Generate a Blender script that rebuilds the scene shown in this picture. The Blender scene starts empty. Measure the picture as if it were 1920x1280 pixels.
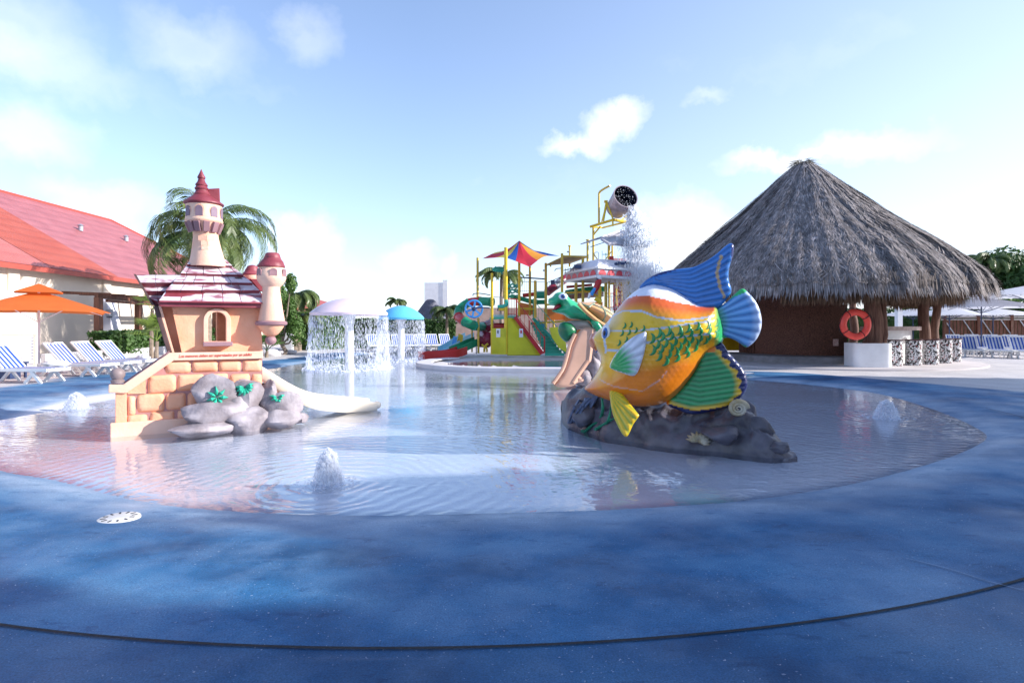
import bpy, bmesh, math, random
import numpy as np
from mathutils import Vector, Matrix, noise
from mathutils.geometry import delaunay_2d_cdt
random.seed(7); np.random.seed(7)
R = math.radians
SC = bpy.context.scene
COL = SC.collection
# ------------------------------------------------------------------ camera, world, sun
FPX, HZ, H = 1067.0, 612.0, 1.5          # focal length in photo pixels, horizon row, eye height
cam = bpy.data.cameras.new("camera"); camo = bpy.data.objects.new("camera", cam); COL.objects.link(camo)
camo.location = (0, 0, H); camo.rotation_euler = (R(90), 0, 0)
cam.sensor_width = 36; cam.lens = FPX/1920*36; cam.shift_y = -(640-HZ)/1920
cam.clip_start = 0.05; cam.clip_end = 2000
SC.camera = camo
SUN_AZ, SUN_EL = -6.0, 25.0               # azimuth from +X towards +Y
sd = Vector((math.cos(R(SUN_AZ))*math.cos(R(SUN_EL)), math.sin(R(SUN_AZ))*math.cos(R(SUN_EL)), math.sin(R(SUN_EL))))
sun = bpy.data.lights.new("sun", 'SUN'); suno = bpy.data.objects.new("sun", sun); COL.objects.link(suno)
sun.energy = 4.2; sun.angle = R(0.55); sun.color = (1.0, 0.95, 0.89)
suno.rotation_euler = sd.to_track_quat('Z', 'Y').to_euler()
SC.view_settings.view_transform = 'Standard'; SC.view_settings.look = 'None'
SC.view_settings.gamma = 1; SC.view_settings.use_curve_mapping = False
SC.view_settings.exposure = 0.95
w = bpy.data.worlds.new("World"); SC.world = w; w.use_nodes = True
def build_world():
    nt = w.node_tree; n = nt.nodes; l = nt.links; n.clear()
    out = n.new('ShaderNodeOutputWorld'); bg = n.new('ShaderNodeBackground'); bg.inputs['Strength'].default_value = 0.12
    l.new(bg.outputs[0], out.inputs[0])
    sky = n.new('ShaderNodeTexSky'); sky.sky_type = 'NISHITA'; sky.sun_disc = False
    sky.sun_elevation = R(SUN_EL); sky.sun_rotation = R(90-SUN_AZ)
    sky.air_density = 1.0; sky.dust_density = 0.4; sky.ozone_density = 3.0; sky.altitude = 0
    tc = n.new('ShaderNodeTexCoord')
    def vm(op, a, b=None):
        x = n.new('ShaderNodeVectorMath'); x.operation = op
        for i, s in enumerate((a, b)):
            if s is None: continue
            if hasattr(s, 'links'): l.new(s, x.inputs[i])
            else: x.inputs[i].default_value = s
        return x
    def mt(op, a, b=0.0, clamp=False):
        x = n.new('ShaderNodeMath'); x.operation = op; x.use_clamp = clamp
        for i, s in enumerate((a, b)):
            if hasattr(s, 'links'): l.new(s, x.inputs[i])
            else: x.inputs[i].default_value = s
        return x.outputs[0]
    D = tc.outputs['Generated']
    nz = n.new('ShaderNodeTexNoise'); nz.inputs['Scale'].default_value = 14; nz.inputs['Detail'].default_value = 7; nz.inputs['Roughness'].default_value = .58
    l.new(D, nz.inputs['Vector'])
    nv = vm('SUBTRACT', nz.outputs['Color'], (.5, .5, .5))
    wv = n.new('ShaderNodeVectorMath'); wv.operation = 'SCALE'; l.new(nv.outputs[0], wv.inputs[0]); wv.inputs['Scale'].default_value = .1
    DD = vm('ADD', D, wv.outputs[0]).outputs[0]
    blobs = [(60, 255, 110, 58, .5), (80, 130, 140, 62, .24), (360, 85, 115, 62, .34), (575, 60, 60, 52, .3),
             (572, 455, 62, 58, .95), (200, 372, 110, 42, .4), (1158, 226, 60, 36, 1.0), (1090, 276, 72, 25, .85),
             (1275, 455, 110, 85, 1.1), (1360, 480, 90, 70, 1.0), (765, 490, 52, 32, .55), (840, 492, 20, 24, .5),
             (30, 40, 120, 100, .34), (1440, 300, 100, 24, .7), (1590, 285, 150, 34, .6), (1330, 185, 40, 16, .3)]
    tot = None
    for px, py, rx, ry, dn in blobs:
        v = Vector(((px-960)/FPX, 1, (HZ-py)/FPX)); L = v.length; v = v/L
        s = vm('SUBTRACT', DD, tuple(v))
        k = FPX*L/rx
        m = vm('MULTIPLY', s.outputs[0], (k, k, k*rx/ry))
        ln = n.new('ShaderNodeVectorMath'); ln.operation = 'LENGTH'; l.new(m.outputs[0], ln.inputs[0])
        a = mt('SUBTRACT', 1.15, ln.outputs['Value']); a = mt('MULTIPLY', a, 1.3, True); a = mt('MULTIPLY', a, dn*.8)
        tot = a if tot is None else mt('ADD', tot, a)
    # thin broken cloud everywhere, so the sky goes on outside the frame as inside it
    n2 = n.new('ShaderNodeTexNoise'); n2.inputs['Scale'].default_value = 2.6; n2.inputs['Detail'].default_value = 6
    mp = n.new('ShaderNodeMapping'); mp.inputs['Scale'].default_value = (1, 1, 2.6); l.new(DD, mp.inputs['Vector']); l.new(mp.outputs[0], n2.inputs['Vector'])
    b = mt('SUBTRACT', n2.outputs['Fac'], .6); b = mt('MULTIPLY', b, .9, True)
    tot = mt('ADD', tot, b); tot = mt('MINIMUM', tot, 0.94)
    tot = mt('MULTIPLY', tot, mt('ADD', .55, mt('MULTIPLY', nz.outputs['Fac'], .85)), True)
    # white haze over the horizon
    sp = n.new('ShaderNodeSeparateXYZ'); l.new(D, sp.inputs[0])
    mx = n.new('ShaderNodeMixRGB'); mx.blend_type = 'MIX'
    hs = n.new('ShaderNodeHueSaturation'); hs.inputs['Saturation'].default_value = .95; hs.inputs['Value'].default_value = 1.32; l.new(sky.outputs[0], hs.inputs['Color'])
    el = mt('ABSOLUTE', sp.outputs[2]); hz = mt('POWER', 2.718, mt('MULTIPLY', el, -4.2)); sx = mt('MULTIPLY', mt('ADD', sp.outputs[0], .15), .55, True)
    hz = mt('ADD', mt('MULTIPLY', hz, mt('ADD', .47, mt('MULTIPLY', sx, .7))), mt('MULTIPLY', sx, .35), True)
    hm = n.new('ShaderNodeMixRGB'); l.new(hz, hm.inputs[0]); tn = n.new('ShaderNodeMixRGB'); tn.blend_type = 'MULTIPLY'; tn.inputs[0].default_value = 1; tn.inputs[2].default_value = (1.05, 1.0, 1.03, 1); l.new(hs.outputs[0], tn.inputs[1]); l.new(tn.outputs[0], hm.inputs[1])
    hc = n.new('ShaderNodeMixRGB'); l.new(mt('MULTIPLY', sx, 1.6, True), hc.inputs[0]); hc.inputs[1].default_value = (3.45, 4.15, 5.35, 1); hc.inputs[2].default_value = (5.2, 5.3, 5.5, 1); l.new(hc.outputs[0], hm.inputs[2])
    l.new(hm.outputs[0], mx.inputs[1]); mx.inputs[2].default_value = (6.0, 6.2, 6.6, 1); l.new(tot, mx.inputs[0])
    l.new(mx.outputs[0], bg.inputs['Color'])
build_world()

# ------------------------------------------------------------------ helpers
def P(px, py, Y): return Vector(((px-960)*Y/FPX, Y, H-(py-HZ)*Y/FPX))
def G(px, py, z=0.0):
    Y = (H-z)*FPX/(py-HZ); return Vector(((px-960)*Y/FPX, Y, z))
class Frame:
    """an upright local frame: x along the thing, y away from its front, z up"""
    def __init__(s, o, yaw): s.o = Vector(o); s.yaw = R(yaw); s.c, s.s = math.cos(s.yaw), math.sin(s.yaw)
    def uv(s, px, py, w=0.0):
        d = Vector(((px-960)/FPX, 1, (HZ-py)/FPX)); c = Vector((0, 0, H))
        nn = Vector((-s.s, s.c, 0)); t = (w-(c-s.o).dot(nn))/d.dot(nn); p = c+d*t-s.o
        return (p.x*s.c+p.y*s.s, p.z)
    def p3(s, px, py, w=0.0):
        u, z = s.uv(px, py, w); return Vector((u, w, z))
    def loc(s, p):
        p = Vector(p)-s.o; return Vector((p.x*s.c+p.y*s.s, -p.x*s.s+p.y*s.c, p.z))
GRP = {}
def tag(o, label=None, cat=None, group=None, kind=None):
    if label: o['label'] = label
    if cat: o['category'] = cat
    if group: o['group'] = group
    if kind: o['kind'] = kind
    return o
def empty(name, loc, rz=0, label=None, cat=None, group=None):
    o = bpy.data.objects.new(name, None); COL.objects.link(o); o.location = loc; o.rotation_euler = (0, 0, rz)
    o.empty_display_size = .2
    return tag(o, label, cat, group)
KIDS = {}
def link(name, me, parent=None):
    o = bpy.data.objects.new(name, me); COL.objects.link(o)
    if parent: o.parent = parent; KIDS.setdefault(parent.name, []).append(o)
    return o
def copy_tree(o, parent=None):
    c = o.copy(); COL.objects.link(c)
    if parent: c.parent = parent; KIDS.setdefault(parent.name, []).append(c)
    for ch in list(KIDS.get(o.name, [])): copy_tree(ch, c)
    return c
class MB:
    def __init__(s): s.v = []; s.f = []; s.c = []
    def add(s, vs, fs, col=None):
        b = len(s.v); s.v += [tuple(v) for v in vs]; s.f += [tuple(i+b for i in f) for f in fs]
        if col is not None: s.c += [col]*len(vs)
        return s
    def box(s, c, d, rz=0, ry=0, rx=0, col=None):
        m = Matrix.Translation(c) @ Matrix.Rotation(rz, 4, 'Z') @ Matrix.Rotation(ry, 4, 'Y') @ Matrix.Rotation(rx, 4, 'X')
        vs = [m @ Vector((x*d[0]/2, y*d[1]/2, z*d[2]/2)) for x in (-1, 1) for y in (-1, 1) for z in (-1, 1)]
        return s.add(vs, [(0, 1, 3, 2), (4, 6, 7, 5), (0, 4, 5, 1), (2, 3, 7, 6), (0, 2, 6, 4), (1, 5, 7, 3)], col)
    def bar(s, a, b, wd, ht=None, col=None):
        a = Vector(a); b = Vector(b); ht = ht or wd; d = (b-a); L = d.length; q = d.to_track_quat('X', 'Z').to_matrix().to_4x4()
        m = Matrix.Translation((a+b)/2) @ q
        vs = [m @ Vector((x*L/2, y*wd/2, z*ht/2)) for x in (-1, 1) for y in (-1, 1) for z in (-1, 1)]
        return s.add(vs, [(0, 1, 3, 2), (4, 6, 7, 5), (0, 4, 5, 1), (2, 3, 7, 6), (0, 2, 6, 4), (1, 5, 7, 3)], col)
    def tube(s, pts, r, n=10, cap=True, col=None, flat=1.0):
        pts = [Vector(p) for p in pts]; k = len(pts); rr = r if hasattr(r, '__len__') else [r]*k
        vs = []; up = Vector((0, 0, 1))
        for i, p in enumerate(pts):
            t = (pts[min(i+1, k-1)]-pts[max(i-1, 0)]).normalized()
            if abs(t.dot(up)) > .97: up = Vector((0, 1, 0)) if abs(t.y) < .9 else Vector((1, 0, 0))
            a = t.cross(up).normalized(); b = a.cross(t).normalized(); up = b
            for j in range(n):
                an = 2*math.pi*j/n; vs.append(p+a*math.cos(an)*rr[i]+b*math.sin(an)*rr[i]*flat)
        fs = [(i*n+j, i*n+(j+1) % n, (i+1)*n+(j+1) % n, (i+1)*n+j) for i in range(k-1) for j in range(n)]
        if cap: fs += [tuple(range(n))[::-1], tuple((k-1)*n+j for j in range(n))]
        return s.add(vs, fs, col)
    def lathe(s, prof, c=(0, 0, 0), n=24, cap=True, a0=0, a1=2*math.pi, col=None, off=None):
        full = abs(a1-a0-2*math.pi) < 1e-6; m = n if full else n+1; vs = []
        for k, (r, z) in enumerate(prof):
            ox, oy = off[k] if off else (0, 0)
            for j in range(m):
                a = a0+(a1-a0)*j/n; vs.append((c[0]+ox+r*math.cos(a), c[1]+oy+r*math.sin(a), c[2]+z))
        fs = []
        for k in range(len(prof)-1):
            for j in range(n):
                j2 = (j+1) % m if full else j+1
                fs.append((k*m+j, k*m+j2, (k+1)*m+j2, (k+1)*m+j))
        if cap and full: fs += [tuple(range(m))[::-1], tuple((len(prof)-1)*m+j for j in range(m))]
        return s.add(vs, fs, col)
    def ball(s, c, r, n=14, m=9, nz=0, seed=0, fr=1.3, col=None):
        r = r if hasattr(r, '__len__') else (r, r, r); vs = []; c = Vector(c)
        for i in range(m+1):
            th = math.pi*i/m
            for j in range(n):
                ph = 2*math.pi*j/n; d = Vector((math.sin(th)*math.cos(ph), math.sin(th)*math.sin(ph), math.cos(th)))
                k = 1.0
                if nz:
                    q = d*fr+Vector((seed*3.1, seed*1.7, seed*.9))
                    k += nz*(noise.noise(q)+.5*noise.noise(q*2.1)+.3*abs(noise.noise(q*3.3)))
                vs.append((c.x+d.x*r[0]*k, c.y+d.y*r[1]*k, c.z+d.z*r[2]*k))
        fs = [(i*n+j, (i+1)*n+j, (i+1)*n+(j+1) % n, i*n+(j+1) % n) for i in range(m) for j in range(n)]
        return s.add(vs, fs, col)
    def rock(s, c, r, n=30, m=20, seed=0, k=16, col=None):
        rn = random.Random(seed); pl = []
        for _ in range(k):
            d = Vector((rn.gauss(0, 1), rn.gauss(0, 1), rn.gauss(0, .8))).normalized(); pl.append((d, rn.uniform(.68, .93)))
        r = r if hasattr(r, '__len__') else (r, r, r); vs = []; c = Vector(c)
        for i in range(m+1):
            th = math.pi*i/m
            for j in range(n):
                ph = 2*math.pi*j/n; d = Vector((math.sin(th)*math.cos(ph), math.sin(th)*math.sin(ph), math.cos(th))); kk = 1.08
                for q, h in pl:
                    dd = d.dot(q)
                    if dd > .1: kk = min(kk, h/dd)
                kk += .05*noise.noise(d*2.3+Vector((seed, 0, 0)))+.025*noise.noise(d*6+Vector((0, seed, 0)))
                vs.append((c.x+d.x*r[0]*kk, c.y+d.y*r[1]*kk, c.z+d.z*r[2]*kk))
        return s.add(vs, [(i*n+j, (i+1)*n+j, (i+1)*n+(j+1) % n, i*n+(j+1) % n) for i in range(m) for j in range(n)], col)
    def build(s, name, m, parent=None, smooth=False, bevel=0, clean=False):
        me = bpy.data.meshes.new(name); me.from_pydata(s.v, [], s.f)
        if s.c:
            a = me.color_attributes.new('Col', 'FLOAT_COLOR', 'POINT')
            a.data.foreach_set('color', np.array([list(c[:3])+[1] for c in s.c], dtype=np.float32).ravel())
        if clean or bevel:
            bm = bmesh.new(); bm.from_mesh(me); bmesh.ops.remove_doubles(bm, verts=bm.verts, dist=1e-5)
            bmesh.ops.recalc_face_normals(bm, faces=bm.faces)
            if bevel: bmesh.ops.bevel(bm, geom=[e for e in bm.edges if len(e.link_faces) == 2 and e.calc_face_angle(0) > .5], offset=bevel, segments=2, affect='EDGES', profile=.6)
            bm.to_mesh(me); bm.free()
        me.materials.append(m)
        if smooth:
            me.polygons.foreach_set('use_smooth', [True]*len(me.polygons))
            if smooth != 'all':
                try: me.set_sharp_from_angle(angle=R(38))
                except Exception: pass
        me.update()
        return link(name, me, parent)
def smoothline(pts, n=8, closed=True):
    pts = [np.array(p, float) for p in pts]; k = len(pts); out = []
    for i in range(k if closed else k-1):
        g = lambda j: pts[j % k] if closed else pts[min(max(j, 0), k-1)]
        p0, p1, p2, p3 = g(i-1), g(i), g(i+1), g(i+2)
        for t in np.arange(n)/n:
            out.append(.5*((2*p1)+(-p0+p2)*t+(2*p0-5*p1+4*p2-p3)*t*t+(-p0+3*p1-3*p2+p3)*t**3))
    if not closed: out.append(pts[-1])
    return np.array(out)
def inside(P_, poly):
    x, y = P_[:, 0], P_[:, 1]; c = np.zeros(len(P_), bool); n = len(poly); j = n-1
    for i in range(n):
        xi, yi = poly[i]; xj, yj = poly[j]
        if yi != yj:
            c ^= ((yi > y) != (yj > y)) & (x < (xj-xi)*(y-yi)/(yj-yi)+xi)
        j = i
    return c
def dist(P_, poly, closed=True):
    best = np.full(len(P_), 1e9); n = len(poly)
    for i in range(n if closed else n-1):
        a = poly[i]; b = poly[(i+1) % n]; ab = b-a; L = ab@ab+1e-12
        t = np.clip(((P_-a)@ab)/L, 0, 1); d = np.hypot(P_[:, 0]-a[0]-t*ab[0], P_[:, 1]-a[1]-t*ab[1]); best = np.minimum(best, d)
    return best
def triang(outline, res=0, holes=()):
    outline = np.array(outline, float); pts = [tuple(p) for p in outline]; n = len(pts)
    edges = [(i, (i+1) % n) for i in range(n)]
    for h in holes:
        b = len(pts); pts += [tuple(p) for p in h]; edges += [(b+i, b+(i+1) % len(h)) for i in range(len(h))]
    if res:
        lo = outline.min(0); hi = outline.max(0)
        gx, gy = np.meshgrid(np.arange(lo[0], hi[0], res), np.arange(lo[1], hi[1], res)); gx[1::2] += res/2
        q = np.c_[gx.ravel(), gy.ravel()]; q = q[inside(q, outline)]; q = q[dist(q, outline) > res*.45]
        pts += [tuple(p) for p in q]
    v, e, f, *_ = delaunay_2d_cdt([Vector(p) for p in pts], edges, [], 0, 1e-6)
    v = np.array([tuple(x) for x in v]); f = [t for t in f if len(t) == 3]
    cen = np.array([v[list(t)].mean(0) for t in f]); ok = inside(cen, outline)
    for h in holes: ok &= ~inside(cen, np.array(h, float))
    return v, [t for t, k in zip(f, ok) if k]
def inflate(outline, T, res, w0=0, ridge=None, colf=None, edge=.0, pw=.5, wf=None, dmax=None, back=1.0):
    """a pillow-shaped solid over an outline in the local x-z plane"""
    outline = np.array(outline, float); v, f = triang(outline, res)
    d = dist(v, outline); dm = dmax or d.max(); q = np.clip(d/dm, 0, 1); t = T*np.power(np.clip(1-(1-q)**2, 0, 1), pw)+edge
    r = ridge(v)*np.minimum(1, d/.03) if ridge is not None else 0
    base = wf(v) if wf is not None else w0
    mb = MB(); n = len(v); bnd = d < 1e-5
    A = np.c_[v[:, 0], base-t-r, v[:, 1]]; B = np.c_[v[:, 0], base+t*back+r, v[:, 1]]
    cols = [tuple(c) for c in colf(v, q)]*2 if colf is not None else None
    mb.v = [tuple(p) for p in A]+[tuple(p) for p in B]
    mb.f = [tuple(t_) for t_ in f]+[tuple(n+i for i in t_[::-1]) for t_ in f]
    from collections import Counter
    ec = Counter()
    for t_ in f:
        for i in range(3): ec[(t_[i], t_[(i+1) % 3])] += 1
    for (a, b) in list(ec):
        if (b, a) not in ec: mb.f.append((b, a, a+n, b+n))
    if cols: mb.c = cols
    return mb
def plate(outline, w0, w1, holes=()):
    v, f = triang(outline, 0, holes); n = len(v); mb = MB()
    mb.v = [(p[0], w0, p[1]) for p in v]+[(p[0], w1, p[1]) for p in v]
    mb.f = [tuple(t) for t in f]+[tuple(n+i for i in t[::-1]) for t in f]
    ed = {(t[i], t[(i+1) % 3]) for t in f for i in range(3)}
    mb.f += [(b, a, a+n, b+n) for a, b in ed if (b, a) not in ed]
    return mb
# ------------------------------------------------------------------ materials
MATS = {}
def mat(name, col, rough=.5, var=.12, scale=6, bump=0, bscale=30, col2=None, spec=.4, metal=0, attr=False, trans=0, coords='Object', stretch=None, coat=0, fac=(.35, .65)):
    m = bpy.data.materials.new(name); m.use_nodes = True; nt = m.node_tree; n = nt.nodes; l = nt.links
    b = n['Principled BSDF']; b.inputs['Roughness'].default_value = rough; b.inputs['Metallic'].default_value = metal
    b.inputs['Specular IOR Level'].default_value = spec; b.inputs['Coat Weight'].default_value = coat
    tc = n.new('ShaderNodeTexCoord'); src = tc.outputs[coords]
    if stretch:
        mp = n.new('ShaderNodeMapping'); mp.inputs['Scale'].default_value = stretch; l.new(src, mp.inputs['Vector']); src = mp.outputs[0]
    nz = n.new('ShaderNodeTexNoise'); nz.inputs['Scale'].default_value = scale; nz.inputs['Detail'].default_value = 5; l.new(src, nz.inputs['Vector'])
    mr = n.new('ShaderNodeMapRange'); mr.inputs[1].default_value = fac[0]; mr.inputs[2].default_value = fac[1]; l.new(nz.outputs['Fac'], mr.inputs[0])
    mx = n.new('ShaderNodeMixRGB'); l.new(mr.outputs[0], mx.inputs[0])
    if attr:
        at = n.new('ShaderNodeAttribute'); at.attribute_name = 'Col'
        mx.blend_type = 'MULTIPLY'; mx.inputs[0].default_value = 1; l.remove(mx.inputs[0].links[0])
        m2 = n.new('ShaderNodeMixRGB'); m2.inputs[1].default_value = (1-var,)*3+(1,); m2.inputs[2].default_value = (1+var,)*3+(1,); l.new(mr.outputs[0], m2.inputs[0])
        l.new(at.outputs['Color'], mx.inputs[1]); l.new(m2.outputs[0], mx.inputs[2])
    else:
        c = Vector(col[:3]); c2 = Vector(col2[:3]) if col2 else c*(1+var)
        c1 = c if col2 else c*(1-var)
        mx.inputs[1].default_value = (*c1, 1); mx.inputs[2].default_value = (*c2, 1)
    l.new(mx.outputs[0], b.inputs['Base Color'])
    if bump:
        n2 = n.new('ShaderNodeTexNoise'); n2.inputs['Scale'].default_value = bscale; n2.inputs['Detail'].default_value = 4; l.new(src, n2.inputs['Vector'])
        bp = n.new('ShaderNodeBump'); bp.inputs['Strength'].default_value = bump; bp.inputs['Distance'].default_value = .02; l.new(n2.outputs['Fac'], bp.inputs['Height']); l.new(bp.outputs[0], b.inputs['Normal'])
    if trans:
        t = n.new('ShaderNodeBsdfTranslucent'); ms = n.new('ShaderNodeMixShader'); ms.inputs[0].default_value = trans
        l.new(mx.outputs[0], t.inputs[0]); l.new(b.outputs[0], ms.inputs[1]); l.new(t.outputs[0], ms.inputs[2]); l.new(ms.outputs[0], n['Material Output'].inputs[0])
    MATS[name] = m; return m
white = mat('white_paint', (.78, .78, .8), .45, .05, 3)
whiteplastic = mat('white_plastic', (.8, .8, .8), .35, .04, 3)
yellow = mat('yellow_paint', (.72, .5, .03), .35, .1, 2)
panelyellow = mat('yellow_panel_paint', (.62, .6, .03), .4, .1, 1.5)
red = mat('red_paint', (.5, .03, .03), .35, .12, 2)
maroon = mat('maroon_plastic', (.25, .02, .05), .3, .15, 2)
green = mat('green_paint', (.02, .3, .15), .35, .15, 2)
teal = mat('teal_paint', (.03, .38, .27), .35, .15, 2)
blue = mat('blue_paint', (.06, .33, .75), .35, .1, 2)
navy = mat('dark_blue_steel', (.03, .05, .12), .4, .1, 2)
orangep = mat('orange_paint', (.7, .2, .03), .4, .1, 2)
greym = mat('grey_steel', (.4, .42, .47), .4, .1, 2, metal=.3)
brownwood = mat('brown_wood', (.13, .05, .03), .6, .3, 5, .4, 30, stretch=(4, 4, .6))
darkwood = mat('dark_trunk_wood', (.1, .045, .03), .75, .3, 4, .6, 12, stretch=(5, 5, .5), col2=(.2, .1, .07))
cream = mat('cream_wall_plaster', (.72, .62, .52), .8, .04, .6, .1, 20)
mauvewall = mat('pale_buttress_plaster', (.66, .66, .74), .8, .04, 1)
leafm = [mat('leaf_green_dark', (.035, .085, .02), .55, .35, .9, trans=.25, col2=(.07, .14, .03)),
         mat('leaf_green_mid', (.07, .15, .03), .55, .3, .9, trans=.3, col2=(.12, .21, .045)),
         mat('leaf_green_pale', (.2, .3, .06), .5, .3, .9, trans=.35, col2=(.25, .33, .08))]
palmm = mat('palm_leaf_green', (.035, .075, .022), .4, .3, .9, trans=.28, col2=(.17, .22, .07))
bark = mat('palm_bark', (.22, .17, .13), .85, .3, 6, .5, 20)

# ------------------------------------------------------------------ ground, pool, water
pool_px = [(1850, 822), (1833, 803), (1779, 778), (1725, 759), (1657, 740), (1590, 729), (1500, 719), (1400, 711), (1300, 705), (1150, 700), (1060, 699), (950, 698), (860, 696), (800, 691), (779, 686),
           (796, 681), (840, 675), (860, 668), (830, 662), (760, 660), (700, 662), (640, 671), (560, 682), (515, 690), (400, 705), (300, 720), (212, 734), (150, 742), (62, 762), (0, 785), (-52, 820), (-50, 852), (0, 882),
           (100, 900), (225, 932), (325, 949), (475, 961), (620, 965.5), (760, 966), (960, 961), (1110, 957), (1260, 949), (1410, 937), (1560, 915), (1690, 885), (1800, 850)]
POOL = smoothline([G(*p)[:2] for p in pool_px], 5)
POOL2 = smoothline([(x, y) for x, y in ((-2.6, 22.4), (-1.5, 21.2), (2, 20.8), (6, 21.1), (8.4, 22.2), (6, 23.9), (2, 24.6), (-1.5, 24.2))], 6)
BLUE = smoothline([(-9.4, 31), (-9.9, 25), (-12.1, 17.1), (-12.0, 13), (-13.5, 8), (-15, 1), (-14, -8), (14, -8), (15, 2), (13.2, 8), (11, 12.4), (8.6, 17.4), (5, 18.0), (2, 18.3), (-2, 18.2), (-3, 20), (-3.2, 26), (-4, 31)], 6)
def axis(lo, flo, fhi, hi, st, g=1.12):
    a = list(np.arange(flo, fhi, st)); x, s = flo, st
    while x > lo: s *= g; x -= s; a.insert(0, x)
    x, s = a[-1], st
    while x < hi: s *= g; x += s; a.append(x)
    return np.array(a)
xs = axis(-60, -8.5, 10.5, 60, .075); ya = axis(-40, 2.2, 12, 12.01, .06); ya = ya[ya < 12]; yb = axis(11, 12, 30, 70, .11); yb = yb[yb >= 12]
ys = np.concatenate([ya, yb])
gx, gy = np.meshgrid(xs, ys); Q = np.c_[gx.ravel(), gy.ravel()]
def sdist(Q, poly):
    d = dist(Q, poly); return np.where(inside(Q, poly), -d, d)
s1 = sdist(Q, POOL); s2 = sdist(Q, POOL2); sb = sdist(Q, BLUE); sm = np.minimum(s1, s2)
zz = np.interp(sm, [-1.2, -.5, 0, .22, .7, 1.6], [-.06, -.05, 0, .035, .07, .09])
far = np.clip((Q[:, 1]-19)/1, 0, 1)
zz = np.where((s2 < 0), np.interp(s2, [-.15, 0], [-.2, .09]), zz)
me = bpy.data.meshes.new('pool_deck')
nx, ny = len(xs), len(ys); idx = np.arange(nx*ny).reshape(ny, nx)
quads = np.stack([idx[:-1, :-1], idx[:-1, 1:], idx[1:, 1:], idx[1:, :-1]], -1).reshape(-1, 4)
me.vertices.add(nx*ny); me.vertices.foreach_set('co', np.c_[Q, zz].astype(np.float32).ravel())
me.loops.add(quads.size); me.loops.foreach_set('vertex_index', quads.ravel().astype(np.int32))
me.polygons.add(len(quads)); me.polygons.foreach_set('loop_start', (np.arange(len(quads))*4).astype(np.int32))
me.update(calc_edges=True); me.polygons.foreach_set('use_smooth', [True]*len(quads))
ca = me.color_attributes.new('Mask', 'FLOAT_COLOR', 'POINT')
mk = np.zeros((nx*ny, 4), np.float32); mk[:, 3] = 1
mk[:, 0] = np.clip(.5-sb/.12, 0, 1)                                  # blue painted zone
mk[:, 1] = np.clip(.5-(s1-(-.12))/.25, 0, 1)                         # pale pool floor
mk[:, 2] = np.clip(1-np.abs(s1-.16)/.5, 0, 1)                       # pale worn lip beside the water
ca.data.foreach_set('color', mk.ravel())
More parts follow.
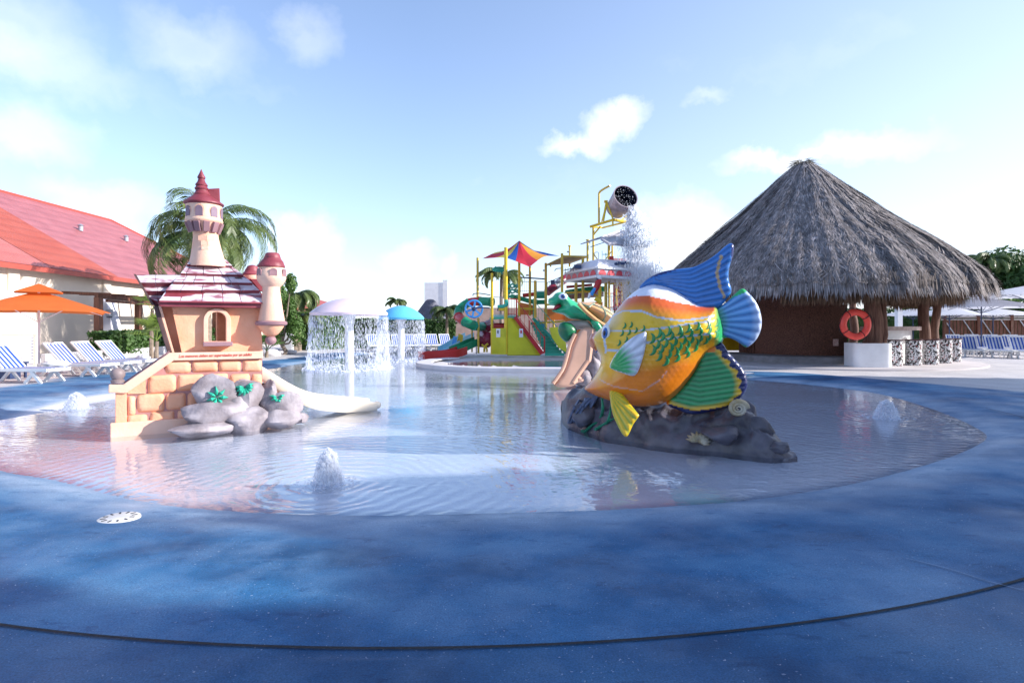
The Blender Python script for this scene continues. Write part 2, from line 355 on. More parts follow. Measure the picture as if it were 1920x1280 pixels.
def deck_material():
    m = bpy.data.materials.new('deck_concrete'); m.use_nodes = True; nt = m.node_tree; n = nt.nodes; l = nt.links; b = n['Principled BSDF']
    at = n.new('ShaderNodeAttribute'); at.attribute_name = 'Mask'; sp = n.new('ShaderNodeSeparateColor'); l.new(at.outputs['Color'], sp.inputs[0])
    tc = n.new('ShaderNodeTexCoord')
    def nz(s, d=5, st=(1, 1, 1), r=.55):
        mp = n.new('ShaderNodeMapping'); mp.inputs['Scale'].default_value = st; l.new(tc.outputs['Object'], mp.inputs[0])
        x = n.new('ShaderNodeTexNoise'); x.inputs['Scale'].default_value = s; x.inputs['Detail'].default_value = d; x.inputs['Roughness'].default_value = r; l.new(mp.outputs[0], x.inputs['Vector']); return x.outputs['Fac']
    def ramp(f, stops):
        x = n.new('ShaderNodeValToRGB'); l.new(f, x.inputs[0]); e = x.color_ramp.elements
        while len(e) < len(stops): e.new(.5)
        for i, (p, c) in enumerate(stops): e[i].position = p; e[i].color = (*c, 1)
        return x.outputs[0]
    def mix(f, a, c, mode='MIX'):
        x = n.new('ShaderNodeMixRGB'); x.blend_type = mode
        for i, s in enumerate((f, a, c)):
            if hasattr(s, 'links'): l.new(s, x.inputs[i])
            else: x.inputs[i].default_value = s if i == 0 else (*s, 1)
        return x.outputs[0]
    blu = ramp(nz(.75, 6, (1, 1.7, 1)), [(.34, (.008, .066, .17)), (.5, (.024, .135, .3)), (.64, (.08, .225, .4))])
    blu = mix(ramp(nz(3.5, 5), [(.42, (0, 0, 0)), (.72, (.45, .45, .45))]), blu, (.15, .27, .43))
    worn = ramp(nz(1.7, 6, (1, 1.4, 1)), [(.3, (.3, .3, .3)), (.62, (1, 1, 1))])
    wf = n.new('ShaderNodeMath'); wf.operation = 'MULTIPLY'; l.new(sp.outputs[2], wf.inputs[0]); l.new(worn, wf.inputs[1])
    blu = mix(wf.outputs[0], blu, (.36, .46, .58))
    spots = ramp(nz(5.5, 3, (1, 2.2, 1)), [(.62, (1, 1, 1)), (.7, (.58, .7, .78))]); blu = mix(1.0, blu, spots, 'MULTIPLY'); blu = mix(1.0, blu, ramp(nz(.35, 3), [(.35, (.72, .74, .78)), (.65, (1.1, 1.08, 1.05))]), 'MULTIPLY'); scf = ramp(nz(1.3, 9, (.35, 5, 1), .75), [(.62, (0, 0, 0)), (.72, (.4, .4, .4))]); blu = mix(scf, blu, (.14, .2, .3))
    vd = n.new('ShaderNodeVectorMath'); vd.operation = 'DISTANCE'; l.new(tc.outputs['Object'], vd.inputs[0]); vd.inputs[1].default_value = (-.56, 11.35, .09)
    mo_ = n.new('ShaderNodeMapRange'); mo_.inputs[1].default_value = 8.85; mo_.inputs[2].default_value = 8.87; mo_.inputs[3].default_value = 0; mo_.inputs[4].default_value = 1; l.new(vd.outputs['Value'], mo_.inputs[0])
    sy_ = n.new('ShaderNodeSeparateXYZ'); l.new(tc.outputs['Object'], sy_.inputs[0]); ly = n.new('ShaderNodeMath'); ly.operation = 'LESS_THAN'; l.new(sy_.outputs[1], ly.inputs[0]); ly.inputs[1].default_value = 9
    ml_ = n.new('ShaderNodeMath'); ml_.operation = 'MULTIPLY'; l.new(mo_.outputs[0], ml_.inputs[0]); l.new(ly.outputs[0], ml_.inputs[1]); dk = mix(1.0, blu, (.66, .68, .72), 'MULTIPLY'); blu = mix(ml_.outputs[0], blu, dk)  # blue darker beyond the joint: own step in tone plus vignette put into colour
    grain = ramp(nz(120, 3, (1, 1, 1), .7), [(.3, (.62, .62, .62)), (.7, (1.38, 1.38, 1.38))]); 
    pale = ramp(nz(.8, 5), [(.3, (.5, .47, .47)), (.7, (.62, .58, .57))])
    flo = ramp(nz(1.1, 5), [(.3, (.6, .6, .66)), (.7, (.7, .7, .75))])
    c = mix(sp.outputs[0], pale, blu); c = mix(sp.outputs[1], c, flo); c = mix(1.0, c, grain, 'MULTIPLY')
    chip = ramp(nz(60, 1), [(.735, (0, 0, 0)), (.75, (1, 1, 1))]); c = mix(mix(1.0, chip, ramp(nz(2.3, 2), [(.4, (0, 0, 0)), (.6, (.5, .5, .5))]), 'MULTIPLY'), c, (.6, .62, .66))
    l.new(c, b.inputs['Base Color'])
    rr = ramp(nz(1.2, 4), [(.35, (.42, .42, .42)), (.65, (.7, .7, .7))]); l.new(rr, b.inputs['Roughness']); b.inputs['Specular IOR Level'].default_value = .35
    bp = n.new('ShaderNodeBump'); bp.inputs['Strength'].default_value = .35; bp.inputs['Distance'].default_value = .004; l.new(nz(180, 3), bp.inputs['Height']); l.new(bp.outputs[0], b.inputs['Normal'])
    return m
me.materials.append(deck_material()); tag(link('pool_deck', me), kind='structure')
# the wide ground beyond
gm = mat('dry_ground', (.16, .15, .1), .9, .3, .3, col2=(.1, .13, .05))
g = MB(); g.add([(-900, -500, .0), (900, -500, .0), (900, 1500, .0), (-900, 1500, .0)], [(0, 1, 2, 3)])
g.v = [(x, y, -.25) for x, y, z in g.v]; tag(g.build('ground', gm), kind='structure')
g = MB()
for a, b_, c, d in ((-900, -500, -59, 1500), (59, -500, 900, 1500), (-59, -500, 59, -39), (-59, 69, 59, 1500)):
    g.add([(a, b_, .085), (c, b_, .085), (c, d, .085), (a, d, .085)], [(0, 1, 2, 3)])
tag(g.build('terrain', gm), kind='structure')
BUB = [G(615, 905), G(143, 766), G(1662, 782)]
MUSH = [G(655, 691), G(752, 676)]
def water_material():
    m = bpy.data.materials.new('clear_water'); m.use_nodes = True; nt = m.node_tree; n = nt.nodes; l = nt.links; n.clear()
    out = n.new('ShaderNodeOutputMaterial'); tr = n.new('ShaderNodeBsdfTransparent'); gl = n.new('ShaderNodeBsdfGlossy'); ms = n.new('ShaderNodeMixShader'); pass
    gl.inputs['Roughness'].default_value = .015; tr.inputs[0].default_value = (.9, .95, 1, 1)
    geo = n.new('ShaderNodeNewGeometry'); P0 = geo.outputs['Position']
    def math_(op, a, b=0.0, cl=False):
        x = n.new('ShaderNodeMath'); x.operation = op; x.use_clamp = cl
        for i, s in enumerate((a, b)):
            if hasattr(s, 'links'): l.new(s, x.inputs[i])
            else: x.inputs[i].default_value = s
        return x.outputs[0]
    wn = n.new('ShaderNodeTexNoise'); wn.inputs['Scale'].default_value = 1.1; wn.inputs['Detail'].default_value = 2; l.new(P0, wn.inputs['Vector'])
    w2_ = n.new('ShaderNodeTexNoise'); w2_.inputs['Scale'].default_value = 3.4; l.new(P0, w2_.inputs['Vector'])
    tot = None
    for c, amp, wl, dec in ((BUB[0], 1.05, .15, 1.8), (BUB[1], .7, .17, 1.4), (BUB[2], .75, .17, 1.7), (MUSH[0], .8, .24, 2.2), (MUSH[1], .7, .24, 2.0)):
        v = n.new('ShaderNodeVectorMath'); v.operation = 'DISTANCE'; l.new(P0, v.inputs[0]); v.inputs[1].default_value = tuple(c)
        d = math_('ADD', math_('ADD', v.outputs['Value'], math_('MULTIPLY', wn.outputs['Fac'], .45)), math_('MULTIPLY', w2_.outputs['Fac'], .13))
        s = math_('SINE', math_('MULTIPLY', d, 2*math.pi/wl))
        e = math_('POWER', 2.718, math_('MULTIPLY', v.outputs['Value'], -1/dec)); s = math_('MULTIPLY', math_('MULTIPLY', s, e), amp*wl*1.5)
        tot = s if tot is None else math_('ADD', tot, s)
    mp = n.new('ShaderNodeMapping'); mp.inputs['Scale'].default_value = (1, 1.5, 1); l.new(P0, mp.inputs[0])
    n1 = n.new('ShaderNodeTexNoise'); n1.inputs['Scale'].default_value = 5.5; n1.inputs['Detail'].default_value = 3; n1.inputs['Distortion'].default_value = .8; l.new(mp.outputs[0], n1.inputs['Vector'])
    n3 = n.new('ShaderNodeTexNoise'); n3.inputs['Scale'].default_value = .45; n3.inputs['Detail'].default_value = 2; l.new(P0, n3.inputs['Vector'])
    calm = math_('MULTIPLY', math_('SUBTRACT', n3.outputs['Fac'], .34), 3.2, True)
    nn = math_('MULTIPLY', math_('MULTIPLY', n1.outputs['Fac'], .42), math_('ADD', calm, .25))
    h = math_('ADD', math_('MULTIPLY', tot, .8), nn)
    bp = n.new('ShaderNodeBump'); bp.inputs['Strength'].default_value = 1; bp.inputs['Distance'].default_value = .014; l.new(h, bp.inputs['Height'])
    l.new(bp.outputs[0], gl.inputs['Normal'])
    dt = n.new('ShaderNodeVectorMath'); dt.operation = 'DOT_PRODUCT'; l.new(bp.outputs[0], dt.inputs[0]); l.new(geo.outputs['Incoming'], dt.inputs[1])
    c_ = math_('MINIMUM', math_('ABSOLUTE', dt.outputs['Value']), 1.0); fz = math_('ADD', math_('MULTIPLY', math_('POWER', math_('SUBTRACT', 1.0, c_), 3.6), .95), .05, True)
    l.new(fz, ms.inputs[0]); l.new(tr.outputs[0], ms.inputs[1]); l.new(gl.outputs[0], ms.inputs[2]); l.new(ms.outputs[0], out.inputs[0])
    return m
wm = water_material()
g = MB(); g.add([(-8.2, 3.9, 0), (11, 3.9, 0), (11, 19.2, 0), (-8.2, 19.2, 0)], [(0, 1, 2, 3)]); g.add([(-12.5, 19.2, 0), (.3, 19.2, 0), (.3, 34, 0), (-12.5, 34, 0)], [(0, 1, 2, 3)])
tag(g.build('pool_water', wm), kind='structure')
g = MB(); v, f = triang(POOL2*1.0, 0); g.add([(p[0], p[1], .03) for p in v], f); tag(g.build('splash_pool_water', wm), kind='structure')
# blue lining of the small pool
lin = mat('blue_pool_lining', (.12, .33, .7), .5, .1, 2); g = MB(); g.add([(p[0], p[1], -.195) for p in v], f); tag(g.build('splash_pool_floor', lin), kind='structure')
def strip(pts, w0, w1, z, closed=False):
    pts = np.array(pts, float); k = len(pts); mb = MB(); V = []
    for i in range(k):
        a = pts[(i-1) % k] if closed else pts[max(i-1, 0)]; b = pts[(i+1) % k] if closed else pts[min(i+1, k-1)]
        t = (b-a)/np.linalg.norm(b-a); nn = np.array((t[1], -t[0])); V += [(*(pts[i]+nn*w0), z), (*(pts[i]+nn*w1), z)]
    mb.add(V, [(2*i, 2*i+1, (2*i+3) % (2*k), (2*i+2) % (2*k)) for i in range(k if closed else k-1)]); return mb
# dark joint in the near deck: an arc round the pool
jm = mat('joint_rubber', (.012, .014, .02), .7, .2, 20, .4, 60)
jc = np.array((-.56, 11.35)); jr = 8.86
arc = [jc+jr*np.array((math.cos(a), math.sin(a))) for a in np.linspace(R(190), R(350), 120)]
jo = MB(); a1 = strip(arc, -.009, .009, .096); jo = a1; tag(jo.build('deck_joint', jm), kind='structure')
# kerb in front of the splash pool
kp = smoothline([G(*p)[:2] for p in [(842, 676), (800, 680), (781, 686), (800, 691), (860, 696), (950, 698), (1060, 699), (1160, 700.5), (1300, 705), (1400, 711)]], 8, False)
kerbm = mat('pale_kerb_concrete', (.6, .57, .58), .7, .08, 2, .15, 30)
prof = [(-.02, -.14), (-.02, .13), (.0, .15), (.55, .15), (.6, .11)]; mb = MB(); k = len(kp); V = []
for i in range(k):
    t = kp[min(i+1, k-1)]-kp[max(i-1, 0)]; t /= np.linalg.norm(t); nn = np.array((-t[1], t[0]))
    for o_, z in prof: V.append((*(kp[i]+nn*o_), z))
m5 = len(prof); mb.add(V, [(i*m5+j, i*m5+j+1, (i+1)*m5+j+1, (i+1)*m5+j) for i in range(k-1) for j in range(m5-1)])
tag(mb.build('pool_kerb', kerbm, smooth=True), kind='structure')
# ------------------------------------------------------------------ foliage builders
def leaf_cloud(centers, radii, n, size, rnd, up=.3):
    mb = MB()
    per = max(1, n//len(centers))
    for c, r in zip(centers, radii):
        c = Vector(c); r = r if hasattr(r, '__len__') else (r, r, r*.8)
        for _ in range(per):
            d = Vector((rnd.gauss(0, 1), rnd.gauss(0, 1), rnd.gauss(0, 1))).normalized(); k = rnd.random()**.4
            p = c+Vector((d.x*r[0], d.y*r[1], d.z*r[2]))*k
            nrm = (d+Vector((rnd.uniform(-.7, .7), rnd.uniform(-.7, .7), rnd.uniform(-.3, 1)*up*2))).normalized()
            a = nrm.orthogonal().normalized(); a = Matrix.Rotation(rnd.uniform(0, 6.28), 3, nrm) @ a; b = nrm.cross(a); s = size*rnd.uniform(.6, 1.3)
            mb.add([p-a*s, p-b*s*.45+nrm*s*.1, p+a*s, p+b*s*.45+nrm*s*.1], [(0, 1, 2, 3)])
    return mb
def make_tree(name, loc, h, rad, mi, label, cat='tree', group=None, n=5000, leaf=.16, seed=1, trunkh=.45):
    rnd = random.Random(seed); t = empty(name, loc, 0, label, cat, group); tb = MB()
    tp = [(0, 0, -.1), (rnd.uniform(-.1, .1)*h*.2, 0, h*trunkh*.5), (rnd.uniform(-.1, .1)*h*.3, rnd.uniform(-.05, .05)*h, h*trunkh)]
    tb.tube(tp, [h*.03, h*.024, h*.018], 8); cs = []; rs = []
    for i in range(11):
        a = i*2.4+rnd.uniform(-.3, .3); rr = rad*rnd.uniform(.25, .78); z = h*(trunkh+.12+(1-trunkh-.22)*rnd.random()*(1-.35*rr/rad))
        e = Vector((tp[2][0]+rr*math.cos(a), tp[2][1]+rr*math.sin(a), z)); s = Vector(tp[2]); m_ = s.lerp(e, .5)+Vector((0, 0, -.05*h))
        tb.tube([s, m_, e], [h*.013, h*.009, h*.004], 5); cs.append(e); rs.append((rad*rnd.uniform(.28, .48), rad*rnd.uniform(.28, .48), h*rnd.uniform(.09, .17)))
    tb.build('trunk', bark, t, smooth=True)
    leaf_cloud(cs, rs, n, leaf, rnd).build('crown', leafm[mi], t); return t
def make_frond(L, droop, rnd, wid=.5, nl=62, lw=.022):
    pts = []; ang = R(52)+rnd.uniform(-.1, .1); p = Vector((0, 0, 0)); st = L/14
    for i in range(15):
        pts.append(p.copy()); p = p+Vector((math.cos(ang), 0, math.sin(ang)))*st; ang -= droop/14*(1+i*.12)
    mb = MB(); mb.tube(pts, [.03-.0018*i for i in range(15)], 4)
    for i in range(nl):
        t = .1+.9*i/nl; k = min(int(t*14), 13); q = pts[k].lerp(pts[k+1], t*14-k); d = (pts[k+1]-pts[k]).normalized()
        ll = wid*(math.sin(math.pi*min(1, t*.85+.12))**.6)*rnd.uniform(.85, 1.1)
        for s in (-1, 1):
            side = Vector((0, s, 0)); a = (side*.75+d*.6+Vector((0, 0, -.1-.35*t+rnd.uniform(-.12, .12)))).normalized()
            m_ = q+a*ll*.5; e = m_+(a+Vector((0, 0, -.75-.3*rnd.random()))).normalized()*ll*.55
            wv = d*lw
            mb.add([q-wv*.5, q+wv*.5, m_+wv, m_-wv, e], [(0, 1, 2, 3), (3, 2, 4)])
    return mb
FR = {}
def make_palm(loc, h, L, label, n=18, seed=1, lean=(0, 0), group=None, wid=.55, r=.14, droop=(1.2, 2.1), lw=.022):
    rnd = random.Random(seed); t = empty('palm_tree', loc, rnd.uniform(0, 6), label, 'palm tree', group)
    tb = MB(); k = 12; pts = [(lean[0]*(i/k)**1.6, lean[1]*(i/k)**1.6, -.1+(h+.1)*i/k) for i in range(k+1)]
    tb.tube(pts, [r*(1.25-.5*i/k)*(1+.06*(i % 2)) for i in range(k+1)], 10); tb.build('trunk', bark, t, smooth=True)
    meshes = []
    for i in range(5):
        o = make_frond(L*rnd.uniform(.85, 1.1), droop[0]+(droop[1]-droop[0])*i/4, rnd, wid, lw=lw).build('frond', palmm, t); meshes.append(o)
    top = Vector(pts[-1])
    for i in range(n):
        o = meshes[i] if i < 5 else copy_tree(meshes[i % 5], t)
        o.location = top; o.rotation_euler = (rnd.uniform(-.15, .15), rnd.uniform(-.4, .95)*(1 if wid > .6 else .5), i*2.399+rnd.uniform(-.2, .2))
    return t
def fan_palm(loc, h, L, label, n=14, seed=3, mi=2):
    rnd = random.Random(seed); t = empty('fan_palm', loc, 0, label, 'plant'); tb = MB(); tb.tube([(0, 0, -.05), (0, 0, h*.5), (.03, 0, h)], [.09, .08, .06], 8); tb.build('trunk', bark, t)
    ms = None
    for i in range(n):
        if ms is None:
            mb = MB(); mb.tube([(0, 0, 0), (L*.25, 0, L*.2), (L*.5, 0, L*.28)], .012, 4)
            c = Vector((L*.5, 0, L*.28))
            for k in range(19):
                a = R(-115+230*k/18); d = Vector((math.cos(a), math.sin(a), .1)); e = c+d*L*.52*(.75+.25*math.cos(a)); m_ = c+d*L*.28; q = Vector((-math.sin(a), math.cos(a), 0))*.03
                e.z -= .08*L; mb.add([c, m_-q, e, m_+q], [(0, 1, 2, 3)])
            ms = o = mb.build('leaf', leafm[mi], t)
        else: o = copy_tree(ms, t)
        o.location = (0, 0, h); o.rotation_euler = (0, rnd.uniform(-1.15, .15), i*2.4+rnd.uniform(-.2, .2)); s = rnd.uniform(.8, 1.15); o.scale = (s, s, s)
    return t
def hedge(a, b, thick, h, z0, label, mi=0, n=6000, leaf=.09, seed=1, cat='hedge', name='hedge'):
    a = Vector(a); b = Vector(b); d = (b-a); L = d.length; yaw = math.atan2(d.y, d.x); rnd = random.Random(seed)
    t = empty(name, (*a[:2], z0), yaw, label, cat); core = MB(); core.box((L/2, 0, h*.46), (L*.97, thick*.7, h*.9)); core.build('branches', leafm[0], t)
    mb = MB()
    for _ in range(n):
        u = rnd.uniform(0, L); k = rnd.random(); hh = h*(1+.05*noise.noise(Vector((u*1.3, seed, 0))))
        if k < .6: p = Vector((u, -thick/2+rnd.uniform(-.06, .1), rnd.uniform(0, hh)))
        elif k < .9: p = Vector((u, rnd.uniform(-thick/2, thick/2), hh+rnd.uniform(-.1, .05)))
        else: p = Vector((rnd.choice((0, L))+rnd.uniform(-.05, .05), rnd.uniform(-thick/2, thick/2), rnd.uniform(0, hh)))
        nr = Vector((rnd.uniform(-1, 1), rnd.uniform(-1.4, .3), rnd.uniform(-.3, 1))).normalized(); q = nr.orthogonal().normalized(); q = Matrix.Rotation(rnd.uniform(0, 6.28), 3, nr) @ q; r_ = nr.cross(q); s = leaf*rnd.uniform(.6, 1.3)
        mb.add([p-q*s, p-r_*s*.5, p+q*s, p+r_*s*.5], [(0, 1, 2, 3)])
    tag(mb.build('foliage', leafm[mi], t), kind='stuff'); return t
# ------------------------------------------------------------------ the castle slide
peach = mat('peach_render_paint', (.78, .34, .19), .6, .1, 2.5, .3, 25, col2=(.85, .46, .3), fac=(.3, .7))
peachl = mat('pale_peach_paint', (.8, .45, .31), .55, .1, 2.5, .2, 25, col2=(.84, .54, .41))
pinkp = mat('mortar_pink_paint', (.42, .2, .19), .65, .12, 3, .2, 30)
mauve = mat('mauve_trim_paint', (.3, .17, .19), .55, .15, 3)
tilem = mat('weathered_roof_paint', (.3, .12, .16), .55, .2, 7, .3, 12, col2=(.62, .56, .62), stretch=(.7, 1, 2.6), fac=(.36, .5))
roofred = mat('wine_red_roof_paint', (.19, .028, .042), .5, .2, 3, .2, 16, col2=(.3, .065, .085))
roofdk = mat('dark_board_paint', (.09, .05, .05), .6, .15, 4)
rockm = mat('grey_lilac_rock_paint', (.2, .17, .185), .6, .2, 4, .9, 9, col2=(.38, .34, .37))
leafp = mat('turquoise_leaf_paint', (.03, .42, .28), .5, .15, 6)
slidem = mat('cream_slide_gelcoat', (.82, .72, .58), .3, .04, 2, coat=.2)
ballm = mat('grey_brown_paint', (.26, .2, .2), .5, .15, 5)
txtm = mat('red_lettering_paint', (.55, .05, .03), .5, .05, 5)
O = G(209, 818); CF = Frame(O, 29)
castle = empty('castle_slide', O, CF.yaw, 'peach brick play castle with wine-red roofs, turrets and a cream slide', 'play castle')
z3 = lambda x, y: (190+x/4.414, 540+y/4.414)
z2 = lambda x, y: (190+x/4.924, 300+y/4.924)
def U3(x, y, w=0): return CF.uv(*z3(x, y), w)
def U2(x, y, w=0): return CF.uv(*z2(x, y), w)
# brick podium
wl = [(118, 1180), (118, 865), (215, 862), (560, 590), (1332, 580)]
wl = [U3(*p) for p in wl]; wr = wl[-1][0]; wl = wl+[(wr, -.12)]; wl[0] = (wl[0][0], -.12)
plate(wl, 0, 1.25).build('podium', pinkp, castle)
ux0, ux1 = U3(80, 0)[0], wr+.03
MB().box(((ux0+ux1)/2, -.02, .045), (ux1-ux0, .12, .29)).build('plinth', peachl, castle, bevel=.012)
pp = [U3(*p) for p in [(118, 1165), (118, 862), (210, 862), (212, 1150)]]
plate(pp, -.035, 0).build('pilaster', peach, castle, bevel=.008)
bricks = [(530, 740, 600, 702), (752, 962, 600, 692), (975, 1153, 598, 688), (1168, 1328, 596, 690), (385, 618, 724, 866), (628, 852, 718, 842), (864, 1048, 712, 830), (1065, 1230, 714, 820), (1244, 1330, 712, 815),
          (216, 282, 893, 1052), (298, 522, 882, 1018), (536, 700, 874, 998), (716, 830, 868, 985), (216, 378, 1050, 1152), (404, 606, 1026, 1146), (630, 740, 1010, 1120), (760, 960, 1000, 1110), (860, 1040, 850, 975), (1060, 1320, 840, 960)]
for x0, x1, y0, y1 in bricks:
    a = U3(x0, y0); b = U3(x1, y1); W = b[0]-a[0]; Hh = a[1]-b[1]; r_ = .035; ol = []
    for cx, cy, a0 in ((b[0]-r_, a[1]-r_, 0), (a[0]+r_, a[1]-r_, 90), (a[0]+r_, b[1]+r_, 180), (b[0]-r_, b[1]+r_, 270)):
        for k in range(4): an = R(a0+30*k); ol.append((cx+r_*math.cos(an)+random.uniform(-.004, .004), cy+r_*math.sin(an)+random.uniform(-.004, .004)))
    inflate(ol, .032, .04, w0=0, pw=.5, dmax=.028, back=0).build('brick', peach, castle, smooth='all')
ol = [U3(*p) for p in [(368, 760), (368, 872), (218, 874), (218, 862)]]; plate(ol, -.02, 0).build('brick', peach, castle)
# coping rail with the lettering
rl = [U3(*p) for p in [(66, 795), (64, 862), (212, 866), (600, 598), (1336, 581), (1334, 521), (562, 535), (184, 795)]]
plate(rl, -.07, .08).build('coping', peachl, castle, bevel=.012)
rb = [U3(*p) for p in [(184, 798), (560, 540), (470, 548), (150, 775)]]
plate([U3(*p) for p in [(186, 792), (564, 533), (556, 521), (168, 790)]], .082, .2).build('stair_edge', mauve, castle)
cu = curve = bpy.data.curves.new('lettering', 'FONT'); cu.body = "Los menores deben ser supervisados por un adulto"; cu.size = .115; cu.shear = .35; cu.extrude = .002; cu.space_character = .98
to = bpy.data.objects.new('lettering_curve', cu); COL.objects.link(to); dg = bpy.context.evaluated_depsgraph_get(); tm = bpy.data.meshes.new_from_object(to.evaluated_get(dg)); bpy.data.objects.remove(to)
tm.materials.clear(); tm.materials.append(txtm); t_ = link('lettering', tm, castle)
ta, tb_ = U3(640, 578, -.07), U3(1245, 562, -.07); tw = max(v.co.x for v in tm.vertices)
t_.location = (ta[0], -.074, ta[1]+.005); t_.rotation_euler = (R(90), -math.atan2(tb_[1]-ta[1], tb_[0]-ta[0]), 0); s_ = (tb_[0]-ta[0])/tw; t_.scale = (s_, s_*1.35, 1)
fb = CF.p3(*z3(135, 725), .02)
MB().lathe([(.075, -.1), (.085, -.06), (.06, -.05), (.07, -.035), (.088, 0), (.09, .035), (.075, .075), (.04, .1), (.0, .108)], fb, 16).build('finial', ballm, castle, smooth=True)
# house front with the arched window
hw = [U3(*p, .1) for p in [(585, 182), (1300, 192), (1336, 525), (668, 525)]]
hw = [U3(575, 100, .1), U3(1310, 100, .1)]+[U3(1336, 535, .1), U3(668, 535, .1)]
def arch(xl, xr, yt, yb, w, n=12, f=U3):
    a = f(xl, yb, w); b = f(xr, yb, w); top = f((xl+xr)/2, yt, w)[1]; r_ = (b[0]-a[0])/2; cx = (a[0]+b[0])/2; sy = top-r_
    return [(a[0], a[1])]+[(cx-r_*math.cos(math.pi*k/n), sy+r_*math.sin(math.pi*k/n)) for k in range(n+1)]+[(b[0], b[1])]
win = arch(876, 1036, 188, 440, .1)
plate(hw, .1, .2, [win]).build('house_wall', peach, castle)
fo = arch(846, 1072, 168, 446, .04); fi = arch(884, 1034, 196, 440, .04)
wf_ = plate(fo, .02, .26, [fi]).build('window_frame', peachl, castle, bevel=.006)
for k in range(9):                                               # stones of the arch are marked by short proud blocks
    an = math.pi*(k+.5)/9; c = ((fo[0][0]+fo[-1][0])/2, 0); r_ = (fo[-1][0]-fo[0][0])/2
sa, sb_ = U3(842, 446, -.02), U3(1086, 478, -.02)
MB().box(((sa[0]+sb_[0])/2, .01, (sa[1]+sb_[1])/2), (sb_[0]-sa[0], .16, sa[1]-sb_[1])).build('sill', mauve, castle, bevel=.01)
# set-back left wing and the dark slanting edge board
plate([U3(470, 120, .34), U3(700, 120, .34), U3(720, 535, .34), U3(560, 535, .34)], .34, .42).build('side_wall', peach, castle)
plate([U3(575, 120, .1), U3(600, 120, .1), U3(690, 530, .1), U3(665, 530, .1)], .095, .34).build('corner_return', peach, castle)
plate([U3(430, 150, .16), U3(470, 150, .16), U3(585, 532, .16), U3(545, 532, .16)], .14, .32).build('edge_board', roofdk, castle, bevel=.01)
plate([U3(474, 150, .2), U3(496, 150, .2), U3(606, 532, .2), U3(588, 532, .2)], .15, .33).build('edge_trim', peachl, castle)
a = U3(1336, 535, .1); b = U3(1300, 100, .1)
g = MB(); g.add([(a[0], .2, a[1]), (b[0], .2, b[1]), (b[0], 1.0, b[1]), (a[0], 1.0, a[1]), (a[0]-.07, .2, a[1]), (b[0]-.07, .2, b[1]), (b[0]-.07, 1.0, b[1]), (a[0]-.07, 1.0, a[1])], [(0, 1, 2, 3), (7, 6, 5, 4), (3, 2, 6, 7), (1, 5, 6, 2)])
g.build('gable_wall', peach, castle)
pa, pb = U3(958, 180, .55), U3(1200, 520, .55); MB().box(((pa[0]+pb[0])/2, .6, (pa[1]+pb[1])/2), (pb[0]-pa[0], .06, (pa[1]-pb[1])*1.2)).build('inner_wall', peach, castle)
# main roof: courses of single tiles
rows = [((475, 103), (1356, 120), (500, 22), (1330, 20), [650, 832, 1005, 1156], U3)]
def tile(quad, w0, w1, name='roof_tile', m=tilem, th=.05, par=castle):
    (x0, z0), (x1, z1), (x2, z2_), (x3, z3_) = quad          # bottom-left, bottom-right, top-right, top-left
    g = MB(); g.add([(x0, w0-.05, z0+.012), (x1, w0-.05, z1+.012), (x2, w1, z2_), (x3, w1, z3_), (x0, w0+th*.3, z0-th), (x1, w0+th*.3, z1-th), (x2, w1+th, z2_-th*.3), (x3, w1+th, z3_-th*.3)],
                    [(0, 1, 2, 3), (5, 4, 7, 6), (4, 5, 1, 0), (1, 5, 6, 2), (4, 0, 3, 7), (3, 2, 6, 7)])
    o = g.build(name, m, par, bevel=.006); o.data.materials.append(roofred)
    for p_ in o.data.polygons:
        if abs(p_.normal.z) > .5 and p_.normal.z < 0 or p_.normal.z < -.25: p_.material_index = 1
    return o
LR = [((297.6, 565), (497, 568)), ((310, 545.5), (487, 546)), ((324, 530), (474, 532)), ((338, 514), (457, 517)), ((350, 497), (436, 500))]
JT = [[650, 830, 1005, 1156], [730, 925, 1115, 1290], [700-20, 850, 1040, 1200, 1330], [780, 940, 1115], [875, 1010, 1180]]
JT = [[(337.3), (378), (417.7), (451.9)], [338, 378, 416.4, 452], [328+14, 362.6, 401.2, 433.7], [348.4, 380.9, 416.4, 446], [367.7, 395.1, 429.6]]
WR = [-.03, .08, .2, .37, .54, .7]
tops = LR[1:]+[((358, 484), (424, 487))]
for r_ in range(5):
    (xl, yl), (xr, yr) = LR[r_]; (tl, tyl), (tr, tyr) = tops[r_]; ks = [xl]+[j for j in JT[r_] if xl+8 < j < xr-6]+[xr]
    for a, b in zip(ks[:-1], ks[1:]):
        fa, fb_ = (a-xl)/(xr-xl), (b-xl)/(xr-xl)
        bl = CF.uv(a+.55, yl+(yr-yl)*fa, WR[r_]); br = CF.uv(b-.55, yl+(yr-yl)*fb_, WR[r_])
        k0, k1 = tl+(tr-tl)*fa, tl+(tr-tl)*fb_; tL = CF.uv(k0+.55, tyl+(tyr-tyl)*fa-.5, WR[r_+1]+.04); tR = CF.uv(k1-.55, tyl+(tyr-tyl)*fb_-.5, WR[r_+1]+.04)
        tile((bl, br, tR, tL), WR[r_], WR[r_+1]+.04)
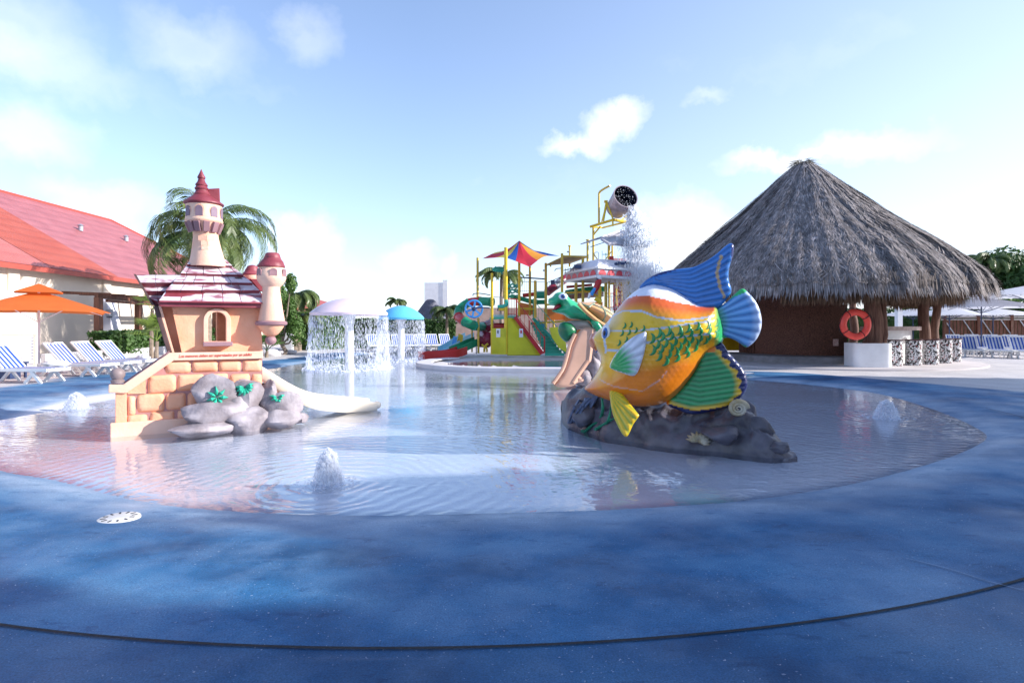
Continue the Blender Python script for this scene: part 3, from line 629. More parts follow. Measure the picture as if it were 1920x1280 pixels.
# deck under the tiles and the red fascia
und = [CF.p3(298, 566, -.1), CF.p3(497, 569, -.1), CF.p3(436, 500, .62), CF.p3(350, 498, .62)]
g = MB(); g.add(und, [(0, 1, 2, 3)]); bk = [(p.x, 1.35, und[0].z) for p in und[:2]]; bt = [(und[2].x, .85, und[2].z), (und[3].x, .85, und[3].z)]
g.add([und[3], und[2], bt[0], bt[1], und[0], und[1], bk[1], bk[0]], [(0, 1, 2, 3), (3, 2, 6, 7), (0, 3, 7, 4), (1, 5, 6, 2), (4, 7, 6, 5)]); g.build('roof_deck', roofred, castle)
plate([CF.uv(*p, -.05) for p in [(295, 566), (299, 574.5), (496, 577.5), (499, 568.5)]], -.05, .06).build('fascia', roofred, castle, bevel=.012)
# left wing roof, three courses and its barge board
LW = [((253, 515.5), (338, 515.5)), ((263, 531.5), (327, 531.5)), ((272, 547), (312, 547)), ((284, 562), (302, 566))]
for r_ in range(3):
    (tl, ty), (tr, ty2) = LW[r_]; (bl, by), (br, by2) = LW[r_+1]; mid = .45+.1*r_
    for f0, f1 in ((0, mid), (mid, 1)):
        w0, w1 = .3-.02*r_, .5
        tile((CF.uv(bl+(br-bl)*f0+.3, by, .26), CF.uv(bl+(br-bl)*f1-.3, by2, .26), CF.uv(tl+(tr-tl)*f1-.3, ty2, .36), CF.uv(tl+(tr-tl)*f0+.3, ty, .36)), .26, .36)
plate([CF.uv(*p, .22) for p in [(250.5, 514), (254.5, 514), (289, 571), (284, 571)]], .2, .4).build('barge_board', roofdk, castle)
plate([CF.uv(*p, .42) for p in [(254, 515), (345, 515), (330, 575), (290, 575)]], .42, .6).build('roof_deck', roofdk, castle)
# right wing roof and the rear turret
for q, w0 in (([(448, 524), (491, 560), (498, 560), (470, 522)], .7), ([(470, 523), (488, 545), (498, 545), (486, 523)], .6)):
    plate([CF.uv(*p, w0) for p in q], w0, w0+.3).build('wing_roof', roofred, castle)
tube = [CF.p3(*p, .05) for p in [(441, 527), (455, 537), (466, 544), (476, 548), (484, 552)]]
plate([CF.uv(*p, .28) for p in [(440, 520), (452, 520), (488, 551), (480, 558)]], .28, .4).build('valley_strip', roofdk, castle)
def turret(prof, w, m, name='turret', cx=None, n=26, par=castle):
    """prof: (px centre, py, half width in px)"""
    k0 = CF.p3(prof[0][0], prof[0][1], w); sc = (CF.o.y+k0.x*CF.s+w*CF.c)/FPX; b = (k0.x, w)
    pr = []; off = []
    for cx_, y, hwd in prof:
        u, z = CF.uv(cx_, y, w); pr.append((max(hwd, .02)*sc, z)); off.append((u-b[0], 0))
    return MB().lathe(pr, (b[0], w, 0), n, off=off).build(name, m, par, smooth=True)
zc = lambda x, y: (440+x/6.4, 460+y/6.4)
def TC(l): return [(440+x/6.4, 460+y/6.4, h_/6.4) for x, y, h_ in l]
def T2(l): return [(190+x/4.924, 300+y/4.924, h_/4.924) for x, y, h_ in l]
w_ = .62
tw_ = turret(T2([(985, 985, 158), (982, 940, 148), (978, 880, 134), (972, 800, 118), (966, 720, 105), (963, 665, 103), (957, 600, 132), (950, 575, 150), (949, 540, 152), (949, 500, 148), (948, 440, 148), (948, 425, 150)]), w_, peachl, 'tower')
turret(T2([(949, 586, 146), (949, 575, 156), (949, 560, 158), (949, 548, 152)]), w_, peachl, 'tower_ring')
turret(T2([(948, 425, 150), (948, 412, 168), (946, 402, 168), (940, 370, 128), (934, 345, 92), (932, 330, 74)]), w_, roofred, 'tower_roof')
for seg in ([(930, 335, 66), (930, 318, 70), (930, 300, 56), (928, 268, 50)], [(928, 278, 56), (927, 265, 60), (926, 250, 48), (925, 230, 42)], [(926, 240, 50), (925, 230, 52), (924, 205, 34), (924, 170, 24)], [(924, 172, 32), (924, 160, 34), (923, 125, 17), (923, 86, 2)]):
    turret(T2(seg), w_, roofred, 'spire_tier')
plate([CF.uv(*z2(*p), w_) for p in [(985, 268), (1092, 262), (1098, 405), (1085, 425), (990, 395)]], w_-.02, w_+.16).build('dormer', roofred, castle, bevel=.01)
def onwall(cu_, prof_r, z, an, sx, sz, th, w, m, name, shape='arch', par=castle):
    g = MB(); pts = []
    if shape == 'arch': pts = [(-1, -1)]+[(-math.cos(math.pi*k/8), .25+.75*math.sin(math.pi*k/8)) for k in range(9)]+[(1, -1)]
    elif shape == 'oval': pts = [(math.cos(6.283*k/14), math.sin(6.283*k/14)) for k in range(14)]
    else: pts = [(-1, -1), (1, -1), (1, 1), (-1, 1)]
    n_ = len(pts); V = []
    for rr in (prof_r-.05, prof_r+th):
        for x, y in pts:
            a_ = an+x*sx/prof_r; V.append((cu_+rr*math.sin(a_), w-rr*math.cos(a_), z+y*sz))
    g.add(V, [tuple(n_+i for i in range(n_))]+[(i, (i+1) % n_, n_+(i+1) % n_, n_+i) for i in range(n_)]); return g.build(name, m, par)
uc, zwin = CF.uv(*z2(949, 492), w_); rs = 148/4.924*(CF.o.y+uc*CF.s+w_*CF.c)/FPX
wdk = mat('mauve_window_paint', (.22, .15, .2), .6, .1, 4)
for an in (-60, -16, 32, 72, 120, 180): 
    onwall(uc, rs, zwin, R(an), .05, .08, .014, w_, wdk, 'tower_window'); onwall(uc, rs, zwin, R(an), .068, .098, .002, w_, peach, 'window_surround')
uc2, zc2 = CF.uv(*z2(953, 618), w_)
for an in (-52, -26, 6, 38, 70, 110, 150, -90):
    a0 = R(an); g = MB(); c0 = (uc2+rs*.93*math.sin(a0), w_-rs*.93*math.cos(a0), zc2+.0)
    top = Vector((uc2+rs*.99*math.sin(a0), w_-rs*.99*math.cos(a0), zc2+.06)); bot = Vector((uc2+rs*.76*math.sin(a0), w_-rs*.76*math.cos(a0), zc2-.09)); g.bar(top, bot, .085, .06); g.build('corbel', mauve, castle, bevel=.006)
uc3, zc3 = CF.uv(*z2(966, 770), w_); ps = (CF.o.y+uc*CF.s+w_*CF.c)/FPX/4.924
for x, y, hw_, hh in ((935, 735, 36, 20), (1005, 735, 30, 20), (955, 782, 30, 20), (1005, 785, 22, 18), (955, 825, 26, 16), (1005, 822, 26, 14)):
    u, z = CF.uv(*z2(x, y), w_); rr = (105+(y-700)*.14)*ps; an = math.asin(max(-1, min(1, (u-uc3)/rr))); onwall(uc3, rr, z, an, hw_*ps, hh*ps, .012, w_, peachl, 'tower_brick', 'box')
# right corner turret
w_ = -.02
turret(TC([(436, 1092, 40), (436, 1060, 85), (437, 1010, 122), (438, 965, 148), (439, 948, 152)]), w_, peach, 'turret_bowl')
turret(TC([(439, 962, 158), (440, 950, 178), (440, 925, 182), (440, 910, 168), (440, 905, 150)]), w_, mauve, 'turret_rim')
turret(TC([(442, 912, 150), (442, 850, 142), (442, 760, 126), (441, 640, 110), (440, 540, 98), (440, 500, 100), (440, 470, 128), (440, 430, 155), (440, 395, 166), (440, 360, 166), (440, 320, 158), (442, 280, 140), (442, 250, 134)]), w_, peachl, 'turret')
for sg in ([(442, 268, 140), (442, 262, 154), (440, 250, 156), (446, 205, 132), (448, 200, 128)], [(448, 212, 128), (450, 200, 130), (452, 160, 98), (452, 155, 96)], [(452, 162, 94), (452, 150, 96), (455, 105, 80), (456, 92, 66), (456, 88, 20)]): turret(TC(sg), w_, roofred, 'turret_roof')
MB().ball(CF.p3(*z3(1402, 432), w_), (.082, .082, .074), 18, 12).build('finial', mauve, castle, smooth=True)
uc, zz_ = CF.uv(*zc(441, 330), w_); rs = 160/6.4*(CF.o.y+uc*CF.s)/FPX
for an in (-62, 2, 55, 120, 180): onwall(uc, rs, zz_, R(an), .05, .055, .014, w_, mauve, 'turret_window', 'arch')
turret(TC([(205, 440, 75), (205, 395, 98), (205, 358, 95)]), 1.0, peachl, 'rear_turret'); 
for sg in ([(200, 362, 95), (202, 350, 104), (208, 305, 78)], [(208, 312, 80), (208, 300, 80), (212, 250, 55), (212, 235, 20)]): turret(TC(sg), 1.0, roofred, 'rear_turret_roof')
# slide chute
z4 = lambda x, y: (480+x/4.924, 520+y/4.924)
near = [((45, 835), .12), ((130, 885), .12), ((250, 960), .14), ((360, 1025), .18), ((460, 1075), .22), ((570, 1110), .3), ((700, 1130), .4), ((850, 1143), .5), ((1000, 1150), .6), ((1120, 1160), .68)]
path = [CF.p3(*z4(*p), w0) for p, w0 in near]; path = [Vector(q) for q in smoothline(path, 3, False)]
prof = [(-.02, -.14), (-.03, 0), (0, .02), (.035, 0), (.07, -.09), (.16, -.13), (.36, -.13), (.45, -.09), (.5, .0), (.535, .03), (.57, 0), (.56, -.16), (.5, -.2), (.02, -.2)]
g = MB(); V = []; K = len(path)
for i, p in enumerate(path):
    e = min(1, max(0, (i-K*.75)/(K*.25))); wd = 1.05
    for a_, b_ in prof: V.append((p.x, p.y+a_*wd, max(-.1, p.z+b_*(1-.35*e))))
m_ = len(prof); g.add(V, [(i*m_+j, i*m_+(j+1) % m_, (i+1)*m_+(j+1) % m_, (i+1)*m_+j) for i in range(K-1) for j in range(m_)]+[tuple(range(m_)), tuple((K-1)*m_+j for j in range(m_))[::-1]])
g.build('slide', slidem, castle, smooth=True, clean=True)
pe = path[-1]; MB().ball((pe.x, pe.y+.03, pe.z-.035), (.08, .07, .07), 12, 8).build('slide_lip', slidem, castle, smooth=True)
MB().ball((pe.x-.55, pe.y+.5, pe.z+.02), (.1, .07, .07), 12, 8).build('slide_lip', slidem, castle, smooth=True)
for k in (4,): 
    p = path[k]; MB().box((p.x, p.y+.28, p.z/2-.1), (.5, .4, max(.05, p.z-.1))).build('slide_support', peachl, castle)
# moulded rocks with painted leaves
RK = [(950, 890, 135, 125, -.22), (1195, 900, 135, 135, -.16), (930, 1040, 200, 95, -.34), (840, 1160, 195, 60, -.44), (1195, 1090, 180, 95, -.34), (1375, 920, 75, 115, -.12), (1500, 965, 135, 95, -.2), (1475, 1075, 165, 70, -.32), (1640, 1070, 60, 40, -.2), (760, 1180, 110, 30, -.42), (1130, 1000, 120, 90, -.25)]
rocks = []
for i, (x, y, rx, ry, w0) in enumerate(RK):
    c = CF.p3(*z3(x, y), w0); sc = (CF.o.y+c.x*CF.s+w0*CF.c)/FPX/4.414
    mb = MB().rock(c, (rx*sc*1.35, max(.22, rx*sc*.95), ry*sc*1.4), seed=i+1, k=30); rocks.append((mb.build('rock', rockm, castle, smooth=True), c, rx*sc, ry*sc))
def leafrose(par, c, r_, n_, a0, sp, tilt=0):
    for k in range(n_):
        a_ = R(a0+sp*k/(max(1, n_-1))); L = r_*random.uniform(.85, 1.1); d = Vector((math.cos(a_), 0, math.sin(a_))); q = Vector((-d.z, 0, d.x))*L*.17
        g = MB(); b0 = c+d*L*.08; m1 = c+d*L*.5+Vector((0, -.035, 0)); e = c+d*L+Vector((0, .02, 0)); bk = Vector((0, .06, 0))
        g.add([b0, m1-q, e, m1+q, m1+Vector((0, -.03, 0)), b0+bk, m1-q+bk, e+bk, m1+q+bk], [(0, 1, 4), (1, 2, 4), (2, 3, 4), (3, 0, 4), (0, 5, 6, 1), (1, 6, 7, 2), (2, 7, 8, 3), (3, 8, 5, 0)]); g.build('leaf', leafp, par)
def onrock(i, x, y):
    o, c, rx, ry = rocks[i]; u, z = CF.uv(*z3(x, y), c.y-.25); best = min((v.co for v in o.data.vertices), key=lambda q: (q.x-u)**2+(q.z-z)**2+(10 if q.y > c.y else 0)); return Vector((u, best.y-.015, z))
leafrose(rocks[0][0], onrock(0, 960, 905), .165, 7, -110, 310)
leafrose(rocks[1][0], onrock(1, 1190, 820), .15, 8, 180, 200)
leafrose(rocks[6][0], onrock(6, 1465, 905), .12, 6, 170, 200)
# ------------------------------------------------------------------ the fish
FO = G(1215, 832); FF = Frame(FO, -18)
fish = empty('fish_statue', FO, FF.yaw, 'big orange and yellow fish with green scales and blue fins on grey rock', 'fish statue')
zf = lambda x, y: (1030+x/2.977, 440+y/2.977)
def UF(x, y, w=0): return FF.uv(*zf(x, y), w)
gloss = mat('fish_paint', (1, 1, 1), .28, .07, 5, .12, 26, attr=True, coat=.35)
blk = [(240, 590), (240, 568), (258, 548), (290, 520), (318, 492), (350, 452), (385, 408), (425, 362), (470, 322), (520, 292), (580, 277), (640, 286), (700, 308), (760, 345), (825, 388), (880, 400), (932, 402), (950, 440), (968, 500), (974, 560), (965, 600), (925, 628), (880, 660), (845, 710), (810, 770), (770, 825), (725, 880), (670, 925), (600, 950), (520, 958), (440, 950), (370, 935), (310, 915), (250, 892), (200, 862), (204, 845), (235, 812), (262, 775), (282, 735), (290, 700), (285, 672), (272, 650), (256, 625)]
ful = smoothline([UF(*p) for p in blk], 3)
inv = lambda v: v
FS = FPX/FO.y*2.977
ue, ze = UF(0, 0)
# colours laid out in the zoomed drawing's coordinates (rows of the painted pattern)
du = (UF(1000, 600)[0]-UF(0, 600)[0])/1000; dz = (UF(500, 0)[1]-UF(500, 1000)[1])/1000
def toz(v): return (v[:, 0]-UF(0, 600)[0])/du, (UF(500, 0)[1]-v[:, 1])/dz
def lerpc(c, a, b, t): t = np.clip(t, 0, 1)[:, None]; return a*(1-t)+b*t
OR = np.array((.78, .21, .01)); YE = np.array((.78, .47, .012)); RD = np.array((.68, .12, .02)); WH = np.array((.72, .74, .84)); GR = np.array((.02, .26, .07)); DB = np.array((.015, .02, .09)); BL = np.array((.035, .17, .5)); LB = np.array((.14, .34, .68)); PB = np.array((.5, .58, .72))
def fishcol(v, q):
    x, y = toz(v); n_ = np.array([noise.noise(Vector((a*6, b*6, 0))) for a, b in v])
    c = np.tile(OR, (len(v), 1))
    l1 = np.interp(x, [300, 380, 450, 560, 640, 760, 860, 930], [560, 455, 428, 432, 465, 482, 470, 455])       # upper pale line
    l0 = np.interp(x, [330, 400, 440, 520, 600, 680, 760, 850, 930], [520, 405, 365, 345, 352, 372, 392, 405, 402])   # foot of the white saddle
    mid = np.interp(x, [230, 330, 500, 700, 900], [760, 790, 690, 640, 610])
    c = lerpc(c, np.tile(YE, (len(v), 1)), np.tile(OR, (len(v), 1)), (y-mid+n_*30+60)/150)
    t = (y-l0)/np.maximum(20, l1-l0); band = lerpc(c, np.tile(RD, (len(v), 1)), np.tile(YE*.6+OR*.4, (len(v), 1)), (t-.35)*1.4)
    m = (y < l1) & (x > 370); c[m] = band[m]
    m = y < l0+n_*6; c[m] = WH
    f = np.clip((470-x)/90, 0, 1)*np.clip((560-y)/80, 0, 1)*np.clip((y-l0+40)/40, 0, 1); c = lerpc(c, c, np.tile(YE*.5+WH*.4, (len(v), 1)), f*.7)
    for line in (l1, np.interp(x, [540, 700, 800, 930], [535, 515, 498, 482]), np.interp(x, [480, 560, 700, 800, 940], [640, 600, 575, 560, 545])):
        m = (np.abs(y-line) < 4.5) & (x > 372) & (x < 935); c[m] = PB*.9
    sub = np.interp(x, [320, 420, 560, 650, 690], [800, 832, 850, 790, 740]); m = (np.abs(y-sub) < 3) & (x > 320) & (x < 690); c[m] = c[m]*.6+PB*.35
    m = (x > 925); c = np.where(m[:, None], lerpc(c, np.tile(YE, (len(v), 1)), np.tile(GR*1.5, (len(v), 1)), (x-915)/35), c)
    # face: pink lips, grey-blue cheek line
    lip = (x < 285) & (y < 665); c[lip] = np.array((.72, .3, .2))
    ll = (x < 262) & (y > 790); c = np.where(ll[:, None], c*.75+np.array((.5, .1, .02))*.25, c)
    ck = np.interp(y, [455, 560, 640, 690], [372, 352, 362, 345]); m = (np.abs(x-ck) < 7) & (y > 470) & (y < 660); c[m] = PB
    # fine scale relief lines in the orange belly
    return c
def fr_(v):
    x, y = toz(v); row = np.floor(y/26); xx = (x+13*(row % 2)) % 30-15; yy = (y % 26)-13
    return np.where((x > 390) & (x < 900), .0022*np.clip(1-np.hypot(xx/15, yy/14), 0, 1), 0)*1.4
inflate(ful, .52, .0145, w0=0, colf=fishcol, ridge=fr_, pw=.62, dmax=.46).build('body', gloss, fish, smooth='all')
def bodyw(u, z):
    d = dist(np.array([[u, z]]), ful)[0]; q = min(1, d/.46); return -.52*(1-(1-q)**2)**.62
def ridged(px0, n_, amp, rr=None):
    c = np.array(UF(*px0))
    def f(v): 
        a_ = np.arctan2(v[:, 1]-c[1], v[:, 0]-c[0]); return amp*np.abs(np.sin(a_*n_))
    return f
def fincol(base, tip, c0, ln, edge=None, ew=.0, dark=None, n_=20):
    c = np.array(UF(*c0))
    def f(v, q):
        r_ = np.hypot(v[:, 0]-c[0], v[:, 1]-c[1])/ln; col = lerpc(None, np.tile(base, (len(v), 1)), np.tile(tip, (len(v), 1)), (r_-.25)*1.6)
        a_ = np.arctan2(v[:, 1]-c[1], v[:, 0]-c[0]); g_ = np.abs(np.sin(a_*n_)); col = col*(.62+.38*g_)[:, None]
        return edge(v, q, col) if edge else col
    return f
# dorsal fin
do = smoothline([UF(*p) for p in [(505, 300), (530, 262), (580, 228), (640, 205), (720, 190), (800, 182), (870, 150), (930, 110), (975, 70), (1005, 50), (1024, 52), (1030, 75), (1022, 130), (1008, 170), (1000, 215), (1003, 260), (1015, 300), (1012, 330), (985, 365), (950, 405), (900, 425), (820, 410), (700, 330), (600, 290)]], 4)
def dedge(v, q, c):
    x, y = toz(v); e = np.interp(x, [505, 580, 720, 870, 975, 1005, 1030], [282, 232, 194, 154, 74, 52, 60]); m = (y < e+14) | (x > 1012-0*y) & (y < 200) ; c = c.copy(); c[m] = DB*1.6
    yl = np.interp(y, [130, 180, 230, 300, 350], [965, 950, 940, 955, 978]); m = (np.abs(x-yl) < 8) & (y > 130) & (y < 360); c[m] = c[m]*.3+np.array((.6, .36, .03))*.7
    return c
def dwave(v):
    x, y = toz(v); k = np.interp(x, [500, 1030], [0, 1]); e = np.interp(x, [505, 640, 800, 930, 1030], [300, 215, 190, 115, 30]); b_ = np.interp(x, [505, 600, 830, 1000], [310, 300, 415, 400]); return .013*np.abs(np.sin(math.pi*9*(y-e)/np.maximum(60, b_-e)))
def dcol(v, q):
    w1 = dwave(v)/.013; c = (BL*.55)*(1-w1[:, None])+(BL*1.15)*w1[:, None]; return dedge(v, q, c)
inflate(do, .035, .016, w0=.0, ridge=dwave, colf=dcol, edge=.012, dmax=.08).build('dorsal_fin', gloss, fish, smooth='all')
# tail
ta_ = smoothline([UF(*p) for p in [(925, 420), (955, 398), (990, 375), (1030, 335), (1065, 305), (1088, 303), (1112, 325), (1140, 355), (1165, 395), (1180, 440), (1186, 490), (1178, 540), (1155, 585), (1125, 615), (1098, 628), (1070, 610), (1040, 590), (1000, 575), (965, 575), (940, 540), (930, 480)]], 4)
def tcol(v, q):
    x, y = toz(v); cx, cy = 850, 490; a_ = np.arctan2(y-cy, x-cx); r_ = np.hypot(x-cx, y-cy); g_ = np.abs(np.sin(a_*19)); c = (BL*.7)[None, :]*(1-g_[:, None])+(LB*1.1)[None, :]*g_[:, None]
    c = lerpc(None, c, np.tile(WH, (len(v), 1)), (r_-262)/60*(.4+.6*g_)); c = lerpc(None, np.tile(GR*1.3, (len(v), 1)), c, (r_-95)/60); m = (a_ < -.66+.0008*(r_-200)) | (a_ > .50-.0002*(r_-200)); c[m] = GR*1.6; return c
def trid(v):
    x, y = toz(v); return .015*np.abs(np.sin(np.arctan2(y-490, x-850)*19))
inflate(ta_, .03, .015, w0=.02, ridge=trid, colf=tcol, edge=.012, dmax=.06).build('tail_fin', gloss, fish, smooth='all')
# anal fin
an_ = smoothline([UF(*p) for p in [(860, 640), (930, 605), (965, 605), (995, 650), (1040, 700), (1085, 755), (1102, 810), (1098, 860), (1060, 915), (1000, 955), (920, 980), (830, 998), (770, 995), (720, 975), (670, 955), (655, 930), (700, 890), (760, 830), (820, 740)]], 4)
def acol(v, q):
    x, y = toz(v); u_ = (x+y*.15)/1000; rings = (y+.18*np.abs(x-850))/27; g_ = np.abs(np.sin(rings*math.pi/1.0)); c = (np.array((.02, .3, .12)))[None, :]*(.45+.55*g_[:, None])+np.array((.02, .03, 0))
    d_ = np.minimum(np.interp(y, [605, 650, 755, 810, 870, 955, 1000], [965, 998, 1085, 1102, 1095, 1010, 800])-x, 2000); low = np.interp(x, [650, 720, 800, 920, 1000, 1060, 1100], [950, 975, 997, 980, 955, 915, 860])-y; e = np.minimum(d_*.8, low)
    c = np.where((e < 62)[:, None], lerpc(None, np.tile(np.array((.68, .4, .02)), (len(v), 1)), c, (e-40)/22), c); c = np.where((e < 34+8*np.sin(rings*3))[:, None], DB, c); c = np.where(((x < 690) | (y < 650) & (x < 930))[:, None], OR, c); return c
def arid(v):
    x, y = toz(v); return .016*np.abs(np.sin((y+.18*np.abs(x-850))/27*math.pi))
inflate(an_, .04, .016, w0=-.03, ridge=arid, colf=acol, edge=.014, dmax=.08).build('anal_fin', gloss, fish, smooth='all')
# pectoral fin lies against the flank
def overlay(pts, name, colf, off=.035, T=.02, amp=.01, rid=None, res=.014, lift=None):
    ol = smoothline([UF(*p, -.3) for p in pts], 4)
    sh = np.array(UF(500, 600, -.3))-np.array(UF(500, 600, 0))
    def wf(v): return np.array([bodyw(a-sh[0]*0, b)-off for a, b in v]) if lift is None else lift(v)
    def cf(v, q): return colf(v-sh, q)
    return inflate(ol, T, res, wf=wf, ridge=(lambda v: rid(v-sh)) if rid else None, colf=cf, edge=.008, dmax=.05).build(name, gloss, fish, smooth='all')
def pcol(v, q):
    x, y = toz(v); a_ = np.arctan2(y-735, x-372); r_ = np.hypot(x-372, y-735); g_ = np.abs(np.sin(a_*15)); c = np.tile(WH, (len(v), 1))*(.6+.4*g_)[:, None]; k = np.clip((135-r_+40*g_)/60, 0, 1)*(r_ > 12)*(q > .2); return lerpc(None, c, np.tile(GR*1.3, (len(v), 1)), k)
overlay([(345, 732), (362, 690), (395, 645), (440, 598), (490, 562), (530, 545), (552, 545), (550, 600), (538, 660), (520, 720), (500, 765), (475, 778), (420, 762), (370, 748)], 'pectoral_fin', pcol, rid=lambda v: .014*np.abs(np.sin(np.arctan2(toz(v)[1]-735, toz(v)[0]-372)*15)))
def vcol(v, q):
    x, y = toz(v); a_ = np.arctan2(y-845, x-345); g_ = np.abs(np.sin(a_*22)); return lerpc(None, np.tile(np.array((.25, .35, .03)), (len(v), 1)), np.tile(YE, (len(v), 1)), g_)
overlay([(340, 862), (355, 850), (385, 860), (420, 890), (460, 935), (505, 985), (508, 1000), (480, 1040), (452, 1098), (425, 1088), (395, 1040), (368, 985), (350, 920)], 'pelvic_fin', vcol, rid=lambda v: .014*np.abs(np.sin(np.arctan2(toz(v)[1]-845, toz(v)[0]-345)*22)),
        lift=lambda v: np.interp(toz(v-0)[1], [850, 950, 1100], [-.36, -.5, -.62]))
# raised green scales: rows of crescents
gsc = mat('green_scale_paint', (.02, .24, .07), .35, .2, 6, coat=.3)
def crescent(x, y, s, rot):
    u, z = UF(x, y, -.4); w0 = bodyw(u, z); cpts = []; n_ = 8; V = []
    for k in range(n_+1):
        a_ = R(-80+160*k/n_)+rot; wd = .42*math.sin(math.pi*k/n_)+.06
        for rr, dw in ((1-wd, .004), (1, .014), (1+wd*.35, .0)):
            uu, zz0 = u+s*rr*math.cos(a_), z+s*rr*math.sin(a_); V.append((uu, bodyw(uu, zz0)-dw-.004, zz0))
    g = MB(); g.add(V, [(3*k+j, 3*k+j+1, 3*k+j+4, 3*k+j+3) for k in range(n_) for j in range(2)]); return g.build('scale', gsc, fish, smooth='all')
rnd = random.Random(4)
for row, (x0, y0, x1, y1, n_) in enumerate([(600, 548, 925, 490, 7), (560, 575, 930, 520, 8), (590, 605, 925, 560, 8), (565, 640, 860, 590, 7), (600, 672, 800, 630, 5), (640, 700, 760, 665, 3)]):
    for k in range(n_):
        t = k/(n_-1); crescent(x0+(x1-x0)*t+rnd.uniform(-4, 4), y0+(y1-y0)*t+rnd.uniform(-3, 3), .066*(1-.25*t), R(-14+rnd.uniform(-8, 8)))
for x, y in ((412, 505), (450, 500), (400, 545), (440, 540), (425, 580), (385, 600), (478, 530), (520, 520)): crescent(x, y, .04, R(-20))
# eye and mouth
eu, ez = UF(322, 548, -.25); ew = bodyw(eu+.03, ez)
def disc3(c, rx, rz, th, m, name, par, rot=0, yaw=-.75):
    g = MB(); g.ball((0, 0, 0), (rx, th, rz), 18, 10); M = Matrix.Translation(c) @ Matrix.Rotation(yaw, 4, 'Z') @ Matrix.Rotation(rot, 4, 'Y'); g.v = [tuple(M @ Vector(p)) for p in g.v]; return g.build(name, m, par, smooth='all')
eyw = mat('eye_white_paint', (.75, .78, .8), .25, .03, 4, coat=.4); eyb = mat('eye_blue_paint', (.03, .12, .4), .25, .1, 4, coat=.4); eyk = mat('eye_black_paint', (.01, .01, .02), .2, .05, 4, coat=.5)
ey = disc3((eu, ew-.0, ez), .07, .105, .04, eyw, 'eye', fish, R(15)); disc3((eu-.005, ew-.03, ez), .045, .07, .025, eyb, 'iris', ey, R(15)); disc3((eu-.008, ew-.05, ez), .022, .036, .018, eyk, 'pupil', ey, R(15))
mo = [FF.p3(*zf(x, y), w0) for x, y, w0 in ((262, 655, .0), (275, 632, -.1), (290, 612, -.17), (310, 600, -.21), (335, 590, -.27))]
MB().tube(mo, [.008, .014, .016, .013, .006], 6).build('mouth_line', eyb, fish, smooth=True)
for sx in (1,):
    lp = [FF.p3(*zf(x, y), w0) for x, y, w0 in ((262, 552, .12), (248, 570, -.02), (244, 592, -.08), (252, 618, -.08), (268, 642, -.02))]; MB().tube(lp, [.03, .05, .058, .05, .025], 10).build('upper_lip', mat('lip_paint', (.7, .27, .16), .3, .1, 4, coat=.3), fish, smooth=True)
# rock base
frock = mat('wet_grey_rock_paint', (.035, .033, .045), .38, .3, 3.5, 1.0, 7, col2=(.14, .13, .16), fac=(.3, .7))
bo = [(70, 1010), (75, 960), (120, 900), (200, 868), (300, 880), (420, 930), (600, 935), (850, 930), (1000, 930), (1085, 900), (1105, 925), (1150, 1010), (1190, 1060), (1260, 1120), (1310, 1180), (1370, 1215), (1360, 1232), (1250, 1245), (900, 1215), (560, 1175), (300, 1140), (150, 1090)]
rk = MB(); nU, nA = 110, 40
topz = lambda x: np.interp(x, [70, 120, 200, 330, 480, 700, 900, 1060, 1120, 1190, 1260, 1310, 1385], [1000, 925, 885, 905, 930, 925, 925, 905, 950, 1055, 1110, 1170, 1232])
for i in range(nU+1):
    x = 70+(1385-70)*i/nU; t = i/nU
    fy = np.interp(x, [70, 100, 300, 560, 900, 1250, 1385], [1030, 1066, 1132, 1176, 1212, 1246, 1240])
    wfr = FF.loc(G(*zf(x, fy), 0)).y; wbk = wfr+1.35*(math.sin(math.pi*min(1, max(0, .04+t*.96)))**.5)+.03
    cw = (wbk-wfr)/2; cc = (wbk+wfr)/2; zt = max(FF.uv(*zf(x, float(topz(x))), min(cc, .15))[1], .04)*min(1, (1-t)/.07+.02)
    for j in range(nA+1):
        a_ = math.pi*j/nA; e = .75
        yy = cc-cw*math.copysign(abs(math.cos(a_))**e, math.cos(a_)); zq = -.14+(zt+.14)*(math.sin(a_)**.62)
        p = Vector((FF.uv(*zf(x, fy), yy)[0], yy, zq)); d = noise.noise(p*1.9)*.17+(.28-abs(noise.noise(p*3.1))*.9)*.16+(.2-abs(noise.noise(p*7.3)))*.09-.03; d *= min(1, (1-t)/.12)
        nrm = Vector((0, -math.cos(a_), math.sin(a_))); p += nrm*d*min(1, .3+math.sin(a_)*1.2)*(.6 if zq > zt*.85 else 1)
        rk.v.append(tuple(p))
rk.f = [(i*(nA+1)+j, i*(nA+1)+j+1, (i+1)*(nA+1)+j+1, (i+1)*(nA+1)+j) for i in range(nU) for j in range(nA)]
rk.f += [tuple(range(nA+1))[::-1], tuple(nU*(nA+1)+j for j in range(nA+1))]
ro = rk.build('rock_base', frock, fish, smooth='all')
LUMPS = [ro]
for x, y, rx, ry, w0 in ((1160, 1080, 100, 80, -.05), (1085, 1000, 80, 90, .08), (960, 1110, 120, 60, -.28), (190, 1000, 90, 80, .55), (1280, 1185, 70, 36, -.3)):
    c = FF.p3(*zf(x, y), w0); sc = (FF.o.y+c.x*FF.s+w0*FF.c)/FPX/2.977; lump = MB().rock(c, (rx*sc*.98, rx*sc*.9, ry*sc*.98), seed=x, k=26).build('rock', frock, fish, smooth='all'); LUMPS.append(lump)
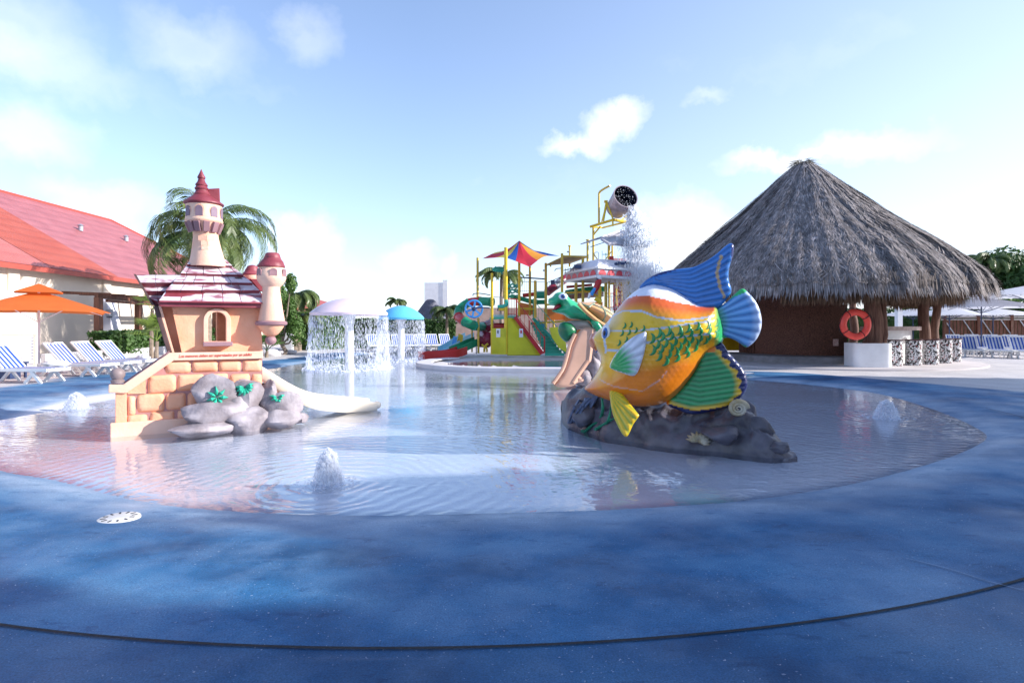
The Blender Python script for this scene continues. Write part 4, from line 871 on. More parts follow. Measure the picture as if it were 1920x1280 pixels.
def rocksurf(x, y):
    best = None; b = 1e9
    for v in [v for o_ in LUMPS for v in o_.data.vertices]:
        q = v.co; wp = Vector((FO.x+q.x*FF.c-q.y*FF.s, FO.y+q.x*FF.s+q.y*FF.c, q.z)); px = 960+wp.x*FPX/wp.y; py = HZ-(wp.z-H)*FPX/wp.y; tx, ty = zf(x, y); e = (px-tx)**2+(py-ty)**2+(wp.y-6)*6
        if e < b: b = e; best = q
    return best.copy()
shm = mat('shell_ochre_paint', (.32, .25, .13), .45, .25, 9, .4, 20, col2=(.5, .45, .36))
q = rocksurf(1062, 965); g = MB(); q = FF.p3(*zf(1055, 968), -.22); pts = [(q.x+.1*(1-k/46)*math.cos(k*.42), q.y-.0012*k, q.z+.09*(1-k/46)*math.sin(k*.42)) for k in range(44)]; g.tube(pts, [.034*(1-k/50) for k in range(44)], 7); sh = g.build('ammonite_shell', shm, fish, smooth='all')
q = rocksurf(830, 1140); g = MB()
for k in range(9):
    a_ = R(-30+210*k/8); g.tube([(q.x, q.y-.06, q.z), (q.x+.08*math.cos(a_), q.y-.1, q.z+.06*math.sin(a_)), (q.x+.15*math.cos(a_), q.y-.05, q.z+.1*math.sin(a_))], [.035, .03, .008], 6)
g.build('scallop_shell', shm, fish, smooth='all')
seam = mat('seaweed_green_paint', (.02, .22, .12), .45, .2, 8); cor = mat('blue_grey_coral_paint', (.1, .13, .22), .45, .2, 8)
for k, (xa, ya_, xb, yb_, xc, yc) in enumerate([(240, 1090, 300, 1000, 295, 885), (225, 1095, 320, 1040, 350, 935), (260, 1080, 340, 1030, 368, 1020), (200, 1100, 250, 1060, 290, 1040), (180, 1110, 230, 1090, 262, 1075)]):
    qs = [rocksurf(xa, ya_), rocksurf(xb, yb_), rocksurf(xc, min(yc, 1040))]; qs[2] = Vector((*FF.uv(*zf(xc, yc), qs[1].y)[:1], qs[1].y-.02, FF.uv(*zf(xc, yc), qs[1].y)[1])); qs = [v+Vector((0, -.03, 0)) for v in qs]
    sp_ = smoothline(qs, 6, False); MB().tube(sp_, [.035*(1-.75*i/len(sp_)) for i in range(len(sp_))], 6, flat=.6).build('seaweed', seam, fish, smooth=True)
for k in range(9):
    xa = 110+14*k; qa = rocksurf(xa, 1050-4*k); qb = rocksurf(xa+35+rnd.uniform(-15, 15), 985-6*k); qc = rocksurf(xa+55+rnd.uniform(-10, 25), 930-4*k); sp_ = smoothline([v+Vector((0, -.02, .01)) for v in (qa, qb, qc)], 5, False); MB().tube(sp_, [.02]*len(sp_), 5).build('coral', cor, fish, smooth=True)
aq = mat('turquoise_stain_paint', (.03, .28, .3), .4, .3, 8)
# ------------------------------------------------------------------ mushroom fountains
domew = mat('pale_pink_dome_paint', (.74, .6, .66), .35, .05, 2, coat=.2); domeb = mat('sky_blue_dome_paint', (.12, .5, .8), .35, .06, 2, coat=.2)
def water_mat(name, mixv, col=(.9, .93, 1)):
    m = bpy.data.materials.new(name); m.use_nodes = True; nt = m.node_tree; n = nt.nodes; l = nt.links; b = n['Principled BSDF']
    b.inputs['Base Color'].default_value = (*col, 1); b.inputs['Roughness'].default_value = .15; t = n.new('ShaderNodeBsdfTransparent'); tl = n.new('ShaderNodeBsdfTranslucent'); tl.inputs[0].default_value = (*col, 1)
    m1 = n.new('ShaderNodeMixShader'); m1.inputs[0].default_value = .6; l.new(b.outputs[0], m1.inputs[1]); l.new(tl.outputs[0], m1.inputs[2])
    m2 = n.new('ShaderNodeMixShader'); m2.inputs[0].default_value = mixv; l.new(t.outputs[0], m2.inputs[1]); l.new(m1.outputs[0], m2.inputs[2]); l.new(m2.outputs[0], n['Material Output'].inputs[0]); return m
dropm = water_mat('falling_water', .62); foamm = water_mat('white_foam', .8, (.93, .95, 1)); mistm = water_mat('fine_spray', .62, (.95, .97, 1))
jetm = water_mat('jet_water', .42, (.93, .95, 1))
thinm = water_mat('thin_foam_veil', .22, (.93, .95, 1))
def streak(mb, p, L, w_, tilt=(0, 0)):
    a = Vector(p); b = a-Vector((tilt[0]*L, tilt[1]*L, L)); m_ = a.lerp(b, .7); r_ = w_/2
    mb.add([a, m_+Vector((r_, 0, 0)), m_+Vector((-r_*.5, r_*.87, 0)), m_+Vector((-r_*.5, -r_*.87, 0)), b], [(0, 1, 2), (0, 2, 3), (0, 3, 1), (4, 2, 1), (4, 3, 2), (4, 1, 3)])
def mushroom(g0, wpx, ytop, yrim, m, lab, seed, shadowside=0, polew=.17):
    t = empty('mushroom_fountain', g0, 0, lab, 'fountain', 'mushroom shaped fountains'); rnd = random.Random(seed)
    Y = g0.y; rr = wpx/2*Y/FPX; zt = H-(ytop-HZ)*Y/FPX; zr = H-(yrim-HZ)*Y/FPX; hh = zt-zr; pr = []
    for k in range(13):
        t_ = k/12; pr.append((rr*max(t_, .002), zr+.08+(hh-.08)*(1-t_**2.0)**.92))
    pr = pr[::-1]; pr = [(rr*.93, zr+.07), (rr*.985, zr), (rr*1.0, zr+.06)]+pr
    MB().lathe(pr+[(0.001, zt)], (0, 0, 0), 40, cap=False).build('dome', m, t, smooth=True)
    MB().lathe([(.2, zr+.05), (rr*.93, zr+.07), (rr*.97, zr+.02)], (0, 0, 0), 40, cap=False).build('underside', whiteplastic, t, smooth=True)
    MB().lathe([(polew*1.1, -.15), (polew, .1), (polew*.95, zr-.3), (polew*1.15, zr-.12), (polew*1.7, zr+.06)], (0, 0, 0), 24).build('pole', whiteplastic, t, smooth=True)
    g = MB(); 
    for _ in range(4600):
        a_ = rnd.uniform(0, 6.283); z = zr*rnd.random()**1.05; r_ = rr*(.985+.05*(1-z/zr))+rnd.gauss(0, .02+.03*(1-z/zr)); L = rnd.uniform(.04, .22)*(1.1-.3*z/zr); L = min(L, max(.03, z))
        streak(g, (r_*math.cos(a_), r_*math.sin(a_), z+.02), L, rnd.uniform(.007, .02))
    c = g.build('falling_water', dropm, None); c.location = g0; tag(c, lab.split(',')[0].replace('fountain', 'fountain')+' - curtain of falling water', 'water', None, 'stuff')
    c['label'] = 'curtain of falling drops around the '+('pale pink' if seed == 1 else 'sky blue')+' mushroom fountain'
    g = MB()
    for _ in range(700):
        a_ = rnd.uniform(0, 6.283); r_ = rr*1.03+rnd.gauss(0, .1); s = rnd.uniform(.012, .035); g.ball((r_*math.cos(a_), r_*math.sin(a_), rnd.random()**3*.16), (s, s, s*.8), 5, 3)
    f_ = g.build('splash_ring', foamm, None); f_.location = g0; tag(f_, 'ring of white splashes under the '+('pale pink' if seed == 1 else 'sky blue')+' mushroom fountain', 'splash', None, 'stuff')
    return t
mushroom(MUSH[0], 142, 558.5, 591, domew, 'larger mushroom fountain with a pale pink dome and white pole', 1, polew=.16)
mushroom(MUSH[1], 86, 573, 599, domeb, 'smaller mushroom fountain with a sky blue dome and white pole', 2, polew=.15)
def bubbler(g0, hpx, wpx, lab, seed):
    rnd = random.Random(seed); s = g0.y/FPX; hh = hpx*s; ww = wpx*s/2; g = MB()
    for _ in range(1500):
        t = rnd.random()**1.15; r_ = ww*(1-.45*t)*math.sqrt(max(0, 1-t**3))*rnd.random()**.5; a_ = rnd.uniform(0, 6.283); z = hh*t
        streak(g, (r_*math.cos(a_), r_*math.sin(a_), z+.02), rnd.uniform(.02, .07), rnd.uniform(.004, .013), (rnd.gauss(0, .25), rnd.gauss(0, .25)))
    for _ in range(260):
        t = rnd.random(); r_ = ww*rnd.uniform(.1, 1)*(1-.5*t); a_ = rnd.uniform(0, 6.283); q = rnd.uniform(.006, .016); g.ball((r_*math.cos(a_), r_*math.sin(a_), hh*t*.9), (q, q, q*1.5), 6, 4)
    for _ in range(140):
        r_ = ww*rnd.uniform(.6, 2.0); a_ = rnd.uniform(0, 6.283); q = rnd.uniform(.003, .009); g.ball((r_*math.cos(a_), r_*math.sin(a_), .004), (q*2.4, q*2.4, q*.4), 6, 3)
    o = g.build('bubbling_jet', jetm); o.location = g0; tag(o, lab, 'water jet', 'bubbling jets in the pool', 'stuff')
    g = MB(); g.lathe([(ww*.8, 0), (ww*.72, hh*.3), (ww*.5, hh*.65), (ww*.22, hh*.82), (.01, hh*.86)], (0, 0, 0), 14, cap=False); g.v = [(x*(1+.25*noise.noise(Vector((x*30, y*30, z*14)))), y, z) for x, y, z in g.v]
    o2 = g.build('water_core', thinm, o, smooth='all')
bubbler(BUB[0], 64, 60, 'bubbling water jet in the near middle of the pool, with rings around it', 1)
bubbler(BUB[1], 30, 44, 'low bubbling water jet left of the brick castle', 2)
bubbler(BUB[2], 32, 46, 'bubbling water jet near the right edge of the pool', 3)
dc = G(223, 970, .06); t = empty('drain_cover', (dc.x, dc.y, .048), 0, 'round white slotted drain cover on the blue pool edge', 'drain cover')
MB().lathe([(.0, .018), (.125, .018), (.14, .012), (.145, -.02)], (0, 0, 0), 28, cap=False).build('plate', mat('drain_white_plastic', (.62, .6, .58), .5, .1, 8), t, smooth=True)
for k in range(12): a_ = k*math.pi/6; MB().box((.1*math.cos(a_), .1*math.sin(a_), .019), (.035, .012, .003), rz=a_).build('slot', jm, t)

# ------------------------------------------------------------------ left building
rooft = mat('pink_corrugated_roof', (.37, .115, .12), .4, .05, 1.2, col2=(.44, .145, .15), spec=.6); roofo = mat('orange_corrugated_roof', (.4, .08, .045), .45, .05, 1.2, col2=(.44, .1, .06), spec=.4); roofe = mat('red_roof_edge', (.4, .075, .055), .45, .06, 2)
def corrug(m, sc):
    nt = m.node_tree; n = nt.nodes; l = nt.links; b = n['Principled BSDF']; tc = n.new('ShaderNodeTexCoord'); wv = n.new('ShaderNodeTexWave'); wv.wave_type = 'BANDS'; wv.bands_direction = 'Y'; wv.inputs['Scale'].default_value = sc; l.new(tc.outputs['Object'], wv.inputs['Vector'])
    w2 = n.new('ShaderNodeTexWave'); w2.wave_type = 'BANDS'; w2.bands_direction = 'X'; w2.wave_profile = 'SAW'; w2.inputs['Scale'].default_value = sc*.25; l.new(tc.outputs['Object'], w2.inputs['Vector'])
    ad = n.new('ShaderNodeMath'); ad.operation = 'ADD'; l.new(wv.outputs['Fac'], ad.inputs[0]); l.new(w2.outputs['Fac'], ad.inputs[1])
    bp = n.new('ShaderNodeBump'); bp.inputs['Strength'].default_value = .5; bp.inputs['Distance'].default_value = .06
    src = b.inputs['Base Color'].links[0].from_socket; rp_ = n.new('ShaderNodeValToRGB'); rp_.color_ramp.elements[0].position = .15; rp_.color_ramp.elements[0].color = (.86, .86, .86, 1); rp_.color_ramp.elements[1].position = .5; l.new(w2.outputs['Fac'], rp_.inputs[0]); mm = n.new('ShaderNodeMixRGB'); mm.blend_type = 'MULTIPLY'; mm.inputs[0].default_value = 1; l.new(src, mm.inputs[1]); l.new(rp_.outputs[0], mm.inputs[2]); l.new(mm.outputs[0], b.inputs['Base Color'])
    l.new(ad.outputs[0], bp.inputs['Height']); l.new(bp.outputs[0], b.inputs['Normal'])
corrug(rooft, 1.6); corrug(roofo, 1.6)
HB = empty('hall_building', (-20.3, 16, 0), 0, 'long cream hall with a large pink-red corrugated roof behind the loungers', 'building')
WX = lambda Y: -19.4-.045*(Y-16)
def L_(x, y, z): return (x+20.3, y-16, z)
g = MB()
for y0, y1 in ((12, 46.2),): g.add([L_(WX(y0), y0, 0), L_(WX(y1), y1, 0), L_(WX(y1), y1, 3.9), L_(WX(y0), y0, 3.9), L_(-36, y1, 0), L_(-36, y1, 3.9)], [(0, 1, 2, 3), (1, 4, 5, 2)])
g.build('wall', cream, HB)
ez, rz_ = 3.9, 8.95
def roofpt(Y, f): ex = WX(Y)+.35; return Vector(L_(ex+(-28.2-ex)*f, Y, ez+(rz_-ez)*f))
e0, e1 = 10.0, 46.6
def roofstrip(y0, y1, f0, f1, m, nm, lift, n=40):
    g = MB(); ny_ = 12
    for i in range(n+1):
        Y = y0+(y1-y0)*i/n
        for j in range(ny_+1): g.v.append(tuple(roofpt(Y, f0+(f1-f0)*j/ny_)+Vector((.3, 0, 1)).normalized()*lift))
    g.f = [(i*(ny_+1)+j, (i+1)*(ny_+1)+j, (i+1)*(ny_+1)+j+1, i*(ny_+1)+j+1) for i in range(n) for j in range(ny_)]; return g.build(nm, m, HB)
roofstrip(e0, 40, 0, 1, rooft, 'roof', 0)
g = MB(); V = [roofpt(40, 0), roofpt(e1, 0), roofpt(40, 1)]; g.add(V+[Vector(L_(-37, e1, ez)), Vector(L_(-37, e0, ez)), roofpt(e0, 1)], [(0, 1, 2), (1, 3, 2), (5, 2, 3, 4)]); g.build('roof_end', rooft, HB)
roofstrip(24.1, 28.4, .005, .72, roofo, 'roof_sheet', .05, 12)
rooft2 = mat('faded_orange_roof', (.5, .13, .1), .36, .05, 1.2, col2=(.54, .15, .12), spec=.5); corrug(rooft2, 1.6)
roofstrip(12, 24.05, .005, .72, rooft2, 'roof_sheet', .05, 20)
g = MB(); g.bar(roofpt(e0, 0)+Vector((.05, 0, -.06)), roofpt(e1, 0)+Vector((.05, 0, -.06)), .12, .2); g.build('eave_board', roofe, HB)
g = MB(); g.tube([roofpt(e0, 1), roofpt(40, 1), roofpt(e1, 0)], .1, 8); g.build('ridge_cap', roofe, HB, smooth=True)
for Y in (33, 37): g = MB(); g.lathe([(.12, 0), (.12, .3), (.2, .32), (.0, .42)], roofpt(Y, .62), 10); g.build('roof_vent', greym, HB)
for Y in (22.4, 27.9, 37): 
    x = WX(Y); g = MB(); g.add([L_(x, Y-.55, 0), L_(x+1.0, Y-.55, 0), L_(x+1.0, Y+.25, 0), L_(x, Y+.25, 0), L_(x, Y-.4, 2.9), L_(x+.35, Y-.4, 2.7), L_(x+.35, Y+.2, 2.7), L_(x, Y+.2, 2.9)], [(0, 1, 5, 4), (1, 2, 6, 5), (2, 3, 7, 6), (4, 5, 6, 7)]); g.build('buttress', mauvewall, HB, bevel=.05)
    MB().box(L_(x+.04, Y, 3.3), (.12, .5, 1.1)).build('pilaster', cream, HB)
lamp = empty('wall_lamp', (WX(27.9)+.62, 27.3, 2.15), 0, 'small grey lamp fixed on the right-hand buttress', 'lamp'); MB().box((0, 0, 0), (.25, .2, .35)).build('housing', greym, lamp, bevel=.03); MB().box((0, 0, -.2), (.18, .14, .06)).build('shade', navy, lamp)
# low wing farther along
LWg = empty('low_wing', (-24, 50, 0), 0, 'low cream wing with a thin red roof beyond the palms', 'building')
g = MB(); g.add([(0, -2.5, 0), (5.7, 14, 0), (5.7, 14, 3.3), (0, -2.5, 3.3), (-6, -2.5, 0), (-6, -2.5, 3.3)], [(0, 1, 2, 3), (4, 0, 3, 5)]); g.build('wall', cream, LWg)
g = MB(); g.add([(.6, -3, 3.35), (6.6, 14, 3.35), (2, 14, 4.6), (-5, -3, 4.6), (.6, -3, 3.1), (6.6, 14, 3.1)], [(0, 1, 2, 3), (4, 5, 1, 0), (4, 0, 3)]); g.build('roof', roofe, LWg)
# pergola in front of the wall
pg = empty('pergola', (-18.2, 27, 0), 0, 'dark brown wooden pergola against the cream wall', 'pergola')
def Lp(p): return Vector(p)-Vector((-18.2, 27, 0))
pY0, pY1 = 26.2, 37
for z, px0, px1, w0 in ((2.55, 24.5, 40, .16), (2.38, 25, 41, .12)): g = MB(); g.bar(Lp((-17.9+.1*(z < 2.5), px0, z+.25)), Lp((-18.9, px1, z+.1)), w0, w0); g.build('beam', brownwood, pg)
for Y in (24.6, 27.5, 31, 35.5, 40): g = MB(); g.bar(Lp((-17.9-.06*(Y-25), Y, 0)), Lp((-17.9-.06*(Y-25), Y, 2.75)), .24, .24); g.build('post', brownwood, pg)
for k in range(16): Y = 24.8+k*1.0; g = MB(); g.bar(Lp((-17.5-.06*(Y-25), Y, 2.9)), Lp((-19.6, Y, 2.98)), .08, .12); g.build('rafter', brownwood, pg)
p = P(124, 608, 27); sg = empty('wall_sign', (WX(28.3)+.06, 28.3, 1.75), 0, 'small green and white sign on the cream wall', 'sign'); MB().box((0, 0, 0), (.03, .8, .28)).build('board', whiteplastic, sg); MB().box((.02, 0, .07), (.02, .7, .07)).build('band', green, sg); MB().box((.02, 0, -.06), (.02, .7, .05)).build('band', green, sg)
# planter bed along the wall
pl = empty('planter_wall', (-17.3, 27, 0), 0, 'low pink planter wall running along the cream hall', 'planter'); g = MB(); g.bar((0, -6, .28), (-1.0, 12, .28), .18, .42); g.build('wall', kerbm, pl, bevel=.02)
hedge((-17.6, 24.2), (-18.6, 31.5), .8, .95, .3, 'low dark shrubs in the planter behind the loungers', 0, 3000, .11, 4, 'shrub', 'shrub_row')
hedge((-18.7, 32.4), (-19.2, 38), .9, 1.1, .3, 'low dark shrubs right of the pale buttress', 0, 2200, .11, 5, 'shrub', 'shrub_row')
# ------------------------------------------------------------------ trees and hedges behind
make_palm(P(388, 655, 25).xy.to_3d()+Vector((0, 0, .05)), 5.55, 4.1, 'tall coconut palm with long drooping fronds behind the castle tower', n=38, seed=3, wid=.8, r=.17, droop=(1.5, 2.9), lw=.026)
o = make_palm((-22.0, 21.5, .05), 3.6, 2.2, 'palm with drooping fronds at the far left edge of the photo', n=14, seed=8, wid=.55)
make_palm(P(552, 650, 31).xy.to_3d()+Vector((0, 0, .05)), 2.9, 2.1, 'bushy palm just right of the castle turret', n=22, seed=5, wid=.5, droop=(1.5, 2.6), lw=.04)
make_palm(P(560, 650, 33).xy.to_3d()+Vector((0, 0, .05)), 1.6, 2.2, 'short palm at the left end of the clipped hedge', n=18, seed=6, wid=.5, lw=.04)
make_palm(P(838, 650, 36).xy.to_3d()+Vector((0, 0, .05)), 2.35, 1.5, 'small palm in front of the tan wall left of the play tower', n=18, seed=9, wid=.4, r=.09, lw=.04)
make_palm(P(940, 640, 40).xy.to_3d()+Vector((0, 0, .05)), 4.8, 2.4, 'palm standing behind the striped canopy', n=18, seed=11, wid=.5, r=.13, lw=.04)
make_palm(P(745, 640, 55).xy.to_3d()+Vector((0, 0, .05)), 3.7, 1.5, 'distant palm just showing above the sky blue dome', n=12, seed=12, wid=.4, r=.1, lw=.05)
make_tree('leafy_tree', P(532, 650, 28.5).xy.to_3d(), 4.9, 1.05, 1, 'dense leafy tree behind the castle turret', n=7000, leaf=.085, seed=15, trunkh=.12)
fan_palm(P(293, 660, 22).xy.to_3d()+Vector((0, 0, .08)), .85, 1.15, 'bright green fan palm left of the castle wall', 18, 3)
fan_palm(P(284, 600, 24).xy.to_3d()+Vector((0, 0, .08)), 2.1, .9, 'taller fan palm beside the pergola post', 9, 4)
fan_palm(P(500, 655, 26).xy.to_3d()+Vector((0, 0, .08)), .3, .9, 'small fan palm under the castle turret', 12, 6, 1)
hedge(P(563, 650, 34).xy, P(640, 650, 37).xy, 1.2, 2.25, .05, 'bright green clipped hedge left of the pink mushroom fountain', 1, 5000, .1, 7)
hedge(P(640, 650, 38).xy, P(850, 650, 40).xy, 1.4, 1.9, .05, 'long dark hedge behind the two mushroom fountains', 0, 8000, .12, 8)
ut = empty('utility_box', P(541, 655, 31).xy.to_3d(), 0, 'white utility box beside the clipped hedge', 'box'); MB().box((0, 0, .6), (.7, .5, 1.1)).build('cabinet', white, ut, bevel=.03); MB().box((0, -.26, .6), (.55, .02, .9)).build('door', whiteplastic, ut)
for k, (px, py, s) in enumerate([(507, 664, .35), (525, 662, .25), (545, 661, .2), (160, 692, .22), (205, 689, .2)]):
    Y = 1.42*FPX/(py+3-HZ); q = P(px, py, Y); o = MB().ball((0, 0, .1), (s*1.5, s, s*.6), 14, 9, nz=.3, seed=k).build('white_rock', mat('pale_rock_%d' % k, (.6, .57, .58), .8, .1, 4, .4, 12), None, smooth='all'); o.location = (q.x, q.y, .1); tag(o, ['large pale rock on the deck right of the castle', 'middle pale rock on the deck right of the castle', 'smallest pale rock on the deck right of the castle', 'pale rock behind the left lounger feet', 'pale rock under the wall by the fan palm'][k], 'rock')
# white block and small thatch beyond, tan wall
wb = empty('white_block', P(818, 650, 48).xy.to_3d(), 0, 'white square building behind the small thatched roof', 'building'); MB().box((0, 1.5, 2.6), (2.0, 3, 5.2)).build('wall', white, wb)
MB().box((.75, -.01, 2.8), (.4, .06, 5.25)).build('pillar', whiteplastic, wb)
th = empty('small_thatched_hut', P(807, 650, 42).xy.to_3d(), 0, 'small grey thatched hut in front of the white building', 'hut')
grth = mat('grey_thatch', (.12, .12, .15), .9, .35, 7, .6, 20, stretch=(3, 3, .5)); MB().lathe([(1.6, 1.6), (1.3, 2.1), (.8, 2.8), (.4, 3.35), (.22, 3.5), (0.01, 3.52)], (0, 0, 0), 24).build('thatch', grth, th, smooth=True)
for a_ in (0, 1.57, 3.14, 4.7): MB().tube([(1.1*math.cos(a_), 1.1*math.sin(a_), 0), (1.1*math.cos(a_), 1.1*math.sin(a_), 1.9)], .09, 8).build('post', darkwood, th)
MB().box((0, 1, 1), (2.6, .2, 1.5)).build('wall', cream, th)
tw = empty('tan_wall', P(900, 650, 46).xy.to_3d(), 0, 'long tan wall behind the play tower', 'wall'); MB().box((3.2, 0, 1.45), (12, .4, 3.1)).build('masonry', mat('tan_wall_render', (.42, .3, .25), .85, .12, 2.5, .3, 8), tw)
# ------------------------------------------------------------------ loungers and umbrellas
def stripes(name, c1, c2, freq, axis='Y'):
    m = mat(name, c1, .6, .03, 3); nt = m.node_tree; n = nt.nodes; l = nt.links; b = n['Principled BSDF']; tc = n.new('ShaderNodeTexCoord'); wv = n.new('ShaderNodeTexWave'); wv.bands_direction = axis; wv.inputs['Scale'].default_value = freq; l.new(tc.outputs['Object'], wv.inputs['Vector'])
    r_ = n.new('ShaderNodeValToRGB'); r_.color_ramp.interpolation = 'CONSTANT'; r_.color_ramp.elements[0].color = (*c1, 1); r_.color_ramp.elements[1].position = .5; r_.color_ramp.elements[1].color = (*c2, 1); l.new(wv.outputs['Fac'], r_.inputs[0]); l.new(r_.outputs[0], b.inputs['Base Color']); return m
strm = stripes('blue_white_sling', (.01, .07, .36), (.5, .52, .58), 2.6)
def lounger(loc, rz, lab, group, back=42):
    t = empty('sun_lounger', loc, rz, lab, 'sun lounger', group); w2 = .33                     # head at -x, foot at +x, origin under the hinge
    g = MB()
    for s in (-1, 1): g.bar((-.75, s*w2, .33), (1.15, s*w2, .33), .05, .07)
    g.bar((1.15, -w2, .33), (1.15, w2, .33), .05, .07); g.bar((-.75, -w2, .33), (-.75, w2, .33), .05, .07); g.build('frame', whiteplastic, t, bevel=.008)
    for x in (-.45, .75):
        for s in (-1, 1):
            g = MB(); g.bar((x-.05, s*w2, .33), (x+.24, s*w2, 0), .045, .07); g.build('leg', whiteplastic, t); g = MB(); g.bar((x+.05, s*(w2-.05), .33), (x-.24, s*(w2-.05), 0), .045, .07); g.build('leg', whiteplastic, t)
    MB().box((.55, 0, .365), (1.18, .58, .02)).build('seat', strm, t)
    a_ = R(back); L = .78; c = Vector((-.05-L/2*math.cos(a_), 0, .37+L/2*math.sin(a_))); MB().box(c, (L, .54, .018), ry=a_).build('backrest', strm, t)
    g = MB(); d = Vector((-math.cos(a_), 0, math.sin(a_)))
    for s in (-1, 1): g.bar(Vector((-.05, s*.3, .37)), Vector((-.05, s*.3, .37))+d*L, .045, .05)
    g.bar(Vector((-.05, -.32, .37))+d*L, Vector((-.05, .32, .37))+d*L, .05, .06); g.build('back_frame', whiteplastic, t, bevel=.008); return t
LG = 'blue striped loungers left of the pool'
L0 = lounger((-12.55, 14.4, .09), R(-4), 'blue striped lounger nearest the left edge of the photo', LG, 46)
def lcopy(src, loc, rz, lab, grp): o = copy_tree(src); o.location = loc; o.rotation_euler[2] = rz; o['label'] = lab; o['group'] = grp; return o
lcopy(L0, (-12.6, 16.3, .09), R(-4), 'striped lounger just right of the orange umbrella pole', LG)
lcopy(L0, (-12.6, 17.3, .09), R(-5), 'striped lounger second to the right of the orange umbrella pole', LG)
lcopy(L0, (-12.6, 18.3, .09), R(-5), 'striped lounger third from the umbrella pole, nearest the fan palm', LG)
lcopy(L0, (-10.6, 19.4, .09), R(-8), 'striped lounger partly hidden behind the castle stair rail', LG)
tb = empty('side_table', (-13.7, 15.5, .09), 0, 'low dark side table at the foot of the orange umbrella', 'table'); MB().box((0, 0, .42), (.6, .6, .05)).build('table_top', navy, tb, bevel=.01)
for sx in (-.24, .24):
    for sy in (-.24, .24): MB().box((sx, sy, .2), (.05, .05, .4)).build('leg', navy, tb)
MB().box((0, 0, .15), (.34, .34, .3)).build('base_weight', navy, tb)
sc_ = empty('slatted_screen', P(20, 660, 20).xy.to_3d()+Vector((0, 0, .09)), .2, 'white slatted bench back standing at the left buttress', 'bench')
for k in range(8): MB().box((0, 0, .25+k*.11), (1.4, .04, .06)).build('slat', mauvewall, sc_)
for s in (-1, 1): MB().box((s*.75, 0, .55), (.09, .08, 1.1)).build('post', cream, sc_)
MB().box((0, 0, 1.12), (1.6, .09, .06)).build('rail', cream, sc_)
orc = mat('orange_canopy_cloth', (.72, .17, .035), .7, .06, 2, trans=.42); wtc = mat('white_canopy_cloth', (.7, .7, .74), .7, .04, 2, trans=.38)
def umbrella(loc, hw_, ztop, zedge, m, lab, grp=None, n=4, rot=.2, vent=True, polem=None, sag=.0, nm='parasol'):
    t = empty(nm, loc, rot, lab, 'umbrella', grp); polem = polem or greym; k = n
    MB().tube([(0, 0, 0), (0, 0, ztop)], .03, 10).build('pole', polem, t, smooth=True)
    for i in range(n):
        a0, a1 = 2*math.pi*i/n+math.pi/n, 2*math.pi*(i+1)/n+math.pi/n; g = MB(); S = 8; r0 = .14 if vent else .0
        for u in range(S+1):
            f = r0+(1-r0)*u/S
            for v in range(S+1):
                q = v/S; ax, ay = math.cos(a0)*(1-q)+math.cos(a1)*q, math.sin(a0)*(1-q)+math.sin(a1)*q; z = ztop-(ztop-zedge)*(f**1.08)+.06*math.sin(math.pi*q)*f*(1 if n == 4 else .5)
                g.v.append((ax*hw_*f, ay*hw_*f, z))
        g.f = [(u*(S+1)+v, u*(S+1)+v+1, (u+1)*(S+1)+v+1, (u+1)*(S+1)+v) for u in range(S) for v in range(S)]; g.build('canopy_panel', m, t, smooth=True)
        g = MB(); e = Vector((math.cos(a0)*hw_*.98, math.sin(a0)*hw_*.98, zedge-.02)); g.bar((0, 0, ztop-.12), e, .018); g.bar((0, 0, zedge-.25), Vector((0, 0, ztop)).lerp(e, .5)-Vector((0, 0, .05)), .018); g.build('rib', polem, t)
    if vent:
        g = MB(); zt = ztop+.22; V = [(0, 0, zt)]+[(math.cos(2*math.pi*i/n+math.pi/n)*hw_*.34, math.sin(2*math.pi*i/n+math.pi/n)*hw_*.34, ztop-.05) for i in range(n)]; g.add(V, [(0, i+1, (i+1) % n+1) for i in range(n)]); g.build('vent_cap', m, t)
    MB().lathe([(.26, 0), (.26, .06), (.05, .09), (.05, .3)], (0, 0, 0), 16).build('base', polem, t, smooth=True); return t
umbrella((-13.55, 16.3, .09), 2.25, 2.42, 1.78, orc, 'big orange square umbrella over the left loungers', rot=-math.pi/4-.1, polem=white)
bl = []
for i, px in enumerate((700, 722, 746, 768, 790, 812, 836)):
    q = P(px, 650, 33+.2*i); bl.append(lcopy(L0, (q.x, q.y, .09), R(-70), 'far blue lounger in the row under the hedge, number %s from the left' % ['first', 'second', 'third', 'fourth', 'fifth', 'sixth', 'seventh'][i], 'far loungers under the hedge'))
for i, o in enumerate(bl): o['label'] = 'far blue lounger, %s from the left in the row under the hedge' % ['first', 'second', 'third', 'fourth', 'fifth', 'sixth', 'seventh'][i]
RG = 'blue striped loungers on the right terrace'
rl_ = [(1818, 27, -118), (1868, 26.2, -118), (1915, 25.6, -118), (1800, 29.5, -118), (1838, 29.2, -118), (1880, 29, -118), (1916, 28.6, -118), (1790, 32, -118), (1826, 32, -118), (1862, 31.6, -118), (1900, 31.4, -118)]
nm_ = ['front row, first right of the mosaic stools', 'front row, second right of the mosaic stools', 'front row, cut by the right edge', 'second row, leftmost', 'second row, second from the left', 'second row, third from the left', 'second row, cut by the right edge', 'back row, leftmost', 'back row, second from the left', 'back row, third from the left', 'back row, at the right edge']
for (px, Y, a_), l_ in zip(rl_, nm_): q = P(px, 650, Y); lcopy(L0, (q.x, q.y, .09), R(a_), 'blue striped lounger on the right terrace, '+l_, RG)
